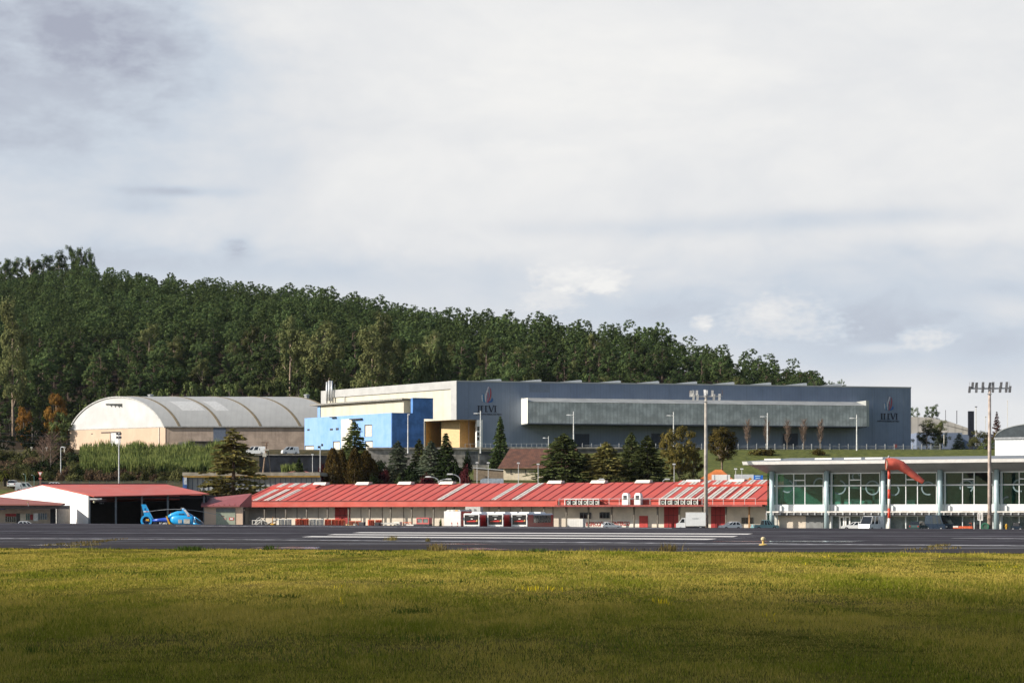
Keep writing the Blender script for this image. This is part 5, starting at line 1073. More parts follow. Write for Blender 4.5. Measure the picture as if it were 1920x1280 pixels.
for (txt, px, y0_, wpx, hp_) in (('SERVICIO AEREO', 187, 935.5, 20, 1.8), ('DE SALVAMENTO', 187, 939, 20, 1.6), ('H-1', 189, 943, 7, 2.0)):
    p = hp(px, y0_, 400); q = lettering(txt, 0, 0, 0, wpx*.1, hp_*.1, LW, ha, 'door_lettering'); q.location = (p[0]-wpx*.05, p[1]+.9, p[2]-.1); q.rotation_euler = (0, 0, fx)
# stored things in the dark hangar
# left annexe with brown red canopy
An = Fr(60, 391, -1.3, -6); la = An.thing('airfield_office', 'low office under a brown red canopy roof at the left picture edge', 'building')
CANR = M('canopy_brown_red', (.30, .105, .085), .55, .06)
zA = An.z(60, 944.3); xR = An.x(117); xL = An.x(-90)
m = MB(); m.add([(xL, 0, zA), (xR, 0, zA), (xR-.3, 3, zA+.12), (xL, 9, zA+1.95), (xL, 0, zA-.25), (xR-.3, 0, zA-.25), (xR-.6, 3, zA-.25), (xL, 9, zA-.25)], [(0, 1, 2, 3), (7, 6, 5, 4), (0, 4, 5, 1), (1, 5, 6, 2), (2, 6, 7, 3), (3, 7, 4, 0)]); m.build('canopy_roof', CANR, la)
m = MB(); m.box(xL, xR-.9, .7, .95, An.z(60, 953.5, .7), zA-.26); m.box(xR-1.15, xR-.9, .96, 7, An.z(60, 953.5, .7), zA-.26); m.build('canopy_beam', M('beam_dark', (.10, .085, .085), .7), la)
m = MB(); wy = 5.5; m.box(xL, An.x(96, wy), wy, wy+.3, 0, zA-.27); m.build('wall', M('office_wall', (.42, .36, .30), .8, .08), la); m = MB(); m.box(An.x(96, wy)+.32, An.x(105, 4.3), 4.0, 4.3, 0, zA-.27); m.build('side_recess', HD, la); m = MB(); m.box(An.x(104, 4), An.x(104, 4)+.25, 4.5, 12, 0, zA-.27); m.build('side_wall', M('office_wall', (.42, .36, .30), .8, .08), la)  # recess panel near-black, its shade put into the colour
m = MB(); m.box(xL, An.x(6.5, 1.2), 1.2, 2.4, An.z(5, 955, 1.2), An.z(5, 945.5, 1.2)); m.build('blue_box', M('box_blue', (.09, .11, .30), .5), la)
for (p0, p1, t, bt, mt, nm) in ((10, 30, 962.5, 967.5, M('awning_red', (.30, .03, .04), .6), 'red_blind'), (10, 30, 968, 978, BLACKGL, 'window'), (31, 37, 962, 982, DARK, 'door'), (38, 48, 963, 976, OFFW, 'shutter'), (48.5, 56, 962, 974, M('green_glass', (.03, .10, .09), .2, spec=.5), 'window'), (56.5, 61.5, 964, 974, M('awning_red', (.3, .03, .04), .6), 'red_blind'), (62.5, 71, 961.5, 976, M('white_cabinet', (.72, .76, .80), .4), 'cabinet'), (71.5, 88, 961.5, 973.5, M('blue_window', (.10, .15, .22), .2, .2, spec=.5), 'window')):
    m = MB(); m.box(An.x(p0, wy-.1), An.x(p1, wy-.1), wy-.1, wy-.005, An.z((p0+p1)/2, bt, wy-.1), An.z((p0+p1)/2, t, wy-.1)); o_ = m.build(nm, mt, la)
    if nm == 'window':
        f = MB(); n_ = max(2, int((p1-p0)/4))
        for k in range(n_+1): x = An.x(p0+(p1-p0)*k/n_, wy-.1); f.box(x-.03, x+.03, wy-.15, wy-.104, An.z((p0+p1)/2, bt, wy), An.z((p0+p1)/2, t, wy))
        f.build('window_bars', GREYM, o_)
rl = at(52, 941, 389); m = MB(); o_ = thing('roof_flood_lamp', 'small rusty lamp fixed at the canopy edge of the left office', 'lamp', rl); MB().box(-.15, .15, -.3, .1, -.1, .12).build('lamp_body', M('lamp_ochre', (.45, .25, .12), .6), o_); MB().tube([(0, 0, -.1), (.15, 0, -.7)], .05, 6).build('bracket', GREYM, o_)

# ------------------------------------------------------------------ middle ground buildings
Cw = Fr(450, 463, 0, -4); cn = Cw.thing('concrete_building', 'low flat concrete building with yellow line and grey panels behind the dark cedar', 'building')
zt3, zb3 = Cw.z(450, 885), Cw.z(450, 930); m = MB(); m.box(Cw.x(342), Cw.x(600), 0, 12, Cw.z(450, 891.5), zt3); m.build('roof_fascia', M('fascia_concrete', (.36, .32, .25), .85, .15, .6, streak=.3), cn)
m = MB(); m.box(Cw.x(344), Cw.x(600), .05, .4, Cw.z(450, 894), Cw.z(450, 891.6)); m.build('yellow_line', M('line_ochre', (.52, .30, .05), .6), cn)
m = MB(); m.box(Cw.x(351), Cw.x(600), 1.0, 1.3, zb3, Cw.z(450, 894.05)); pn = m.build('glazed_panel', M('panel_grey', (.40, .41, .40), .4, .08, .5, spec=.5), cn); f = MB(); p = 361
while p < 600: x = Cw.x(p, 1); f.box(x-.05, x+.05, .9, .995, zb3, Cw.z(450, 896)); p += 9.7
f.build('mullions', M('mullion_blue', (.07, .10, .16), .5), pn)
m = MB(); m.box(Cw.x(344.5), Cw.x(350), .1, 1.2, zb3, Cw.z(450, 894.05)); m.build('pier', M('pier_pale', (.50, .54, .58), .6), cn); m = MB(); m.box(Cw.x(343), Cw.x(350.5), -.05, .09, zb3, Cw.z(450, 908)); m.build('pier_blue', M('pier_blue', (.03, .10, .30), .6), cn)
m = MB(); m.box(Cw.x(342.2), Cw.x(344.4), .2, 11, zb3, Cw.z(450, 894.1)); m.build('end_panel', M('end_panel_blue', (.10, .17, .36), .6), cn)
Pv = Fr(560, 482, 0, 3); pv = Pv.thing('red_roof_kiosk', 'small white kiosk with low red pyramid roof behind the small conifer', 'kiosk'); zk = Pv.z(560, 887.5); m = MB(); xa, xb_ = Pv.x(531), Pv.x(592)
m.add([(xa, -4, zk), (xb_, -4, zk), (xb_, 4, zk), (xa, 4, zk), (Pv.x(555), 0, Pv.z(560, 882)), (Pv.x(567), 0, Pv.z(560, 882))], [(0, 1, 5, 4), (1, 2, 5), (2, 3, 4, 5), (3, 0, 4), (3, 2, 1, 0)]); m.build('roof', M('kiosk_red', (.36, .10, .08), .6), pv); m = MB(); m.box(Pv.x(533), Pv.x(553), -3, 3, 6, zk-.01); m.box(Pv.x(570), Pv.x(588), -3, 3, 6, Pv.z(560, 893)); m.build('wall', OFFW, pv)
Bh = Fr(945, 498, gz(0, 498)-.6, -14); bh = Bh.thing('cottage', 'cream cottage with brown tiled gable roof above the red warehouse roof', 'cottage')
TILE = M('brown_tiles', (.125, .056, .036), .85, .25, .8, col2=(.075, .036, .026), ribs=('x', 2.2, .30), bump=.3); xa, xb_ = Bh.x(944), Bh.x(1072); zee = Bh.z(945, 874.5); zrr = Bh.z(945, 841, 6); m = MB()
m.slab([(xa-1.0, -.9, zee-.1), (xb_, -.9, zee-.1), (xb_, 6, zrr), (xa, 6, zrr)], .18); m.slab([(xa, 6.02, zrr), (xb_, 6.02, zrr), (xb_, 12.5, zee), (xa-1, 12.5, zee)], .18); m.build('roof', TILE, bh); m = MB(); m.box(xa-1.1, xb_, -1.05, -.88, zee-.42, zee-.13); m.build('eave_board', M('eave_brown', (.22, .11, .075), .7), bh)
m = MB(); m.box(xa, xb_-1, 0, 12, 0, zee-.45); m.prism([(0.05, zee-.44), (11.9, zee-.44), (6, zrr-.3)], xa+.01, xa+.3, 'x'); m.build('wall', M('cottage_wall', (.62, .54, .40), .8, .08), bh)
for p0 in (957.5, 985, 1002.5):
    m = MB(); Bh.pb(m, p0, p0+7.5, 880, 888, .003, .25); m2 = MB(); m2.box(Bh.x(p0), Bh.x(p0+1.6), -.02, .0, Bh.z(p0, 887.5), Bh.z(p0, 880)); wn = MB(); wn.box(Bh.x(p0+1.8), Bh.x(p0+8), -.06, -.003, Bh.z(p0, 887.5), Bh.z(p0, 880)); o_ = wn.build('window_shutter', M('shutter_cream', (.70, .62, .45), .7), bh); m2.build('window_gap', DARK, o_); MB().box(Bh.x(p0-1.2), Bh.x(p0+2.5), -.15, -.003, Bh.z(p0, 888.6), Bh.z(p0, 887.7)).build('sill', CONC, o_)
Or = Fr(1345, 470, gz(45, 470)-1, -8); oh = Or.thing('orange_roof_house', 'bright orange tiled hipped roof with a white block in front, behind the light mast', 'house'); OT = M('orange_tiles', (.56, .17, .045), .8, .12, 1.0, ribs=('x', 2.0, .12)); xa, xb_ = Or.x(1303), Or.x(1378); ze_ = Or.z(1345, 903); zr_ = Or.z(1345, 879.5)
m = MB(); m.add([(xa, -3, ze_), (xb_+.3, -3, ze_), (xb_+.3, 7, ze_), (xa, 7, ze_), (Or.x(1341), 2, zr_), (Or.x(1352), 2, zr_)], [(0, 1, 5, 4), (1, 2, 5), (2, 3, 4, 5), (3, 0, 4), (3, 2, 1, 0)]); m.build('roof', OT, oh); m = MB(); Or.pb(m, 1334.5, 1368.5, 889.5, 912, -6, -3.5); wb = m.build('white_block', WHITE, oh)
f = MB()
for p in (1339.5, 1363.5): x = Or.x(p, -6); f.box(x-.06, x+.06, -6.05, -6.003, 0, Or.z(1350, 890, -6))
f.build('block_joint', GREYM, wb); m = MB(); m.box(xa+1, xb_-1, -2.4, 6, -.5, ze_-.01); m.build('wall', OFFW, oh)
Tr = Fr(1405, 468, gz(50, 468)-1, -6); bb = Tr.thing('billboard', 'long white hoarding with blue poster panel above the right end of the red roof', 'hoarding'); m = MB(); Tr.pb(m, 1377, 1413, 889, 915, 0, .4); m.build('white_panel', M('hoarding_white', (.60, .61, .62), .6, .06), bb); m = MB(); Tr.pb(m, 1413.2, 1430.5, 890.5, 900.5, -.1, .3); bp_ = m.build('blue_panel', M('poster_blue', (.02, .16, .62), .5, .1), bb)
m = MB(); m.ring((Tr.x(1406.5), -.02, Tr.z(1406, 898)), .35, .34, .01, 12); m.build('orange_mark', M('poster_orange', (.72, .30, .03), .5), bb); m = MB(); Tr.pb(m, 1397, 1403, 897.5, 898.5, -.03, -.003); m.build('poster_line', M('poster_orange', (.72, .30, .03), .5), bb)
for (t, bt, a, c) in ((891.2, 893.2, 1416, 1426), (895.2, 897.2, 1416.5, 1425), (898.6, 900.2, 1415, 1428)): m = MB(); Tr.pb(m, a, c, t, bt, -.14, -.105); m.build('poster_line', M('poster_pale', (.45, .65, .80), .5), bp_)
Gr = Fr(905, 492, gz(-5, 492)-.5, 0); gw = Gr.thing('garden_wall', 'tan garden wall with a sloping white coping left of the cottage', 'wall'); m = MB(); x0_, x1_ = Gr.x(888), Gr.x(944); m.add([(x0_, 0, -1), (x1_, 0, -1), (x1_, 0, Gr.z(940, 881.5)), (x0_, 0, Gr.z(890, 877)), (x0_, .4, -1), (x1_, .4, -1), (x1_, .4, Gr.z(940, 881.5)), (x0_, .4, Gr.z(890, 877))], [(0, 1, 2, 3), (7, 6, 5, 4), (0, 4, 5, 1), (1, 5, 6, 2), (2, 6, 7, 3), (3, 7, 4, 0)]); m.build('wall_face', M('tan_wall', (.36, .27, .18), .85, .1), gw); m = MB(); m.slab([(x0_-.2, -.2, Gr.z(890, 875.8)), (x1_, -.2, Gr.z(940, 880.3)), (x1_, .7, Gr.z(940, 880.3)), (x0_-.2, .7, Gr.z(890, 875.8))], .16); m.build('coping', WHITE, gw)
Cv = Fr(920, 474, gz(-5, 474)-.5, 0); cv_ = Cv.thing('canopy_shelter', 'low pale blue grey curved shelter roof between the red roof and the cottage', 'shelter'); m = MB(); xa, xb_ = Cv.x(899), Cv.x(944); m.prism([(xa, -1), (xb_, -1), (xb_, Cv.z(920, 896.5)), (xa+.8, Cv.z(920, 896.5)), (xa+.2, Cv.z(920, 899))], 0, 6); m.build('shelter_body', M('shelter_blue', (.42, .48, .54), .5), cv_)
# ------------------------------------------------------------------ vehicles
AZ = -1.26                                   # apron level
def wheel(parent, x, y, r, wd=.22):
    m = MB(); m.tube([(x, y-wd/2, r), (x, y+wd/2, r)], r, 14); t = m.build('wheel', RUBBER, parent); h = MB(); h.tube([(x, y-wd/2-.02, r), (x, y+wd/2+.02, r)], r*.55, 10); h.build('rim', GREYM, t)
def vloc(px, Y, z=AZ): return ((px-960)/F*Y, Y, z)
def car(label, px, Y, rot, paint, L=4.1, Wd_=1.72, H=1.48, style='hatch', z=AZ, group=None, name='parked_car', cat='car', lights=True):
    t = thing(name, label, cat, vloc(px, Y, z), radians(rot), group); w2 = Wd_/2
    b0 = MB(); prof = [(-L/2, .28), (L/2, .28), (L/2+.03, .55), (L/2-.10, .82 if style != 'van' else 1.05), (L/2-(1.0 if style != 'van' else .5), .92 if style != 'van' else 1.15), (-L/2+.1, .96 if style != 'van' else 1.15), (-L/2-.02, .6)]
    b0.prism(prof, -w2, w2); b0.build('body', paint, t)
    if style == 'van': bt = (-L/2+.05, L/2-.55, -w2+.01, w2-.01, 1.151); tp = (-L/2+.15, L/2-1.35, -w2+.12, w2-.12, H-.08)
    elif style == 'pickup': bt = (-.5, L/2-1.0, -w2+.02, w2-.02, .93); tp = (-.35, L/2-1.75, -w2+.16, w2-.16, H-.07)
    else: bt = (-L/2+.12, L/2-1.0, -w2+.02, w2-.02, .93); tp = (-L/2+(.45 if style == 'hatch' else .30), L/2-1.85, -w2+.18, w2-.18, H-.07)
    g_ = MB(); g_.fr(bt, tp); gl = g_.build('windows', BLACKGL, t)
    r_ = MB(); r_.fr((tp[0]-.02, tp[1]+.02, tp[2]-.02, tp[3]+.02, tp[4]+.001), (tp[0]+.15, tp[1]-.2, tp[2]+.12, tp[3]-.12, H))
    p = MB(); 
    for q in ((0, .06), (.36, .05), (.68, .05), (.94, .06)) if style != 'van' else ((0, .30), (.36, .08), (.68, .08), (.95, .05)):
        for s in (0, 1):
            xb0 = bt[0]+(bt[1]-bt[0])*q[0]; xt0 = tp[0]+(tp[1]-tp[0])*q[0]; dw = q[1]*(bt[1]-bt[0]); yb = (bt[2]-.012 if s == 0 else bt[3]+.012); yt = (tp[2]-.012 if s == 0 else tp[3]+.012); o_ = .03 if s == 0 else -.03
            p.add([(xb0, yb, bt[4]), (xb0+dw, yb, bt[4]), (xt0+dw, yt, tp[4]), (xt0, yt, tp[4]), (xb0, yb+o_, bt[4]), (xb0+dw, yb+o_, bt[4]), (xt0+dw, yt+o_, tp[4]), (xt0, yt+o_, tp[4])], [(0, 1, 2, 3), (7, 6, 5, 4), (0, 4, 5, 1), (1, 5, 6, 2), (2, 6, 7, 3), (3, 7, 4, 0)])
    r_.v, r_.f = r_.v+p.v, r_.f+[tuple(i+len(r_.v) for i in f) for f in p.f]; r_.build('roof', paint, t)
    for sx in (-1, 1):
        for sy in (-1, 1): wheel(t, sx*L*.31, sy*(w2-.08), .31)
    for s in (-1, 1):
        m = MB(); m.box(L/2-.02, L/2+.05, s*w2*.72-.16, s*w2*.72+.16, .62, .76); m.build('headlight', M('lamp_glass', (.6, .6, .58), .2, spec=.6), t)
        m = MB(); m.box(-L/2-.05, -L/2+.02, s*w2*.80-.10, s*w2*.80+.10, .66, .88); m.build('tail_light', M('tail_red', (.35, .02, .02), .3), t)
    return t
CARW = M('car_white', (.74, .74, .72), .25, .03, spec=.6); CARD = M('car_dark_green', (.02, .05, .045), .2, .05, spec=.6); CARN = M('car_navy', (.008, .018, .035), .2, .05, spec=.6); CART = M('car_teal', (.16, .30, .32), .3, .05, spec=.6); CARK = M('car_black', (.02, .02, .022), .25, spec=.6)
car('white hatchback parked before the left office under the brown canopy', 52, 386, 12, CARW, 4.0)
car('white hatchback with dark windows parked before the right red doors of the warehouse', 1369, 366, 200, CARW, 3.7)
car('pale teal and white pickup cab by the left end of the terminal', 1434, 372, 14, CART, 4.6, 1.8, 1.75, 'pickup', name='pickup_truck', cat='pickup')
car('white van with dark windscreen facing the runway before the terminal', 1634, 352, -128, CARW, 5.2, 2.0, 2.45, 'van', name='van', cat='van')
car('low white car half hidden beside the terminal door', 1600, 358, 175, CARW, 3.9, 1.7, 1.45)
car('black car seen from behind in front of the grey terminal windows', 1722, 352, 60, CARD, 4.3, 1.8, 1.62)
car('tall dark blue van parked behind the terminal column', 1762, 357, -60, CARN, 5.2, 2.2, 2.6, 'van', name='van', cat='van')
car('small white car before the red lettered white dado of the warehouse', 1146, 368, 12, CARW, 3.3, 1.6, 1.38, 'hatch')
car('white off-road car parked on the terrace nearer the blue annexe', 544, 553, 200, CARW, 4.4, 1.9, 2.0, 'van', z=EYE+(YH-851.5)*553/F, name='van', cat='van')
car('white minibus with sloping nose parked on the terrace left of the utility poles', 480, 551, 182, CARW, 5.0, 1.9, 2.1, 'van', z=EYE+(YH-852)*551/F, name='van', cat='van')
for px, Y, rot, pt, lb in ((25, 470, 90, CARW, 'white van roof peeping over the bank under the small palm'), (88, 466, 5, CARK, 'dark car on the road above the hangar ridge, nearer the yield sign'), (108, 466, 5, CARW, 'pale car on the road above the hangar ridge, farther from the yield sign'), (47, 462, 10, CARW, 'white cab with dark windscreen above the grassy bank left of the yield sign')):
    z = gz((px-960)/F*Y, Y)+.1; car(lb, px, Y, rot, pt, 4.2, 1.8, 1.6 if px != 47 else 2.0, 'hatch' if px != 47 else 'van', z=z)
# the apron buses
BW = M('bus_white', (.76, .75, .72), .35, .03, spec=.5); BR = M('bus_red', (.40, .018, .022), .35, .05, spec=.5); BG = M('bus_window', (.13, .12, .11), .1, .3, 1.2, spec=.6); BFR = M('bus_orange_mark', (.62, .07, .03), .4)
def make_bus(lb, px, Y):
    t = thing('airport_bus', lb, 'bus', vloc(px, Y, AZ), radians(-21), 'apron buses in front of the warehouse'); Wb, Hb, Lb_ = 2.95, 2.92, 13.6; w2 = Wb/2
    m = MB(); m.box(-w2, w2, .35, Lb_, .35, 1.25); m.build('body', BR, t)
    m = MB(); m.box(-w2+.02, w2-.02, .36, 3.2, 1.253, Hb-.25); m.build('front_side_panel', BR, t)
    m = MB(); m.box(-w2+.03, w2-.03, 3.203, Lb_-1.3, 1.253, Hb-.42); wn = m.build('side_windows', BG, t); f = MB(); y = 3.25
    while y < Lb_-1.4:
        for s in (-1, 1): f.box(s*(w2-.03)-.02, s*(w2-.03)+.02, y, y+.12, 1.26, Hb-.43)
        y += 1.45
    f.build('window_posts', M('bus_post', (.22, .19, .16), .5), wn)
    m = MB(); m.box(-w2+.02, w2-.02, Lb_-1.297, Lb_, 1.253, Hb-.25); m.build('rear_panel', BR, t)
    m = MB(); m.box(-w2, w2, 3.2, Lb_-1.3, Hb-.417, Hb-.253); m.build('cant_rail', M('bus_grey', (.36, .35, .34), .4), t)
    m = MB(); m.fr((-w2, w2, .1, Lb_, Hb-.25), (-w2+.25, w2-.25, .3, Lb_-.2, Hb-.02)); m.build('roof', M('bus_roof', (.72, .72, .73), .5), t)
    for (y0_, y1_) in ((2.2, 5.2), (8.2, 11.0)): m = MB(); m.fr((-1.0, 1.0, y0_, y1_, Hb-.015), (-.85, .85, y0_+.3, y1_-.3, Hb+.24)); m.build('roof_unit', BW, t)
    fr = MB(); fr.prism([(-w2, .3), (w2, .3), (w2, .92), (-w2, .92)], 0, .345); fr.prism([(-w2, .921), (-w2+.17, .921), (-w2+.17, Hb-.29), (-w2, Hb-.10)], 0, .345); fr.prism([(w2-.17, .921), (w2, .921), (w2, Hb-.10), (w2-.17, Hb-.29)], 0, .345); fr.prism([(-w2, Hb-.099), (-w2+.17, Hb-.288), (w2-.17, Hb-.288), (w2, Hb-.099), (w2-.15, Hb+.01), (-w2+.15, Hb+.01)], 0, .345); fo = fr.build('front_frame', BW, t)
    m = MB(); m.box(-w2+.175, w2-.175, .10, .14, .925, Hb-.30); ws = m.build('windscreen', M('windscreen_dark', (.02, .022, .028), .1, .1, spec=.5), t)
    m = MB(); m.box(-.55, .50, .06, .095, Hb-.50, Hb-.38); m.build('destination_board', M('board_pale', (.42, .42, .42), .4), ws); m = MB(); m.box(-.15, .20, .06, .095, 1.86, 2.02); m.build('mirror_plate', WHITE, ws)
    m = MB(); m.prism([(-.95, 1.42), (.72, 1.42), (.85, 1.58), (.55, 1.70), (-.5, 1.62), (-.95, 1.55)], .05, .095); m.build('red_reflection', M('reflection_red', (.55, .04, .03), .4), ws); m = MB(); m.prism([(.86, 1.40), (1.12, 1.52), (1.05, 1.85), (.80, 1.60)], .05, .095); m.build('driver_seat', M('seat_yellow', (.55, .32, .10), .5), ws)  # red reflection in the windscreen, made as a coloured plate
    for s in (-1, 1):
        m = MB(); m.box(s*1.1-.2, s*1.1+.2, -.03, -.002, .55, .75); m.build('headlight', M('lamp_glass', (.6, .6, .58), .2, spec=.6), t); m = MB(); m.box(s*(w2+.08)-.07, s*(w2+.08)+.07, -.15, .0, 1.75, 2.25); m.build('wing_mirror', DARK, t)
        for y in (2.6, 10.6): m = MB(); m.tube([(s*(w2-.3)-.14, y, .42), (s*(w2-.3)+.14, y, .42)], .42, 14); m.build('wheel', RUBBER, t)
for px, Y, lb in ((884, 374, 'leftmost of the three white fronted red apron buses'), (928.5, 374, 'middle one of the three white fronted red apron buses'), (973.5, 374, 'rightmost apron bus with its long windowed side in view')): make_bus(lb, px, Y)
# white tanker / box vehicle with red side, left of the buses
t = thing('fire_truck', 'tall white box truck with a red side standing left of the buses', 'truck', vloc(848, 383), radians(-20))
m = MB(); m.box(-1.6, 1.6, 0, .3, .5, 3.3); m.build('white_front', BW, t); m = MB(); m.box(-1.58, 1.6, .31, 6, .45, 3.28); m.build('body', BR, t); m = MB(); m.fr((-1.4, 1.4, .3, 5.8, 3.301), (-1.2, 1.2, .6, 5.5, 3.55)); m.build('roof', OFFW, t)
for q in (-.8, 0, .8): m = MB(); m.box(q-.25, q+.25, -.02, .29, 3.31, 3.50); m.build('roof_lamp', YELLOW if q == .8 else WHITE, t)
for s in (-1, 1): wheel(t, s*1.25, 1.2, .45, .3); wheel(t, s*1.25, 4.6, .45, .3)
t = thing('equipment_cabinet', 'grey cabinet with two dark round gauges above and behind the buses', 'cabinet', vloc(886, 397), radians(-25)); m = MB(); m.box(-1.5, 1.6, 0, 1.2, 0, 4.15); m.build('housing', M('cab_grey', (.42, .42, .40), .6, .08), t)
for q in (-.5, .55): m = MB(); m.box(q-.22, q+.22, -.06, -.003, 2.9, 3.7); o_ = m.build('gauge_panel', DARK, t); m = MB(); m.ring((q, -.08, 3.3), .17, .05, .015, 12); m.build('gauge', WHITE, o_)
# white box truck by the mast
t = thing('box_truck', 'white box truck parked in front of the warehouse beside the light mast', 'truck', vloc(1300, 364), radians(-6)); bx0_ = -1.0
m = MB(); m.box(-1.3, 2.1, 0, 2.1, .75, 3.05); bo = m.build('cargo_box', CARW, t); m = MB(); m.box(-1.35, 2.15, -.03, 2.13, 3.051, 3.12); m.build('box_trim', OFFW, bo); lettering('ALQUILER', .0-.2, -.02, 1.95, 1.1, .14, M('faint_grey', (.45, .45, .45), .6), bo, 'box_lettering')
m = MB(); m.prism([(-2.95, .45), (-1.35, .45), (-1.35, 2.1), (-1.95, 2.1), (-2.5, 1.35), (-2.95, 1.15)], .12, 2.0); cb_ = m.build('cab', CARW, t); m = MB(); m.prism([(-2.30, 1.35), (-1.55, 1.35), (-1.55, 1.95), (-1.95, 1.95)], .09, .118); m.build('side_window', BLACKGL, cb_); m = MB(); m.add([(-2.52, .3, 1.37), (-1.98, .3, 2.06), (-1.98, 1.8, 2.06), (-2.52, 1.8, 1.37)], [(0, 1, 2, 3)]); m.build('windscreen', BLACKGL, cb_)
m = MB(); m.box(-1.34, 2.0, .2, 1.9, .45, .72); m.build('chassis', DARK, t)
for x in (-2.2, 1.2):
    for y in (.25, 1.85): wheel(t, x, y, .40, .24)
# helicopter
HB = M('heli_cyan', (.015, .33, .70), .3, .06, 2, spec=.5); HBL = M('heli_cobalt', (.012, .065, .42), .3, .05, spec=.5); HY = M('heli_yellow', (.72, .38, .03), .4); HG = M('heli_window', (.05, .07, .09), .08, .1, spec=.7); HP = M('heli_pale_window', (.50, .48, .42), .3)
hY = 386; ho = at(325, 985, hY); ho = (ho[0], hY, AZ); ppm = F/hY
he = thing('helicopter', 'bright cyan rescue helicopter with cobalt tail boom parked before the open hangar', 'helicopter', ho, radians(-4))
def hx(px): return (px-325)/ppm
def hzz(py): return EYE-AZ+(YH-py)/ppm
def loft(secs, n=18):            # (x, zc, halfheight, halfwidth, power)
    V = []; Fc = []
    for (x, zc, hh_, hw, pw) in secs:
        for k in range(n):
            a = 2*pi*k/n; c, s_ = cos(a), sin(a); V.append((x, hw*math.copysign(abs(c)**pw, c), zc+hh_*math.copysign(abs(s_)**pw, s_)))
    for i in range(len(secs)-1):
        for k in range(n): Fc.append((i*n+k, i*n+(k+1) % n, (i+1)*n+(k+1) % n, (i+1)*n+k))
    Fc += [tuple(range(n-1, -1, -1)), tuple(range((len(secs)-1)*n, len(secs)*n))]
    return MB().add(V, Fc)
gnd = .45
loft([(hx(320), 1.75, .50, .55, .8), (hx(327), 1.78, .85, .85, .75), (hx(340), 1.70, 1.0, .98, .7), (hx(352), 1.64, 1.0, 1.0, .7), (hx(361), 1.56, .95, .98, .72), (hx(365.5), 1.46, .86, .94, .75)]).build('fuselage', HB, he, True)
loft([(hx(365.0), 1.45, .87, .945, .75), (hx(368.5), 1.38, .80, .90, .78), (hx(373), 1.26, .66, .80, .82), (hx(377.5), 1.12, .48, .62, .88), (hx(381), .98, .28, .40, .95), (hx(383), .90, .08, .14, 1)]).build('cockpit_glass', HG, he, True)
loft([(hx(365.0), 1.02, .58, .965, .75), (hx(371), .92, .46, .90, .8), (hx(377), .82, .34, .70, .85), (hx(382), .78, .20, .42, .95), (hx(384), .78, .06, .16, 1)]).build('nose', HB, he, True)
loft([(hx(316), 2.35, .25, .35, .8), (hx(322), 2.55, .42, .55, .8), (hx(333), 2.78, .55, .62, .8), (hx(346), 2.80, .55, .62, .8), (hx(354), 2.62, .42, .55, .8), (hx(362), 2.35, .25, .40, .8)]).build('engine_cowling', HB, he, True)
m = MB(); m.box(hx(337), hx(347), -.66, -.58, 2.62, 2.86); m.build('engine_intake', M('heli_intake', (.03, .08, .16), .5), he)
loft([(hx(285), 1.62, .20, .20, .9), (hx(300), 1.72, .30, .32, .9), (hx(318), 1.78, .48, .52, .85), (hx(324), 1.78, .62, .66, .8)]).build('tail_boom', HBL, he, True)
m = MB(); m.prism([(hx(312), hzz(967)), (hx(315), hzz(968.5)), (hx(323), hzz(986)), (hx(319), hzz(986))], -.70, .70); st_ = m.build('yellow_stripe', HY, he)
fz = hzz(975.5); fx_ = hx(274); m = MB(); m.ring((fx_, -.22, fz), 1.05, .32, .44, 30); m.build('tail_rotor_shroud', HB, he); m = MB()
for k in range(9): a = 2*pi*k/9; m.add([(fx_+.05*cos(a), -.03, fz+.05*sin(a)), (fx_+.73*cos(a-.06), -.05, fz+.73*sin(a-.06)), (fx_+.73*cos(a+.10), .02, fz+.73*sin(a+.10)), (fx_+.08*cos(a+.5), .01, fz+.08*sin(a+.5))], [(0, 1, 2, 3)])
m.tube([(fx_, -.10, fz), (fx_, .10, fz)], .16, 10); m.build('tail_rotor', M('rotor_blue', (.05, .13, .32), .4), he); m = MB(); m.prism([(fx_-.15, fz-.02), (fx_+.55, fz-.1), (fx_+.45, fz+.28), (fx_-.05, fz+.30)], -.18, -.14); m.build('yellow_badge', HY, he)
m = MB(); fin = [(hx(264.3), hzz(945)), (hx(272.5), hzz(945)), (hx(287), hzz(972)), (hx(284), hzz(977)), (hx(278), hzz(966.5)), (hx(270), hzz(966.5))]; m.prism(fin, -.13, .13); fin_ = m.build('tail_fin', HB, he); m = MB(); m.prism([(hx(271.5), hzz(951.5)), (hx(273), hzz(954)), (hx(271.5), hzz(956.5)), (hx(270), hzz(954))], -.16, -.135); m.build('navy_diamond', M('navy_mark', (.01, .03, .2), .4), fin_); m = MB(); m.box(hx(268.5), hx(278.5), -.16, -.135, hzz(959.4), hzz(957.6)); m.build('white_band', WHITE, fin_); m = MB(); m.box(hx(273), hx(277), -.185, -.165, hzz(959.2), hzz(957.8)); m.build('red_mark', RED, fin_)
lettering('EC-MSV', hx(299.5), -.56, hzz(983.5), hx(315)-hx(299.5), .45, WHITE, he, 'registration', .012)
for (a, c, t_, b_) in ((336.5, 343.5, 973.5, 980), (347, 358.5, 972.5, 981)): m = MB(); m.box(hx(a), hx(c), -1.035, -.985, hzz(b_), hzz(t_)); m.build('cabin_window', HP, he)
for (a, za, c, zc) in ((366.5, 2.26, 370.5, 1.1), (367, 2.28, 378.5, 1.5)):
    m = MB(); m.tube([(hx(a), -.55, za), (hx((a+c)/2), -.86, (za+zc)/2+.05), (hx(c), -.80, zc)], .06, 6); m.build('cockpit_frame', HB, he)
m = MB(); m.tube([(hx(345), 0, 3.2), (hx(345), 0, 3.62)], [.28, .22], 10); m.tube([(hx(345), 0, 3.50), (hx(345), 0, 3.72)], [.42, .30], 10); m.build('rotor_hub', HB, he, True)
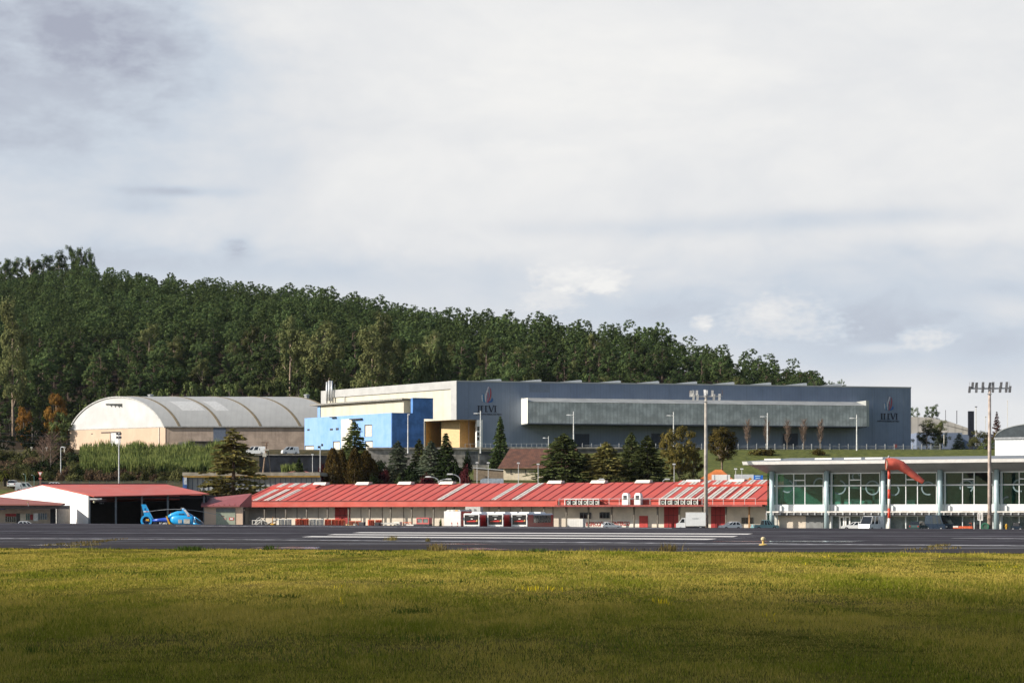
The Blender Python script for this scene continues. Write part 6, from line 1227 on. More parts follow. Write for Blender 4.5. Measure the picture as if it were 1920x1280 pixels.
hubz = hzz(954.5)
def blade(px, py, dy, col, tipc=None):
    tip = Vector((hx(px), dy, hzz(py))); hub = Vector((hx(345), 0, hubz)); mid = (hub+tip)/2+Vector((0, 0, .16)); P = [hub, hub.lerp(mid, .5)+Vector((0, 0, .04)), mid, mid.lerp(tip, .5)+Vector((0, 0, .03)), tip]; m = MB(); d = (tip-hub).normalized(); s_ = Vector((-d.y, d.x, 0)).normalized()*.19
    for i in range(4): a, c = P[i], P[i+1]; up = Vector((0, 0, .035)); m.add([tuple(a-s_-up), tuple(c-s_-up), tuple(c+s_-up), tuple(a+s_-up), tuple(a-s_+up), tuple(c-s_+up), tuple(c+s_+up), tuple(a+s_+up)], [(0, 3, 2, 1), (4, 5, 6, 7), (0, 1, 5, 4), (2, 3, 7, 6)])
    o_ = m.build('rotor_blade', col, he)
    if tipc: tp_ = MB(); a = tip-d*.55; up = Vector((0, 0, .05)); s2 = s_*1.15; tp_.add([tuple(a-s2-up), tuple(tip-s2-up), tuple(tip+s2-up), tuple(a+s2-up), tuple(a-s2+up), tuple(tip-s2+up), tuple(tip+s2+up), tuple(a+s2+up)], [(0, 3, 2, 1), (4, 5, 6, 7), (0, 1, 5, 4), (1, 2, 6, 5), (2, 3, 7, 6), (3, 0, 4, 7)]); tp_.build('blade_tip', tipc, o_)
BLD = M('blade_grey', (.30, .32, .34), .4); blade(278, 958, 1.2, BLD); blade(417, 967.5, 2.2, BLD, M('tip_red', (.40, .06, .05), .5)); blade(364.5, 967.5, -4.2, M('blade_pale', (.48, .47, .45), .4), ORANGE); blade(330, 952, 4.5, BLD)
for x in (hx(330), hx(366)):
    m = MB(); m.tube([(x, -.6, .3), (x, -.5, .9)], .06, 8); m.tube([(x, .6, .3), (x, .5, .9)], .06, 8); w_ = m.build('landing_gear', GREYM, he); m = MB(); m.tube([(x, -.70, .25), (x, -.54, .25)], .25, 12); m.tube([(x, .54, .25), (x, .70, .25)], .25, 12); m.build('tyre', RUBBER, w_)
m = MB(); m.tube([(hx(323), -.3, 2.5), (hx(320), -.3, 3.1)], .03, 5); m.box(hx(321.5), hx(325), -.35, -.05, 2.55, 2.85); m.build('beacon_mount', RED, he)
# stored trolleys in the hangar mouth
for px, w_, h_, lb in ((197, 1.6, 1.0, 'dim grey ground power trolley standing in the dark hangar mouth'), (291, .7, 1.9, 'dim stepladder stand in the dark hangar behind the helicopter tail'), (305, 1.3, 1.1, 'grey service cart in the hangar behind the tail boom')):
    t = thing('service_trolley', lb, 'trolley', vloc(px, 408 if px < 250 else 407), .3); MB().box(-w_/2, w_/2, -.3, .3, .3, h_).build('body', M('trolley_grey', (.16, .16, .17), .6, .2), t)
    for s in (-1, 1): m = MB(); m.tube([(s*w_*.35, -.36, .16), (s*w_*.35, -.3, .16)], .15, 10); m.tube([(s*w_*.35, .3, .16), (s*w_*.35, .36, .16)], .15, 10); m.build('wheel', RUBBER, t)
    MB().tube([(w_/2, 0, .4), (w_/2+.5, 0, .9)], .03, 6).build('handle', GREYM, t)

# ------------------------------------------------------------------ barriers and ground equipment before the warehouse
BO = M('barrier_orange', (.60, .115, .045), .55, .12, 2.5); BWt = M('barrier_white', (.66, .63, .57), .6, .08, 2.5)
bn = 0
def barrier(px, mt, lb, grp, wpx=13.2, pyt=972, skew=.35):
    Y = 384; t = thing('plastic_barrier', lb, 'barrier', vloc(px, Y), radians(-18), grp); w_ = wpx/F*Y; h_ = EYE-AZ+(YH-pyt)/F*Y; m = MB()
    m.prism([(-.30, 0), (.30, 0), (.26, .25), (.13, h_*.55), (.10, h_), (-.10, h_), (-.13, h_*.55), (-.26, .25)], 0, w_-.06, 'x')
    b_ = m.build('body', mt, t); r_ = MB()
    for k in range(1, 4): x = w_*k/4; r_.box(x-.035, x+.035, -.30, -.12, .26, h_-.08)
    r_.build('groove', M('groove_'+mt.name, tuple(c*.55 for c in mt.diffuse_color[:3]) if 0 else ((.34, .06, .03) if mt is BO else (.42, .40, .36)), .6), b_)
for i, px in enumerate((521, 534.5)): barrier(px, BWt, ['left of the two white barriers beside the yellow loader', 'right of the two white barriers beside the yellow loader'][i], 'white barriers')
for i, px in enumerate((554, 567)): barrier(px, BO, ['left of the orange pair between the two white barrier pairs', 'right of the orange pair between the two white barrier pairs'][i], 'orange barriers')
for i, px in enumerate((580.5, 594)): barrier(px, BWt, ['left white barrier directly right of the first orange pair', 'right white barrier directly left of the long orange row'][i], 'white barriers')
for i, px in enumerate((609, 622, 635.5)): barrier(px, BO, ['first from the left of the long orange barrier row', 'middle barrier of the long orange row by the white ones', 'orange barrier at the right end of the long row beside the baggage cart'][i], 'orange barriers', 13.2, 973)
for i, px in enumerate((690, 704)): barrier(px, BO, ['left orange barrier near the dark bin', 'right orange barrier touching the dark bin'][i], 'orange barriers', 13.2, 974)
for i, px in enumerate((655, 667)): barrier(px, BO, ['orange barrier just behind the baggage cart with boxes, left', 'orange barrier just behind the baggage cart with boxes, right'][i], 'orange barriers', 12, 976)
def cart(name, lb, px, w_, mt, h_=1.2, kind_='cart', rails=True, cat='cart'):
    t = thing(name, lb, cat, vloc(px, 381), radians(-20)); MB().box(0, w_, -.7, .7, .42, .58).build('deck', mt, t)
    for x in (.3, w_-.3):
        for y in (-.6, .6): m = MB(); m.tube([(x, y-.07, .22), (x, y+.07, .22)], .22, 10); m.build('wheel', RUBBER, t)
    if rails:
        m = MB()
        for x in (.04, w_-.04):
            for y in (-.66, .66): m.box(x-.04, x+.04, y-.04, y+.04, .581, h_)
        for y in (-.66, .66): m.box(.09, w_-.09, y-.03, y+.03, h_-.1, h_)
        m.build('rail_frame', mt, t)
    return t
t = cart('passenger_stair', 'white tubular passenger stair frame at the left end of the barriers', 476, 1.9, BWt, 1.7, cat='stair'); m = MB()
for k in range(6): m.box(.1+k*.28, .38+k*.28, -.5, .5, .60+k*.17, .66+k*.17)
m.tube([(0, -.6, .7), (1.9, -.6, 2.1)], .05, 6); m.tube([(0, .6, .7), (1.9, .6, 2.1)], .05, 6); m.tube([(.9, -.6, .6), (.9, -.6, 1.9), (1.5, -.6, 2.2)], .05, 6); m.build('stair_flight', BWt, t)
t = cart('belt_loader', 'yellow belt loader between the white stair frame and the white barriers', 497, 2.2, YELLOW, 1.0, rails=False, cat='loader'); m = MB(); m.slab([(.0, -.4, .9), (2.3, -.4, 1.9), (2.3, .4, 1.9), (0, .4, .9)], .18); m.build('conveyor', M('loader_white', (.62, .60, .54), .6), t); m = MB(); m.box(1.3, 1.9, -.45, .45, .59, 1.1); m.build('engine_box', YELLOW, t); MB().tube([(1.7, -.45, 1.1), (1.7, -.45, 2.2), (2.1, -.45, 2.2)], .06, 6).build('guard_bar', M('bar_orange', (.55, .22, .03), .5), t)
t = cart('baggage_cart', 'brown baggage cart loaded with boxes between the orange barriers', 648, 2.3, RUST, 1.3, cat='cart')
for k, (x, w_, h_, mt) in enumerate(((.2, .6, .42, OCHRE), (.9, .7, .30, M('box_brown', (.30, .18, .10), .7)), (1.65, .5, .5, OFFW))): 
    b_ = at(648, 980, 381); o_ = thing('cardboard_box', ['ochre carton on the left of the brown baggage cart', 'low brown carton in the middle of the brown baggage cart', 'pale carton on the right of the brown baggage cart'][k], 'box', tuple((Matrix.Translation(vloc(648, 381)) @ Matrix.Rotation(radians(-20), 4, 'Z') @ Vector((x, 0, .585)))), radians(-20)); MB().box(0, w_, -.35, .35, 0, h_).build('carton', mt, o_); MB().box(w_*.42, w_*.58, -.36, .36, h_+.002, h_+.012).build('tape', M('tape', (.5, .4, .25), .4), o_)
t = thing('waste_bin', 'dark grey wheeled bin between the orange barrier groups', 'bin', vloc(679, 382), radians(-20)); m = MB(); m.fr((-.42, .42, -.4, .4, .12), (-.5, .5, -.48, .48, 1.25)); m.build('body', M('bin_grey', (.09, .09, .10), .6), t); MB().fr((-.54, .54, -.52, .52, 1.252), (-.48, .48, -.46, .46, 1.36)).build('lid', M('bin_lid', (.16, .13, .12), .6), t)
t = thing('waste_bin', 'black bin standing before the right end of the orange barriers', 'bin', vloc(708, 380), radians(-20)); m = MB(); m.fr((-.36, .36, -.35, .35, .1), (-.42, .42, -.4, .4, 1.2)); m.build('body', M('bin_black', (.035, .035, .04), .6), t); MB().fr((-.46, .46, -.44, .44, 1.202), (-.40, .40, -.38, .38, 1.30)).build('lid', DARK, t)
t = cart('flat_trailer', 'long white low trailer right of the black bin', 717, 3.0, BWt, 1.25, cat='trailer'); MB().box(.1, 2.9, -.64, .64, .95, 1.15).build('load_board', BWt, t)
t = cart('small_trailer', 'short white trailer before the wall left of the pink tractor', 740, 1.3, BWt, 1.35, cat='trailer', rails=False); MB().box(.05, 1.2, -.6, .6, .59, 1.4).build('white_bin', BWt, t)
t = cart('tool_trolley', 'small orange and white trolley left of the pink tractor', 758, 1.1, BO, 1.35, cat='trolley'); MB().box(.2, .9, -.4, .4, .6, 1.05).build('tool_box', BWt, t)
PINK = M('tractor_pink', (.55, .13, .12), .5, .06)
t = thing('tow_tractor', 'faded pink tow tractor with square cab windows before the warehouse', 'tractor', vloc(796, 381), radians(-20)); MB().box(-2.2, 1.2, -.8, .8, .4, 1.0).build('body', DARK, t); m = MB(); m.box(-1.25, 1.15, -.78, .78, 1.003, 1.25); m.box(-1.25, 1.15, -.78, .78, 1.95, 2.15)
for x in (-1.25, -.15, 1.0): m.box(x, x+.15, -.78, .78, 1.253, 1.947)
cb2 = m.build('cab', PINK, t); MB().box(-1.2, 1.1, -.72, .72, 1.26, 1.94).build('cab_window', M('cab_glass', (.20, .24, .22), .2, .2, spec=.5), cb2)
for x in (-1.6, .6):
    for y in (-.75, .75): wheel(t, x, y, .42, .25)
t = thing('pallet_stack', 'white and black pallet crates left of the pink tractor', 'crate', vloc(775, 379), radians(-20)); MB().box(-1, .2, -.4, .4, .1, .95).build('white_crate', BWt, t); MB().box(.23, 1.2, -.4, .4, .1, .75).build('black_crate', DARK, t); MB().box(-1, 1.2, -.4, .4, 0, .097).build('pallet', RUST, t)
shrub(826, 966, 382, 7, YELLOW and IVY, 'small yellow green bush between the pink tractor and the white box truck', 'shrubs near the warehouse', 1, 990)
def cone(px, lb):
    t = thing('marker_post', lb, 'marker', vloc(px, 372), 0, 'orange marker posts'); MB().lathe([(.14, 0), (.13, .1), (.09, .2), (.08, 1.3), (.02, 1.36)], n=10).build('post', BO, t); MB().lathe([(.095, .8), (.095, 1.0)], n=10).build('white_band', WHITE, t)
cone(847, 'left orange marker post in front of the white box truck front'); cone(858, 'right orange marker post in front of the white box truck side')
# container-like white sheet left of the red lettering
t = thing('white_container', 'low ribbed white container standing left of the red lettering', 'container', vloc(1064, 384), radians(-24)); m = MB(); m.box(0, 3.0, 0, 1.2, .15, 1.85); b_ = m.build('body', M('container_white', (.64, .62, .57), .6, .05, ribs=('x', 3, .25)), t); MB().box(-.03, 3.03, -.03, 1.23, 1.851, 1.95).build('lid', BWt, t); MB().box(.1, 2.9, .1, 1.1, 0, .149).build('skid', DARK, t)
# things before the terminal
t = cart('dolly', 'low orange dolly with a pale end before the terminal', 1786, 3.2, BO, .95, cat='dolly', rails=False); t.location = vloc(1788, 350); MB().box(0, .8, -.6, .6, .59, .85).build('pale_box', BWt, t); MB().box(.9, 3.1, -.6, .6, .59, .80).build('orange_box', BO, t); MB().tube([(2.9, 0, .8), (2.9, 0, 1.3), (2.5, 0, 1.3)], .05, 6).build('tow_bar', BO, t)
t = thing('sign_board', 'white double sign board with dark middle on a post before the terminal', 'sign', vloc(1838, 348), radians(-20)); MB().tube([(0, 0, 0), (0, 0, 1.9)], .07, 8).build('post', WHITE, t)
for s in (-1, 1): MB().box(s*.26-.17, s*.26+.17, -.04, .04, 1.75, 2.95).build('panel', WHITE, t); MB().box(s*.26-.05, s*.26+.05, -.06, -.043, 1.9, 2.8).build('dark_stripe', M('stripe_brown', (.12, .06, .05), .6), t)
t = thing('hose_reel', 'round green hose reel beside the foot of the right light mast', 'hose reel', vloc(1847, 347), radians(-20)); MB().ring((0, 0, .75), .62, .18, .5, 20).build('reel_rim', M('reel_green', (.03, .16, .09), .5), t); MB().ring((0, .1, .75), .44, .40, .3, 16).build('hose', M('hose_dark', (.05, .10, .07), .6), t); MB().box(-.5, .5, .0, .5, 0, .15).build('stand', DARK, t)
t = thing('bollard_bag', 'dark equipment on a small stand left of the green hose reel', 'equipment', vloc(1834, 349), 0); MB().fr((-.25, .25, -.2, .2, .35), (-.4, .4, -.25, .25, 1.1)).build('case', DARK, t); MB().box(-.05, .05, -.05, .05, 0, .349).build('stand', GREYM, t)
t = thing('hydrant', 'yellow hydrant post before the right end of the terminal', 'hydrant', vloc(1887, 347)); MB().lathe([(.20, 0), (.20, .08), (.13, .12), (.13, .85), (.20, .9), (.20, 1.0), (.12, 1.15), (.03, 1.2)], n=12).build('barrel', YELLOW, t); MB().tube([(-.25, 0, .75), (.25, 0, .75)], .08, 8).build('outlet', YELLOW, t)
t = thing('luggage_tug', 'dark low tug behind the right columns of the terminal', 'tug', vloc(1907, 353), radians(-20)); MB().box(-.9, .9, -.6, .6, .3, .8).build('body', CARN, t); MB().box(-.6, .4, -.5, .5, .803, 1.35).build('cab', DARK, t); [wheel(t, x, y, .28) for x in (-.6, .6) for y in (-.5, .5)]
# runway light
x, y = on_run(1431, 1021.5); t = thing('runway_light', 'small pale yellow runway edge light on a disc base near the lawn', 'runway light', (x, y, rz(x, y)))
RLY = M('light_yellow', (.62, .44, .14), .5, .1, 6); MB().lathe([(.20, 0), (.20, .03), (.17, .045), (.06, .07)], n=16).build('base', RLY, t); MB().lathe([(.055, .07), (.05, .22), (.055, .23)], n=10).build('stem', RLY, t); MB().lathe([(.09, .23), (.11, .25), (.11, .33), (.09, .35), (.05, .38), (.02, .39)], n=14).build('lamp_head', M('light_cream', (.68, .56, .32), .35), t)

# ------------------------------------------------------------------ masts, windsock, lamps, signs, cables
MAST = M('mast_concrete', (.40, .36, .31), .75, .15, .6, streak=.25); FLW = M('flood_white', (.66, .65, .62), .45)
def flood_mast(lb, px, Y, ptop, half_px, r0, r1, mat, floods, dark):
    zt = EYE-AZ+(YH-ptop)/F*Y; t = thing('light_mast', lb, 'light mast', vloc(px, Y), radians(-8), 'tall apron light masts'); m = MB(); m.tube([(0, 0, 0), (0, 0, zt*.5), (0, 0, zt-.6)], [r0, (r0+r1)/2, r1], 12); pl = m.build('pole', mat, t, True)
    s = MB(); s.tube([(0, 0, .0), (0, 0, 2.6)], [r0+.07, r0+.05], 12); s.build('pole_sleeve', M('sleeve_rust', (.30, .22, .17), .8, .3, 1.5), pl); cr = MB(); hp_ = half_px/F*Y
    m = MB()
    for k in range(0, int((zt-4)/1.6)): m.box(-r0*.2-.03, -r0*.2+.03, -r0-.06, -r0+.05, 3+1.6*k, 3.12+1.6*k)
    m.build('step_iron', GREYM, pl)
    cr.box(-hp_, hp_, -.10, .10, zt-.62, zt-.42); cr.box(-hp_*.5, hp_*.5, .5, .62, zt-.62, zt-.46); cr.box(-.1, .1, -.3, .7, zt-.8, zt-.625); cr.box(-.35, .35, -.35, .35, zt-1.5, zt-1.4); cr.build('crossarm', GALV if not dark else GREYM, t)
    for s_ in (-1, 1): MB().tube([(s_*hp_, 0, zt-.42), (s_*hp_, 0, zt+.55)], .035, 5).build('lightning_rod', RUST if not dark else GREYM, t)
    for (fx, up, til) in floods:
        e_ = MB(); x = fx*hp_; z = zt-.35 if up else zt-1.0; c, s2 = cos(til), sin(til); w_, h_, d_ = .32, .55, .22; V = []
        for (a, b2, cc) in ((-w_, -d_, -h_), (w_, -d_, -h_), (w_, d_*.5, -h_*.8), (-w_, d_*.5, -h_*.8), (-w_, -d_, h_), (w_, -d_, h_), (w_, d_*.5, h_*.8), (-w_, d_*.5, h_*.8)): V.append((x+a*.62+cc*s2*.25, -.25+b2*c-cc*s2, z+.35+cc*c+b2*s2))
        e_.add(V, [(0, 3, 2, 1), (4, 5, 6, 7), (0, 1, 5, 4), (1, 2, 6, 5), (2, 3, 7, 6), (3, 0, 4, 7)]); e_.build('floodlight', FLW if not dark else M('flood_grey', (.20, .20, .21), .4), t)
    return t
flood_mast('tall pale concrete light mast standing in front of the warehouse roof', 1323.5, 368, 737, 30.5, .37, .24, MAST, [(-.92, True, .35), (-.78, True, .2), (-.55, True, .25), (-.05, True, -.3), (.05, True, .2), (.40, True, .3), (.50, False, .5), (.84, False, .2), (-.75, False, .4), (-.5, False, .4)], False)
flood_mast('tall brownish grey light mast with two rows of dark floodlights at the right edge', 1855.5, 348, 722, 37, .34, .22, M('mast_brown', (.44, .36, .31), .7, .2, .6, streak=.25), [(-.85, True, .2), (-.66, True, .4), (-.34, True, .2), (.0, True, .5), (.16, True, .2), (.56, True, .3), (.84, True, .2), (-1.0, False, .3), (-.66, False, .2), (-.34, False, .4), (.16, False, .2), (.52, False, .3), (.82, False, .2), (1.0, False, .3)], True)
# wind sock
wY = 336; t = thing('windsock', 'red and white banded windsock pole with a salmon sock drooping to the right', 'windsock', vloc(1667, wY, -1.2)); zw_ = lambda py: EYE+1.2+(YH-py)/F*wY; rp = .215
SR = M('pole_red', (.62, .07, .035), .45, .06); SW = M('pole_white', (.70, .66, .58), .5, .05)
for a, c, mt in ((1000, 971, SW), (971, 952.5, SR), (952.5, 934.5, SW), (934.5, 917, SR), (917, 898, SW), (898, 880, SR), (880, 859, SW)): m = MB(); m.tube([(0, 0, zw_(a)), (0, 0, zw_(c)-.005)], rp if c > 870 else rp*.6, 12); m.build('pole_band', mt, t, True)
m = MB(); m.lathe([(.10, 0), (.16, .1), (.16, .3), (.05, .45)], (-.05, 0, zw_(859)), 10); m.build('lamp', GREYM, t)
hp2 = [(1661, 870, 11.5), (1668, 869.5, 11.2), (1676, 870, 10.6), (1684, 871, 10.0), (1689, 873, 9.4), (1694, 877, 8.2), (1702, 883, 7.4), (1712, 890.5, 6.4), (1721, 897, 5.4), (1730, 903, 4.4)]
P = [((a-1667)/F*wY, -.35, zw_(b2)) for a, b2, c in hp2]; Rr = [c/F*wY*(1+.05*((i*7) % 3-1)) for i, (a, b2, c) in enumerate(hp2)]
m = MB(); m.tube(P, Rr, 16, False); sock = m.build('sock', M('sock_salmon', (.68, .13, .085), .8, .12, 1.2, bump=.4), t, True); m = MB(); m.tube([tuple(Vector(P[0])+Vector((-.05, 0, 0))), tuple(Vector(P[0])+Vector((.06, 0, 0)))], Rr[0]*1.03, 20, False); m.build('hoop', M('hoop_rust', (.40, .20, .10), .6), t)
m = MB(); m.tube([(P[0][0]+.1, -.35, P[0][2]-Rr[0]), (P[0][0]+.1, -.35, P[0][2]+Rr[0]), (0, 0, P[0][2]+Rr[0]+.2)], .05, 6); m.build('swivel_frame', OFFW, t)
# road and terrace lamps
LH = M('lamp_head_white', (.70, .70, .68), .4)
def street_lamp(lb, px, ptop, pbot, Y, arm=-1, armpx=9, style='arm', r=.09, grp='street lamps', head=1.0, drop=0):
    x, y, zb_ = at(px, pbot, Y); zt = (pbot-ptop)/F*Y; a = armpx/F*Y*arm; t = thing('street_lamp', lb, 'street lamp', (x, y, zb_), 0, grp)
    if style == 'arm':
        m = MB(); m.tube([(0, 0, -.5), (0, 0, zt)], [r*1.3, r*.8], 8); m.build('pole', LH, t); za = zt-drop/F*Y; m = MB(); m.tube([(0, 0, za), (a, 0, za+.05)], r*.6, 6); m.build('arm', LH, t); m = MB(); m.fr((a-.55*head, a+.45*head, -.22, .22, za-.08), (a-.45*head, a+.35*head, -.15, .15, za+.16)); m.build('lamp_head', LH, t)
    elif style == 'curve':
        n_ = 9; pts = [(a*(1-cos(pi/2*k/n_)), 0, zt*(.45+.55*sin(pi/2*k/n_))) for k in range(n_+1)]; m = MB(); m.tube([(0, 0, -.5), (0, 0, zt*.45)]+pts[1:], r, 8); m.build('pole', GALV, t); m = MB(); e_ = pts[-1]; m.fr((e_[0]-.6*head, e_[0]+.6*head, -.2, .2, e_[2]-.12), (e_[0]-.45*head, e_[0]+.45*head, -.14, .14, e_[2]+.16)); m.build('lamp_head', LH, t)
    else:
        m = MB(); m.tube([(0, 0, -.5), (0, 0, zt)], [r*1.2, r*.8], 8); m.build('pole', LH, t); m = MB(); m.fr((-.40*head, .40*head, -.25, .25, zt), (-.32*head, .32*head, -.2, .2, zt+.28)); m.build('lamp_head', LH, t)
for px, pt, lb in ((1075.5, 771, 'white street lamp before the left half of the glazed box'), (1263, 772, 'white street lamp before the middle of the glazed box, left of the concrete mast'), (1439, 774, 'white street lamp among the bare poplars before the glazed box'), (1606.5, 777, 'white street lamp at the right end of the glazed box')): street_lamp(lb, px, pt, 842, 596, -1, 9, 'arm', .16, 'street lamps before the navy hall', 1.3, 7)
street_lamp('white street lamp before the ochre entrance of the navy hall', 901, 770, 846, 581, -1, 9, 'arm', .15, 'street lamps before the navy hall', 1.2, 5)
street_lamp('slim white lamp post against the dark blue annexe wall', 765, 776, 846, 579, 1, 2, 'arm', .15, 'street lamps before the navy hall', .5, 1)
street_lamp('short grey lamp post with a round lamp left of it behind the cottage roof', 1028.5, 817, 842, 586, -1, 8, 'arm', .09, 'street lamps before the navy hall', .8, 4)
street_lamp('tall grey road lamp left of the reed bank above the hangar ridge', 114, 838, 893, 500, 1, 4, 'arm', .10, 'road lamps', .8, 0)
street_lamp('thin white road lamp left of the pair of brown cypresses', 586, 853, 892, 480, 1, 0, 'top', .07, 'road lamps', .7)
for px, pt, lb in ((894.5, 868, 'left of the two white lamps before the tan garden wall'), (915.5, 868.5, 'right of the two white lamps before the tan garden wall'), (972, 869, 'white lamp in front of the cottage wall between its windows'), (1009, 871, 'white lamp in front of the right end of the cottage wall'), (1264, 871, 'white lamp under the brown oak left of the concrete mast'), (1379.5, 880, 'globe lamp right of the orange roofed house'), (1391, 880, 'globe lamp nearer the terminal roof tip')): street_lamp(lb, px, pt, 906, 462, 1, 0, 'top', .06, 'car park lamps behind the warehouse', .85)
for px, ex, pt, lb in ((822, -19, 893.5, 'curved lamp arm reaching left above the red roof'), (823, 18, 898, 'lower curved lamp arm reaching right above the red roof'), (862.5, -19, 888.5, 'taller curved lamp arm reaching left near the purple bush')): street_lamp(lb, px, pt, 908, 456, 1 if ex > 0 else -1, abs(ex), 'curve', .10, 'curved lamps above the red roof', 1.2)
street_lamp('curved thin lamp above the right part of the red roof by the dark cedar', 1118, 898, 908, 456, 1, 10, 'curve', .06, 'curved lamps above the red roof', 1.1)
street_lamp('small curved lamp above the red roof left of the concrete mast', 1243, 898, 906, 456, 1, 8, 'curve', .07, 'curved lamps above the red roof', 1)
t = thing('floodlight_pole', 'pale floodlight pole with four dark lamps before the reed bank', 'floodlight', at(223, 907, 452)); zt = (907-812)/F*452; MB().tube([(0, 0, -1), (0, 0, zt)], [.16, .11], 8).build('pole', GALV, t)
for s in (-1, 1):
    for q in (0, 1): MB().box(s*.35-.20, s*.35+.20, -.22, .1, zt-.35-q*.75, zt+.10-q*.75).build('floodlight', DARK, t)
t = thing('floodlight_pole', 'pale floodlight pole with two dark lamps left of the brown cypresses', 'floodlight', at(600.5, 892, 478)); zt = (892-836)/F*478; MB().tube([(0, 0, -1), (0, 0, zt)], [.14, .10], 8).build('pole', GALV, t); MB().box(-.55, -.1, -.2, .2, zt-.45, zt).build('floodlight', DARK, t); MB().box(.2, .65, -.2, .2, zt+.05, zt+.5).build('floodlight', DARK, t); MB().box(-.5, .6, .21, .26, zt-.02, zt+.06).build('bracket', GALV, t)
t = thing('utility_pole', 'wooden utility pole pair carrying a transformer before the very dark wall', 'utility pole', at(497, 892, 520)); sc_ = 520/F
m = MB(); m.tube([(-6*sc_, 0, -2), (3*sc_, 0, 63*sc_)], [.26, .17], 8); m.build('pole', M('pole_wood', (.28, .19, .13), .85, .2), t); m = MB(); m.tube([(12*sc_, .3, -2), (6*sc_, .3, 46*sc_)], [.16, .12], 8); m.build('stay_pole', M('pole_wood2', (.25, .20, .16), .85, .2), t)
m = MB(); m.box(-.9, .9, -.15, .15, 62*sc_, 63.2*sc_); m.box(-.7, .7, -.15, .15, 57*sc_, 58*sc_); m.build('crossarm', RUST, t); m = MB(); m.box(-.55, .35, -.5, .1, 36*sc_, 43*sc_); m.box(-.3, .9, -.4, .1, 48*sc_, 50*sc_); m.build('transformer', OFFW, t)
t = thing('yield_sign', 'red rimmed triangular yield sign on a brown post above the hangar ridge', 'road sign', at(75.5, 909, 446)); s4 = 446/F; MB().box(-.20, .20, -.05, .05, -1, 12*s4).build('post', M('post_brown', (.22, .13, .10), .8), t); MB().prism([(-5*s4, 25*s4), (0, 15*s4), (5*s4, 25*s4)], -.10, -.055).build('red_triangle', RED, t); MB().prism([(-3.3*s4, 24*s4), (0, 17.4*s4), (3.3*s4, 24*s4)], -.13, -.105).build('white_triangle', WHITE, t); MB().box(-.30, .30, -.09, -.055, 11*s4, 14*s4).build('plate', M('plate_red', (.5, .12, .10), .6), t)
t = thing('notice_sign', 'small red topped notice at the right end of the terrace fence', 'sign', at(1680, 850, 599)); MB().tube([(0, 0, 0), (0, 0, 2.3)], .06, 6).build('post', GREYM, t); MB().box(-.32, .32, -.05, .05, 1.6, 2.6).build('plate', M('notice_red2', (.45, .12, .11), .6), t)
for k, (px, pt, pb_) in enumerate(((59, 840, 853), (87.5, 840, 849), (121, 840, 845))): t = thing('marker_pole', ['short white pole on the slope above the dark shrubs, leftmost of three', 'short white pole on the slope, middle of the three left of the arched hall', 'short white pole close to the arched hall corner'][k], 'pole', at(px, pb_, 590), 0, 'short white poles on the slope'); MB().tube([(0, 0, -.5), (0, 0, (pt and (pb_-pt))/F*590)], .16, 6).build('shaft', OFFW, t); MB().box(-.3, .3, -.2, .2, (pb_-pt)/F*590-.01, (pb_-pt)/F*590+.35).build('cap', OFFW, t)
for k, (y0_, y1_, py2) in enumerate(((808, 818, 820), (822.5, 832, 834), (839, 847, 849))):
    a, c = at(-40, y0_-2, 560), at(131, y1_, 616); m = MB(); pts = [tuple(Vector(a).lerp(Vector(c), u)-Vector((0, 0, .5*sin(pi*u)))) for u in np.linspace(0, 1, 12)]; m.tube(pts, .045, 4); tag(m.build('power_cable', M('cable_grey', (.12, .12, .13), .6)), ['uppermost of the three cables crossing before the wood at the left edge', 'middle one of the three cables crossing left of the arched hall', 'lowest of the three cables crossing left of the arched hall'][k], 'cable', 'overhead cables at the left')
# mesh fence and hoop rails on the road behind the hangar
t = Fr(200, 451, 0, 0); ft = t.thing('mesh_fence', 'low green grey mesh fence along the road behind the hangar', 'fence'); zf1 = t.z(200, 901); zf2 = t.z(200, 908)
px = 40
while px < 340: MB().box(t.x(px)-.03, t.x(px)+.03, -.03, .03, zf2-1, zf1+.1).build('post', M('fence_green', (.10, .16, .13), .6), ft); px += 16
m = MB()
for k in range(4): z = zf2+(zf1-zf2)*k/3; m.box(t.x(40), t.x(338), -.012, .012, z-.02, z+.02)
m.build('wire', M('fence_green', (.10, .16, .13), .6), ft)
for k, (px, pt, r_) in enumerate(((48, 888, 2), (64, 890, 4))): t = thing('hoop_rail', ['thin green lamp stalk above the white cab', 'green hooped rail between the white cab and the yield sign'][k], 'rail', at(px, 908, 450)); h_ = (908-pt)/F*450; MB().tube([(0, 0, -.5), (0, 0, h_*.8), (-.12, 0, h_*.95), (-.4, 0, h_)], .04, 6).build('bar', M('hoop_green', (.15, .35, .30), .5), t); MB().box(-.55, -.35, -.08, .08, h_-.05, h_+.05).build('end_cap', LH, t)
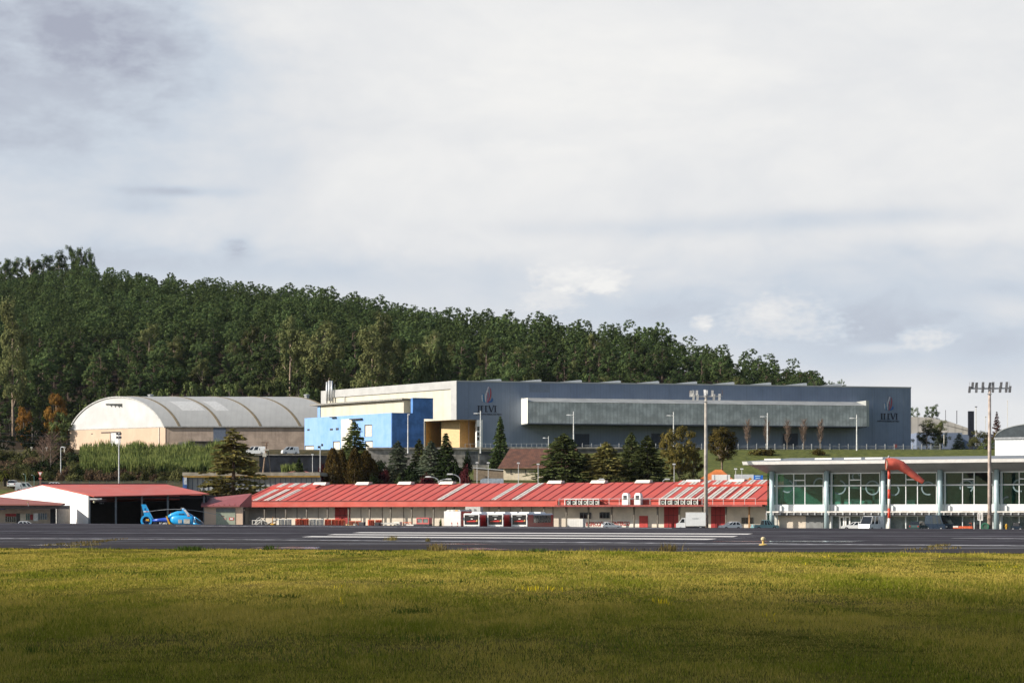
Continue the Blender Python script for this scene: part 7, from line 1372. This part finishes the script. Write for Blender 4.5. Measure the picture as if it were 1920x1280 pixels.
# ------------------------------------------------------------------ plants nearer the airport
ced = lambda v: conifer_meshes(v, CEDAR, dict(wd=3.6, levels=28, nb=9, droop=.22, gap=.15, dens=12, size=.27, pw=.72)); cedb = lambda v: conifer_meshes(v, CEDARB, dict(wd=3.9, levels=28, nb=9, droop=.35, gap=.08, dens=12, size=.27, pw=.66)); bce = lambda v: conifer_meshes(v, BLUEC, dict(wd=3.3, levels=28, nb=9, droop=.28, gap=.10, dens=12, size=.26, pw=.62)); spr = lambda v: conifer_meshes(v, SPRU, dict(wd=2.5, levels=30, nb=9, droop=.42, gap=.04, dens=13, size=.24))
for (msh, bw, px, pt, Y, wpx, nm, lb) in (
    (conifer_meshes(1, CEDARB, dict(wd=3.4, levels=30, nb=8, droop=.16, gap=.30, dens=15, size=.27, pw=.62, tip=.05, lo=.06, jit=.5)), 6.0, 438, 803, 452, 92, 'cedar_tree', 'big ragged dark cedar standing alone before the concrete building'),
    (spr(1), 5, 561, 858, 470, 26, 'conifer', 'small green conifer before the red roofed kiosk'),
    (ced(2), 7.0, 664, 790, 492, 64, 'cedar_tree', 'tall bluish cedar rising behind the brown cypresses before the blue annexe'),
    (bce(3), 6.6, 746, 826, 490, 44, 'cedar_tree', 'grey green cedar left of the group before the ochre entrance'), (ced(4), 7, 786, 822, 496, 36, 'cedar_tree', 'dark cedar tip between the two grey green cedars'), (bce(5), 6.6, 808, 826, 487, 48, 'cedar_tree', 'blue grey cedar in the middle of the group before the ochre entrance'), (spr(6), 5, 836, 812, 486, 46, 'spruce_tree', 'dark pointed spruce right in the group before the ochre entrance'),
    (spr(7), 5, 938, 780, 530, 36, 'spruce_tree', 'tall dark spruce left of the cottage roof'), (spr(15), 5, 930, 842, 524, 30, 'spruce_tree', 'lower spruce touching the left of the tall dark spruce'), (conifer_meshes(8, CEDAR, dict(wd=3.9, levels=30, nb=9, droop=.40, gap=.05, dens=12, size=.27, pw=.68)), 7.4, 1057, 812, 484, 92, 'cedar_tree', 'large dense cedar covering the right end of the cottage'),
    (cedb(9), 7.4, 1137, 828, 482, 74, 'cedar_tree', 'olive brown drooping cedar right of the large dense one'), (ced(10), 7, 1184, 810, 492, 54, 'cedar_tree', 'grey green pointed cedar left in the pair before the navy shutters'), (ced(11), 7, 1214, 816, 480, 66, 'cedar_tree', 'dark drooping cedar right in the pair before the navy shutters'), (cedb(12), 7.4, 1100, 850, 500, 56, 'cedar_tree', 'dark low cedar filling the gap between the large cedar and the olive one')):
    plant(nm, msh, bw*.80, 10, px, pt, Y, wpx*1.22, lb, 'conifers behind the warehouse')
for (v, px, pt, Y, wpx, lb) in ((1, 624, 841, 474, 30, 'left one of the two tall brown cypresses'), (2, 641, 843, 478, 22, 'narrow brown cypress close right of the tall left one'), (3, 665, 842, 472, 30, 'golden brown cypress before the bluish cedar'), (4, 686, 846, 476, 32, 'dark brown cypress at the right of the golden one'), (5, 697, 860, 480, 26, 'low dark cypress at the right end of the brown group')):
    plant('cypress_tree', column_meshes(v, CYPR, {}), 3.6, 10, px, pt, Y, wpx, lb, 'brown cypresses')
plant('oak_tree', broad_meshes(1, BROWNL, dict(lo=.02, wd=4.0, ncl=110, n_per=110, size=.17)), 8.4, 10, 1274, 795, 500, 76, 'big olive brown leafy tree left of the concrete mast', 'brown leaved trees on the bank')
plant('oak_tree', broad_meshes(2, BROWNL, dict(lo=.16, wd=3.2, ncl=95, n_per=110, size=.17, bark=BARKP)), 6.8, 10, 1354, 798, 530, 58, 'rounded brown tree with pale trunk right of the concrete mast', 'brown leaved trees on the bank', pyb=881)
plant('oak_tree', broad_meshes(3, BROWNL, dict(lo=.02, wd=3.6, ncl=70, n_per=110, size=.17)), 7.4, 10, 1300, 846, 505, 40, 'dark lower bushy tree between the big brown tree and the mast', 'brown leaved trees on the bank')
for (px, pt, Y, wpx, mt, lb) in ((1430, 832, 586, 66, BROWNL, 'wide brown bush on the green bank below the poplars'), (1535, 837, 586, 36, BROWNL, 'small round brown bush on the green bank'), (1285, 880, 470, 90, SHRUB, 'olive undergrowth at the foot of the big brown tree'), (1235, 888, 466, 60, SHRUBD, 'dark undergrowth below the dark drooping cedar'), (600, 872, 478, 30, PLUM, 'purple leaved bush left of the brown cypresses'), (606, 862, 484, 24, PLUM, 'upper purple leaved bush behind the floodlight pole'), (720, 874, 480, 28, PLUM, 'purple bush left of the grey green cedar'), (872, 868, 478, 34, PLUM, 'large purple red bush at the right of the conifer group'), (800, 884, 474, 50, PLUM, 'dark purple bush under the blue grey cedar'), (748, 884, 472, 22, SPRU, 'small green bush under the grey green cedar'), (770, 880, 474, 40, SHRUBD, 'dark bush between the cedars above the red roof'), (835, 880, 472, 44, SHRUBD, 'dark bush under the pointed spruce'), (700, 885, 470, 40, SHRUBD, 'dark bush at the foot of the brown cypresses'), (715, 852, 484, 60, SHRUBD, 'tall dark shrub mass left of the grey green cedar'), (775, 848, 488, 60, SHRUBD, 'tall dark shrub mass between the grey green cedars'), (850, 850, 484, 50, SHRUBD, 'tall dark shrub mass right of the pointed spruce'), (876, 838, 560, 30, SHRUBD, 'dark shrub against the concrete wall under the entrance'), (930, 880, 495, 26, SHRUB, 'green shrub before the tan garden wall'), (1160, 884, 470, 60, SHRUB, 'undergrowth under the olive brown cedar'), (1090, 886, 468, 60, SHRUBD, 'dark undergrowth under the large dense cedar')):
    shrub(px, pt, Y, wpx, mt, lb, 'bushes behind the warehouse' if mt is not PLUM else 'purple leaved bushes')
for k, px in enumerate((1402, 1438, 1476, 1507, 1538)): plant('bare_poplar', bare_meshes(k % 3), 3.2, 9, px, 788, 604, 30, ['leftmost bare poplar before the glazed box', 'bare poplar behind the white street lamp among the poplars', 'middle one of the five bare poplars', 'second bare poplar from the right of the row', 'rightmost bare poplar of the row'][k], 'bare poplars along the terrace', crown='twigs', pyb=845)
# left slope: shrubs, bare bush, reeds
plant('bare_bush', bare_meshes(7, DRYB and M('twig_brown', (.24, .15, .11), .9), .9), 6.5, 9, 95, 812, 545, 58, 'broad leafless brownish tree left of the arched hall', 'leafless bushes', crown='twigs'); plant('bare_bush', bare_meshes(8, M('twig_brown', (.24, .15, .11), .9), .9), 6.5, 9, 80, 822, 552, 40, 'smaller leafless bush left behind the broad leafless tree', 'leafless bushes', crown='twigs')
Rs = random.Random(21); lbs = ['rough olive scrub on the left slope among similar scrub', 'dark green scrub on the left slope among similar scrub', 'dry brown scrub on the left slope among similar scrub']
for k in range(150):
    px = Rs.uniform(-25, 150) if k < 105 else Rs.uniform(145, 345); Y = Rs.uniform(486, 592) if k < 105 else Rs.uniform(482, 512); q = Rs.choice([0, 0, 0, 1, 2, 2]); x = (px-960)/F*Y; zt = gz(x, Y)+Rs.uniform(1.6, 4.2); shrub(px, YH-(zt-EYE)*F/Y, Y, Rs.uniform(22, 56) if k < 105 else Rs.uniform(18, 40), [SHRUB, SHRUBD, DRYB][q], lbs[q], ['olive scrub on the left slope', 'dark scrub on the left slope', 'dry scrub on the left slope'][q])
for (px, pt, Y, wpx, mt, lb) in ((112, 852, 530, 34, SHRUBD, 'very dark round bush beside the tall grey road lamp'), (215, 870, 520, 44, SHRUBD, 'dark bramble at the foot of the reed bank left of the floodlight pole'), (262, 872, 518, 40, SHRUBD, 'dark bramble at the foot of the reeds right of the floodlight pole'), (315, 880, 500, 40, SHRUB, 'olive shrub beside the concrete building end'), (330, 868, 516, 40, SHRUBD, 'dark bramble left of the concrete building'), (405, 893, 450, 40, SHRUB, 'shrub at the foot of the big ragged cedar'), (380, 905, 448, 34, SHRUB, 'low olive shrub before the grey panels'), (440, 915, 446, 60, SHRUBD, 'dark shrub below the ragged cedar trunk'), (575, 846, 560, 20, SHRUBD, 'dark shrub before the white doors of the blue annexe'), (600, 846, 556, 24, SHRUB, 'green shrub before the blue annexe corner')): shrub(px, pt, Y, wpx, mt, lb)
palm = thing('palm_tree', 'short palm with drooping fronds at the left picture edge', 'palm', at(9, 906, 452)); m = MB(); m.tube([(0, 0, -.6), (0, 0, 2.0)], [.34, .30], 8); m.build('trunk', M('palm_trunk', (.06, .045, .03), .9), palm); P_ = MB(); Rr_ = random.Random(4)
for k in range(40):
    a = Rr_.uniform(0, 2*pi); L = Rr_.uniform(1.6, 2.7); el_ = Rr_.uniform(-.3, 1.3); pts = [Vector((cos(a)*L*u*cos(el_), sin(a)*L*u*cos(el_), 2.0+L*u*sin(el_)-1.1*u*u*L*.5)) for u in (0, .35, .7, 1)]; s_ = Vector((-sin(a), cos(a), 0))*.16
    for i in range(3): w0, w1 = (.6, 1, .8, .15)[i], (.6, 1, .8, .15)[i+1]; P_.add([tuple(pts[i]-s_*w0), tuple(pts[i+1]-s_*w1), tuple(pts[i+1]+s_*w1), tuple(pts[i]+s_*w0)], [(0, 1, 2, 3)])
P_.build('fronds', leafmat('palm_frond', (.20, .19, .04), (.07, .08, .02)), palm)
def reeds(px0, px1, Y0, Y1, n, seed, pt=None):
    R2 = np.random.default_rng(seed); Y = R2.uniform(Y0, Y1, n); px = R2.uniform(px0, px1, n); X = (px-960)/F*Y; Z = np.array([gz(a, c) for a, c in zip(X, Y)]); cl = value_noise(X, Y, .28, .22, seed)
    k = cl > .25; X, Y, Z, cl = X[k], Y[k], Z[k], cl[k]; n = len(X); h = R2.uniform(1.8, 3.9, n)*(.6+.6*cl); a = R2.uniform(0, 2*pi, n); ln = R2.uniform(.1, .45, n)*h*.5; wv = R2.uniform(.06, .13, n); ph = R2.uniform(0, pi, n)
    B = np.stack([X, Y, Z-.1], 1); s_ = np.stack([np.cos(ph), np.sin(ph), np.zeros(n)], 1)*wv[:, None]; mid = B+np.stack([np.cos(a)*ln*.3, np.sin(a)*ln*.3, h*.65], 1); tip = B+np.stack([np.cos(a)*ln, np.sin(a)*ln, h], 1)
    V = np.stack([B-s_, B+s_, mid+s_*1.2, tip, mid-s_*1.2], 1).reshape(-1, 3); i = np.arange(n)[:, None]*5; return V, i+np.array([[0, 1, 2, 4]]), i+np.array([[4, 2, 3]])
r1 = reeds(150, 430, 545, 592, 15000, 3); g = kind(link('reeds', mixmesh('reeds', [r1[0]], [r1[1]], [r1[2]], REED)), 'stuff'); tag(g, 'tall yellow green reeds on the bank below the arched hall', 'reeds')
r1 = reeds(528, 566, 534, 543, 900, 5); g = kind(link('reeds', mixmesh('reeds', [r1[0]], [r1[1]], [r1[2]], REED)), 'stuff'); tag(g, 'clump of pale reeds before the very dark retaining wall', 'reeds')
r1 = reeds(395, 480, 520, 548, 3500, 6); g = kind(link('reeds', mixmesh('reeds', [r1[0]], [r1[1]], [r1[2]], REED)), 'stuff'); tag(g, 'reeds behind the big ragged cedar', 'reeds')
# far right trees
for (msh, bw, px, pt, Y, wpx, pb_, nm, lb) in ((broad_meshes(21, PINE, dict(lo=.1, wd=4.4, ncl=60, n_per=90, size=.18)), 9, 1748, 756, 800, 32, 800, 'round_tree', 'round dark tree rising above the pale domed roof'), (broad_meshes(22, PINE, dict(lo=.1, wd=4.4, ncl=50, n_per=90, size=.18)), 9, 1713, 759, 800, 24, 800, 'round_tree', 'dark tree half hidden by the right end of the navy hall'),
    (euc_meshes(1), 8.6, 1738, 788, 690, 38, 855, 'eucalyptus_tree', 'grey green eucalyptus before the domed roof, left of the two'), (euc_meshes(2), 8.6, 1764, 790, 685, 30, 855, 'eucalyptus_tree', 'grey green eucalyptus before the domed roof, right of the two'), (conifer_meshes(20, BLUEC, dict(wd=3.3, levels=22, nb=8, droop=.28, gap=.12, dens=9, size=.32, pw=.6)), 6.6, 1798, 812, 660, 40, 858, 'cedar_tree', 'blue grey cedar before the domed roof'), (conifer_meshes(20, BLUEC, dict(wd=3.3)), 6.6, 1757, 822, 640, 30, 858, 'cedar_tree', 'low grey green cedar below the eucalyptus pair'), (conifer_meshes(20, BLUEC, dict(wd=3.3)), 6.6, 1722, 838, 640, 14, 858, 'cedar_tree', 'tiny conifer at the right end of the terrace fence'),
    (broad_meshes(23, SHRUB, dict(lo=.02, wd=4.4, ncl=60, n_per=90, size=.18)), 9, 1838, 800, 650, 50, 860, 'leafy_tree', 'olive bushy tree left of the right light mast'), (broad_meshes(24, PINE2, dict(lo=.02, wd=4.4, ncl=60, n_per=90, size=.18)), 9, 1852, 822, 600, 36, 862, 'leafy_tree', 'green bushy tree beside the vaulted white pavilion'), (broad_meshes(25, BROWNL, dict(lo=.02, wd=4.4, ncl=60, n_per=90, size=.18)), 9, 1866, 806, 680, 40, 862, 'leafy_tree', 'brownish tree behind the right light mast'), (conifer_meshes(26, leafmat('copper_leaf', (.16, .06, .05), (.06, .03, .028)), dict(wd=2.6, levels=20, nb=8, droop=-.1, gap=.1, dens=10, size=.3)), 5.2, 1869, 772, 700, 26, 830, 'copper_tree', 'copper red pointed tree behind the right light mast')):
    plant(nm, msh, bw, 21.5 if 'euc' in nm else 10, px, pt, Y, wpx, lb, 'trees at the far right', pyb=pb_)
for k, (px, pt, pb_, Y, r_, lb) in enumerate(((1773, 770, 785, 770, .10, 'thin dark pole above the domed roof, left of the pair'), (1794, 771, 789, 770, .14, 'thin dark pole above the domed roof, right of the pair'), (1830, 763, 830, 720, .12, 'pale lamp pole beside the dark slab on the skyline'), (1770, 816, 856, 640, .12, 'pale pole among the trees below the domed roof'), (1889, 752, 800, 600, .07, 'thin white aerial pole left of the vaulted pavilion'), (1848, 782, 830, 690, .08, 'grey lamp pole left of the right light mast'))):
    t = thing('slim_pole', lb, 'pole', at(px, pb_, Y), 0, 'slim poles at the far right'); h_ = (pb_-pt)/F*Y; MB().tube([(0, 0, -1), (0, 0, h_)], r_, 6).build('shaft', DARK if k < 2 else OFFW, t); MB().box(-r_*3.2 if k in (2, 5) else -r_, r_*3.2 if k in (2, 5) else r_, -.2, .2, h_+.002, h_+.25).build('top', DARK if k < 3 else OFFW, t)
# ------------------------------------------------------------------ air
hzm = bpy.data.materials.new('haze_air'); hzm.use_nodes = True; ht = hzm.node_tree; ht.nodes.clear(); hq = NB(ht); hv = hq.n('ShaderNodeVolumePrincipled'); hv.inputs['Color'].default_value = (.80, .88, 1, 1); hv.inputs['Density'].default_value = .000012; hv.inputs['Anisotropy'].default_value = .2
ho_ = hq.n('ShaderNodeOutputMaterial'); hq.link(hv.outputs[0], ho_.inputs['Volume'])
kind(MB().box(-3100, 3100, -950, 9100, -14, 260).build('haze', hzm), 'stuff')
# ------------------------------------------------------------------ unseen cloud added to shade the near lawn (overhead, behind the left shoulder)
RC = np.random.default_rng(77); sva = np.array(sv); H_ = 620.0; tt = H_/sva[2]
N_ = 6400; U = RC.uniform(-70, 70, N_); gy_ = RC.uniform(0, 1, N_)
Yg = 47-66*gy_; k = RC.uniform(0, 1, N_) < np.clip((47-Yg)/29, 0.0, 1)**2.0; U, Yg = U[k], Yg[k]; N_ = len(U)
C = np.stack([U, Yg, np.zeros(N_)], 1)+sva*tt; C += sva*RC.uniform(-30, 30, N_)[:, None]
ico = MB(); ico.lathe([(.01, -1), (.7, -.7), (1, 0), (.7, .7), (.01, 1)], n=8); IV = np.array(ico.v); IFc = [f for f in ico.f if len(f) == 4]
rad = RC.uniform(.9, 1.9, N_); VV = (IV[None]*rad[:, None, None]+C[:, None]).reshape(-1, 3); FF = (np.array(IFc)[None]+(np.arange(N_)*len(IV))[:, None, None]).reshape(-1, 4)
cl_ = kind(link('added_shade_cloud', fastmesh('added_shade_cloud', VV, FF, M('shade_cloud_white', (.85, .85, .86), .9, .02), True)))
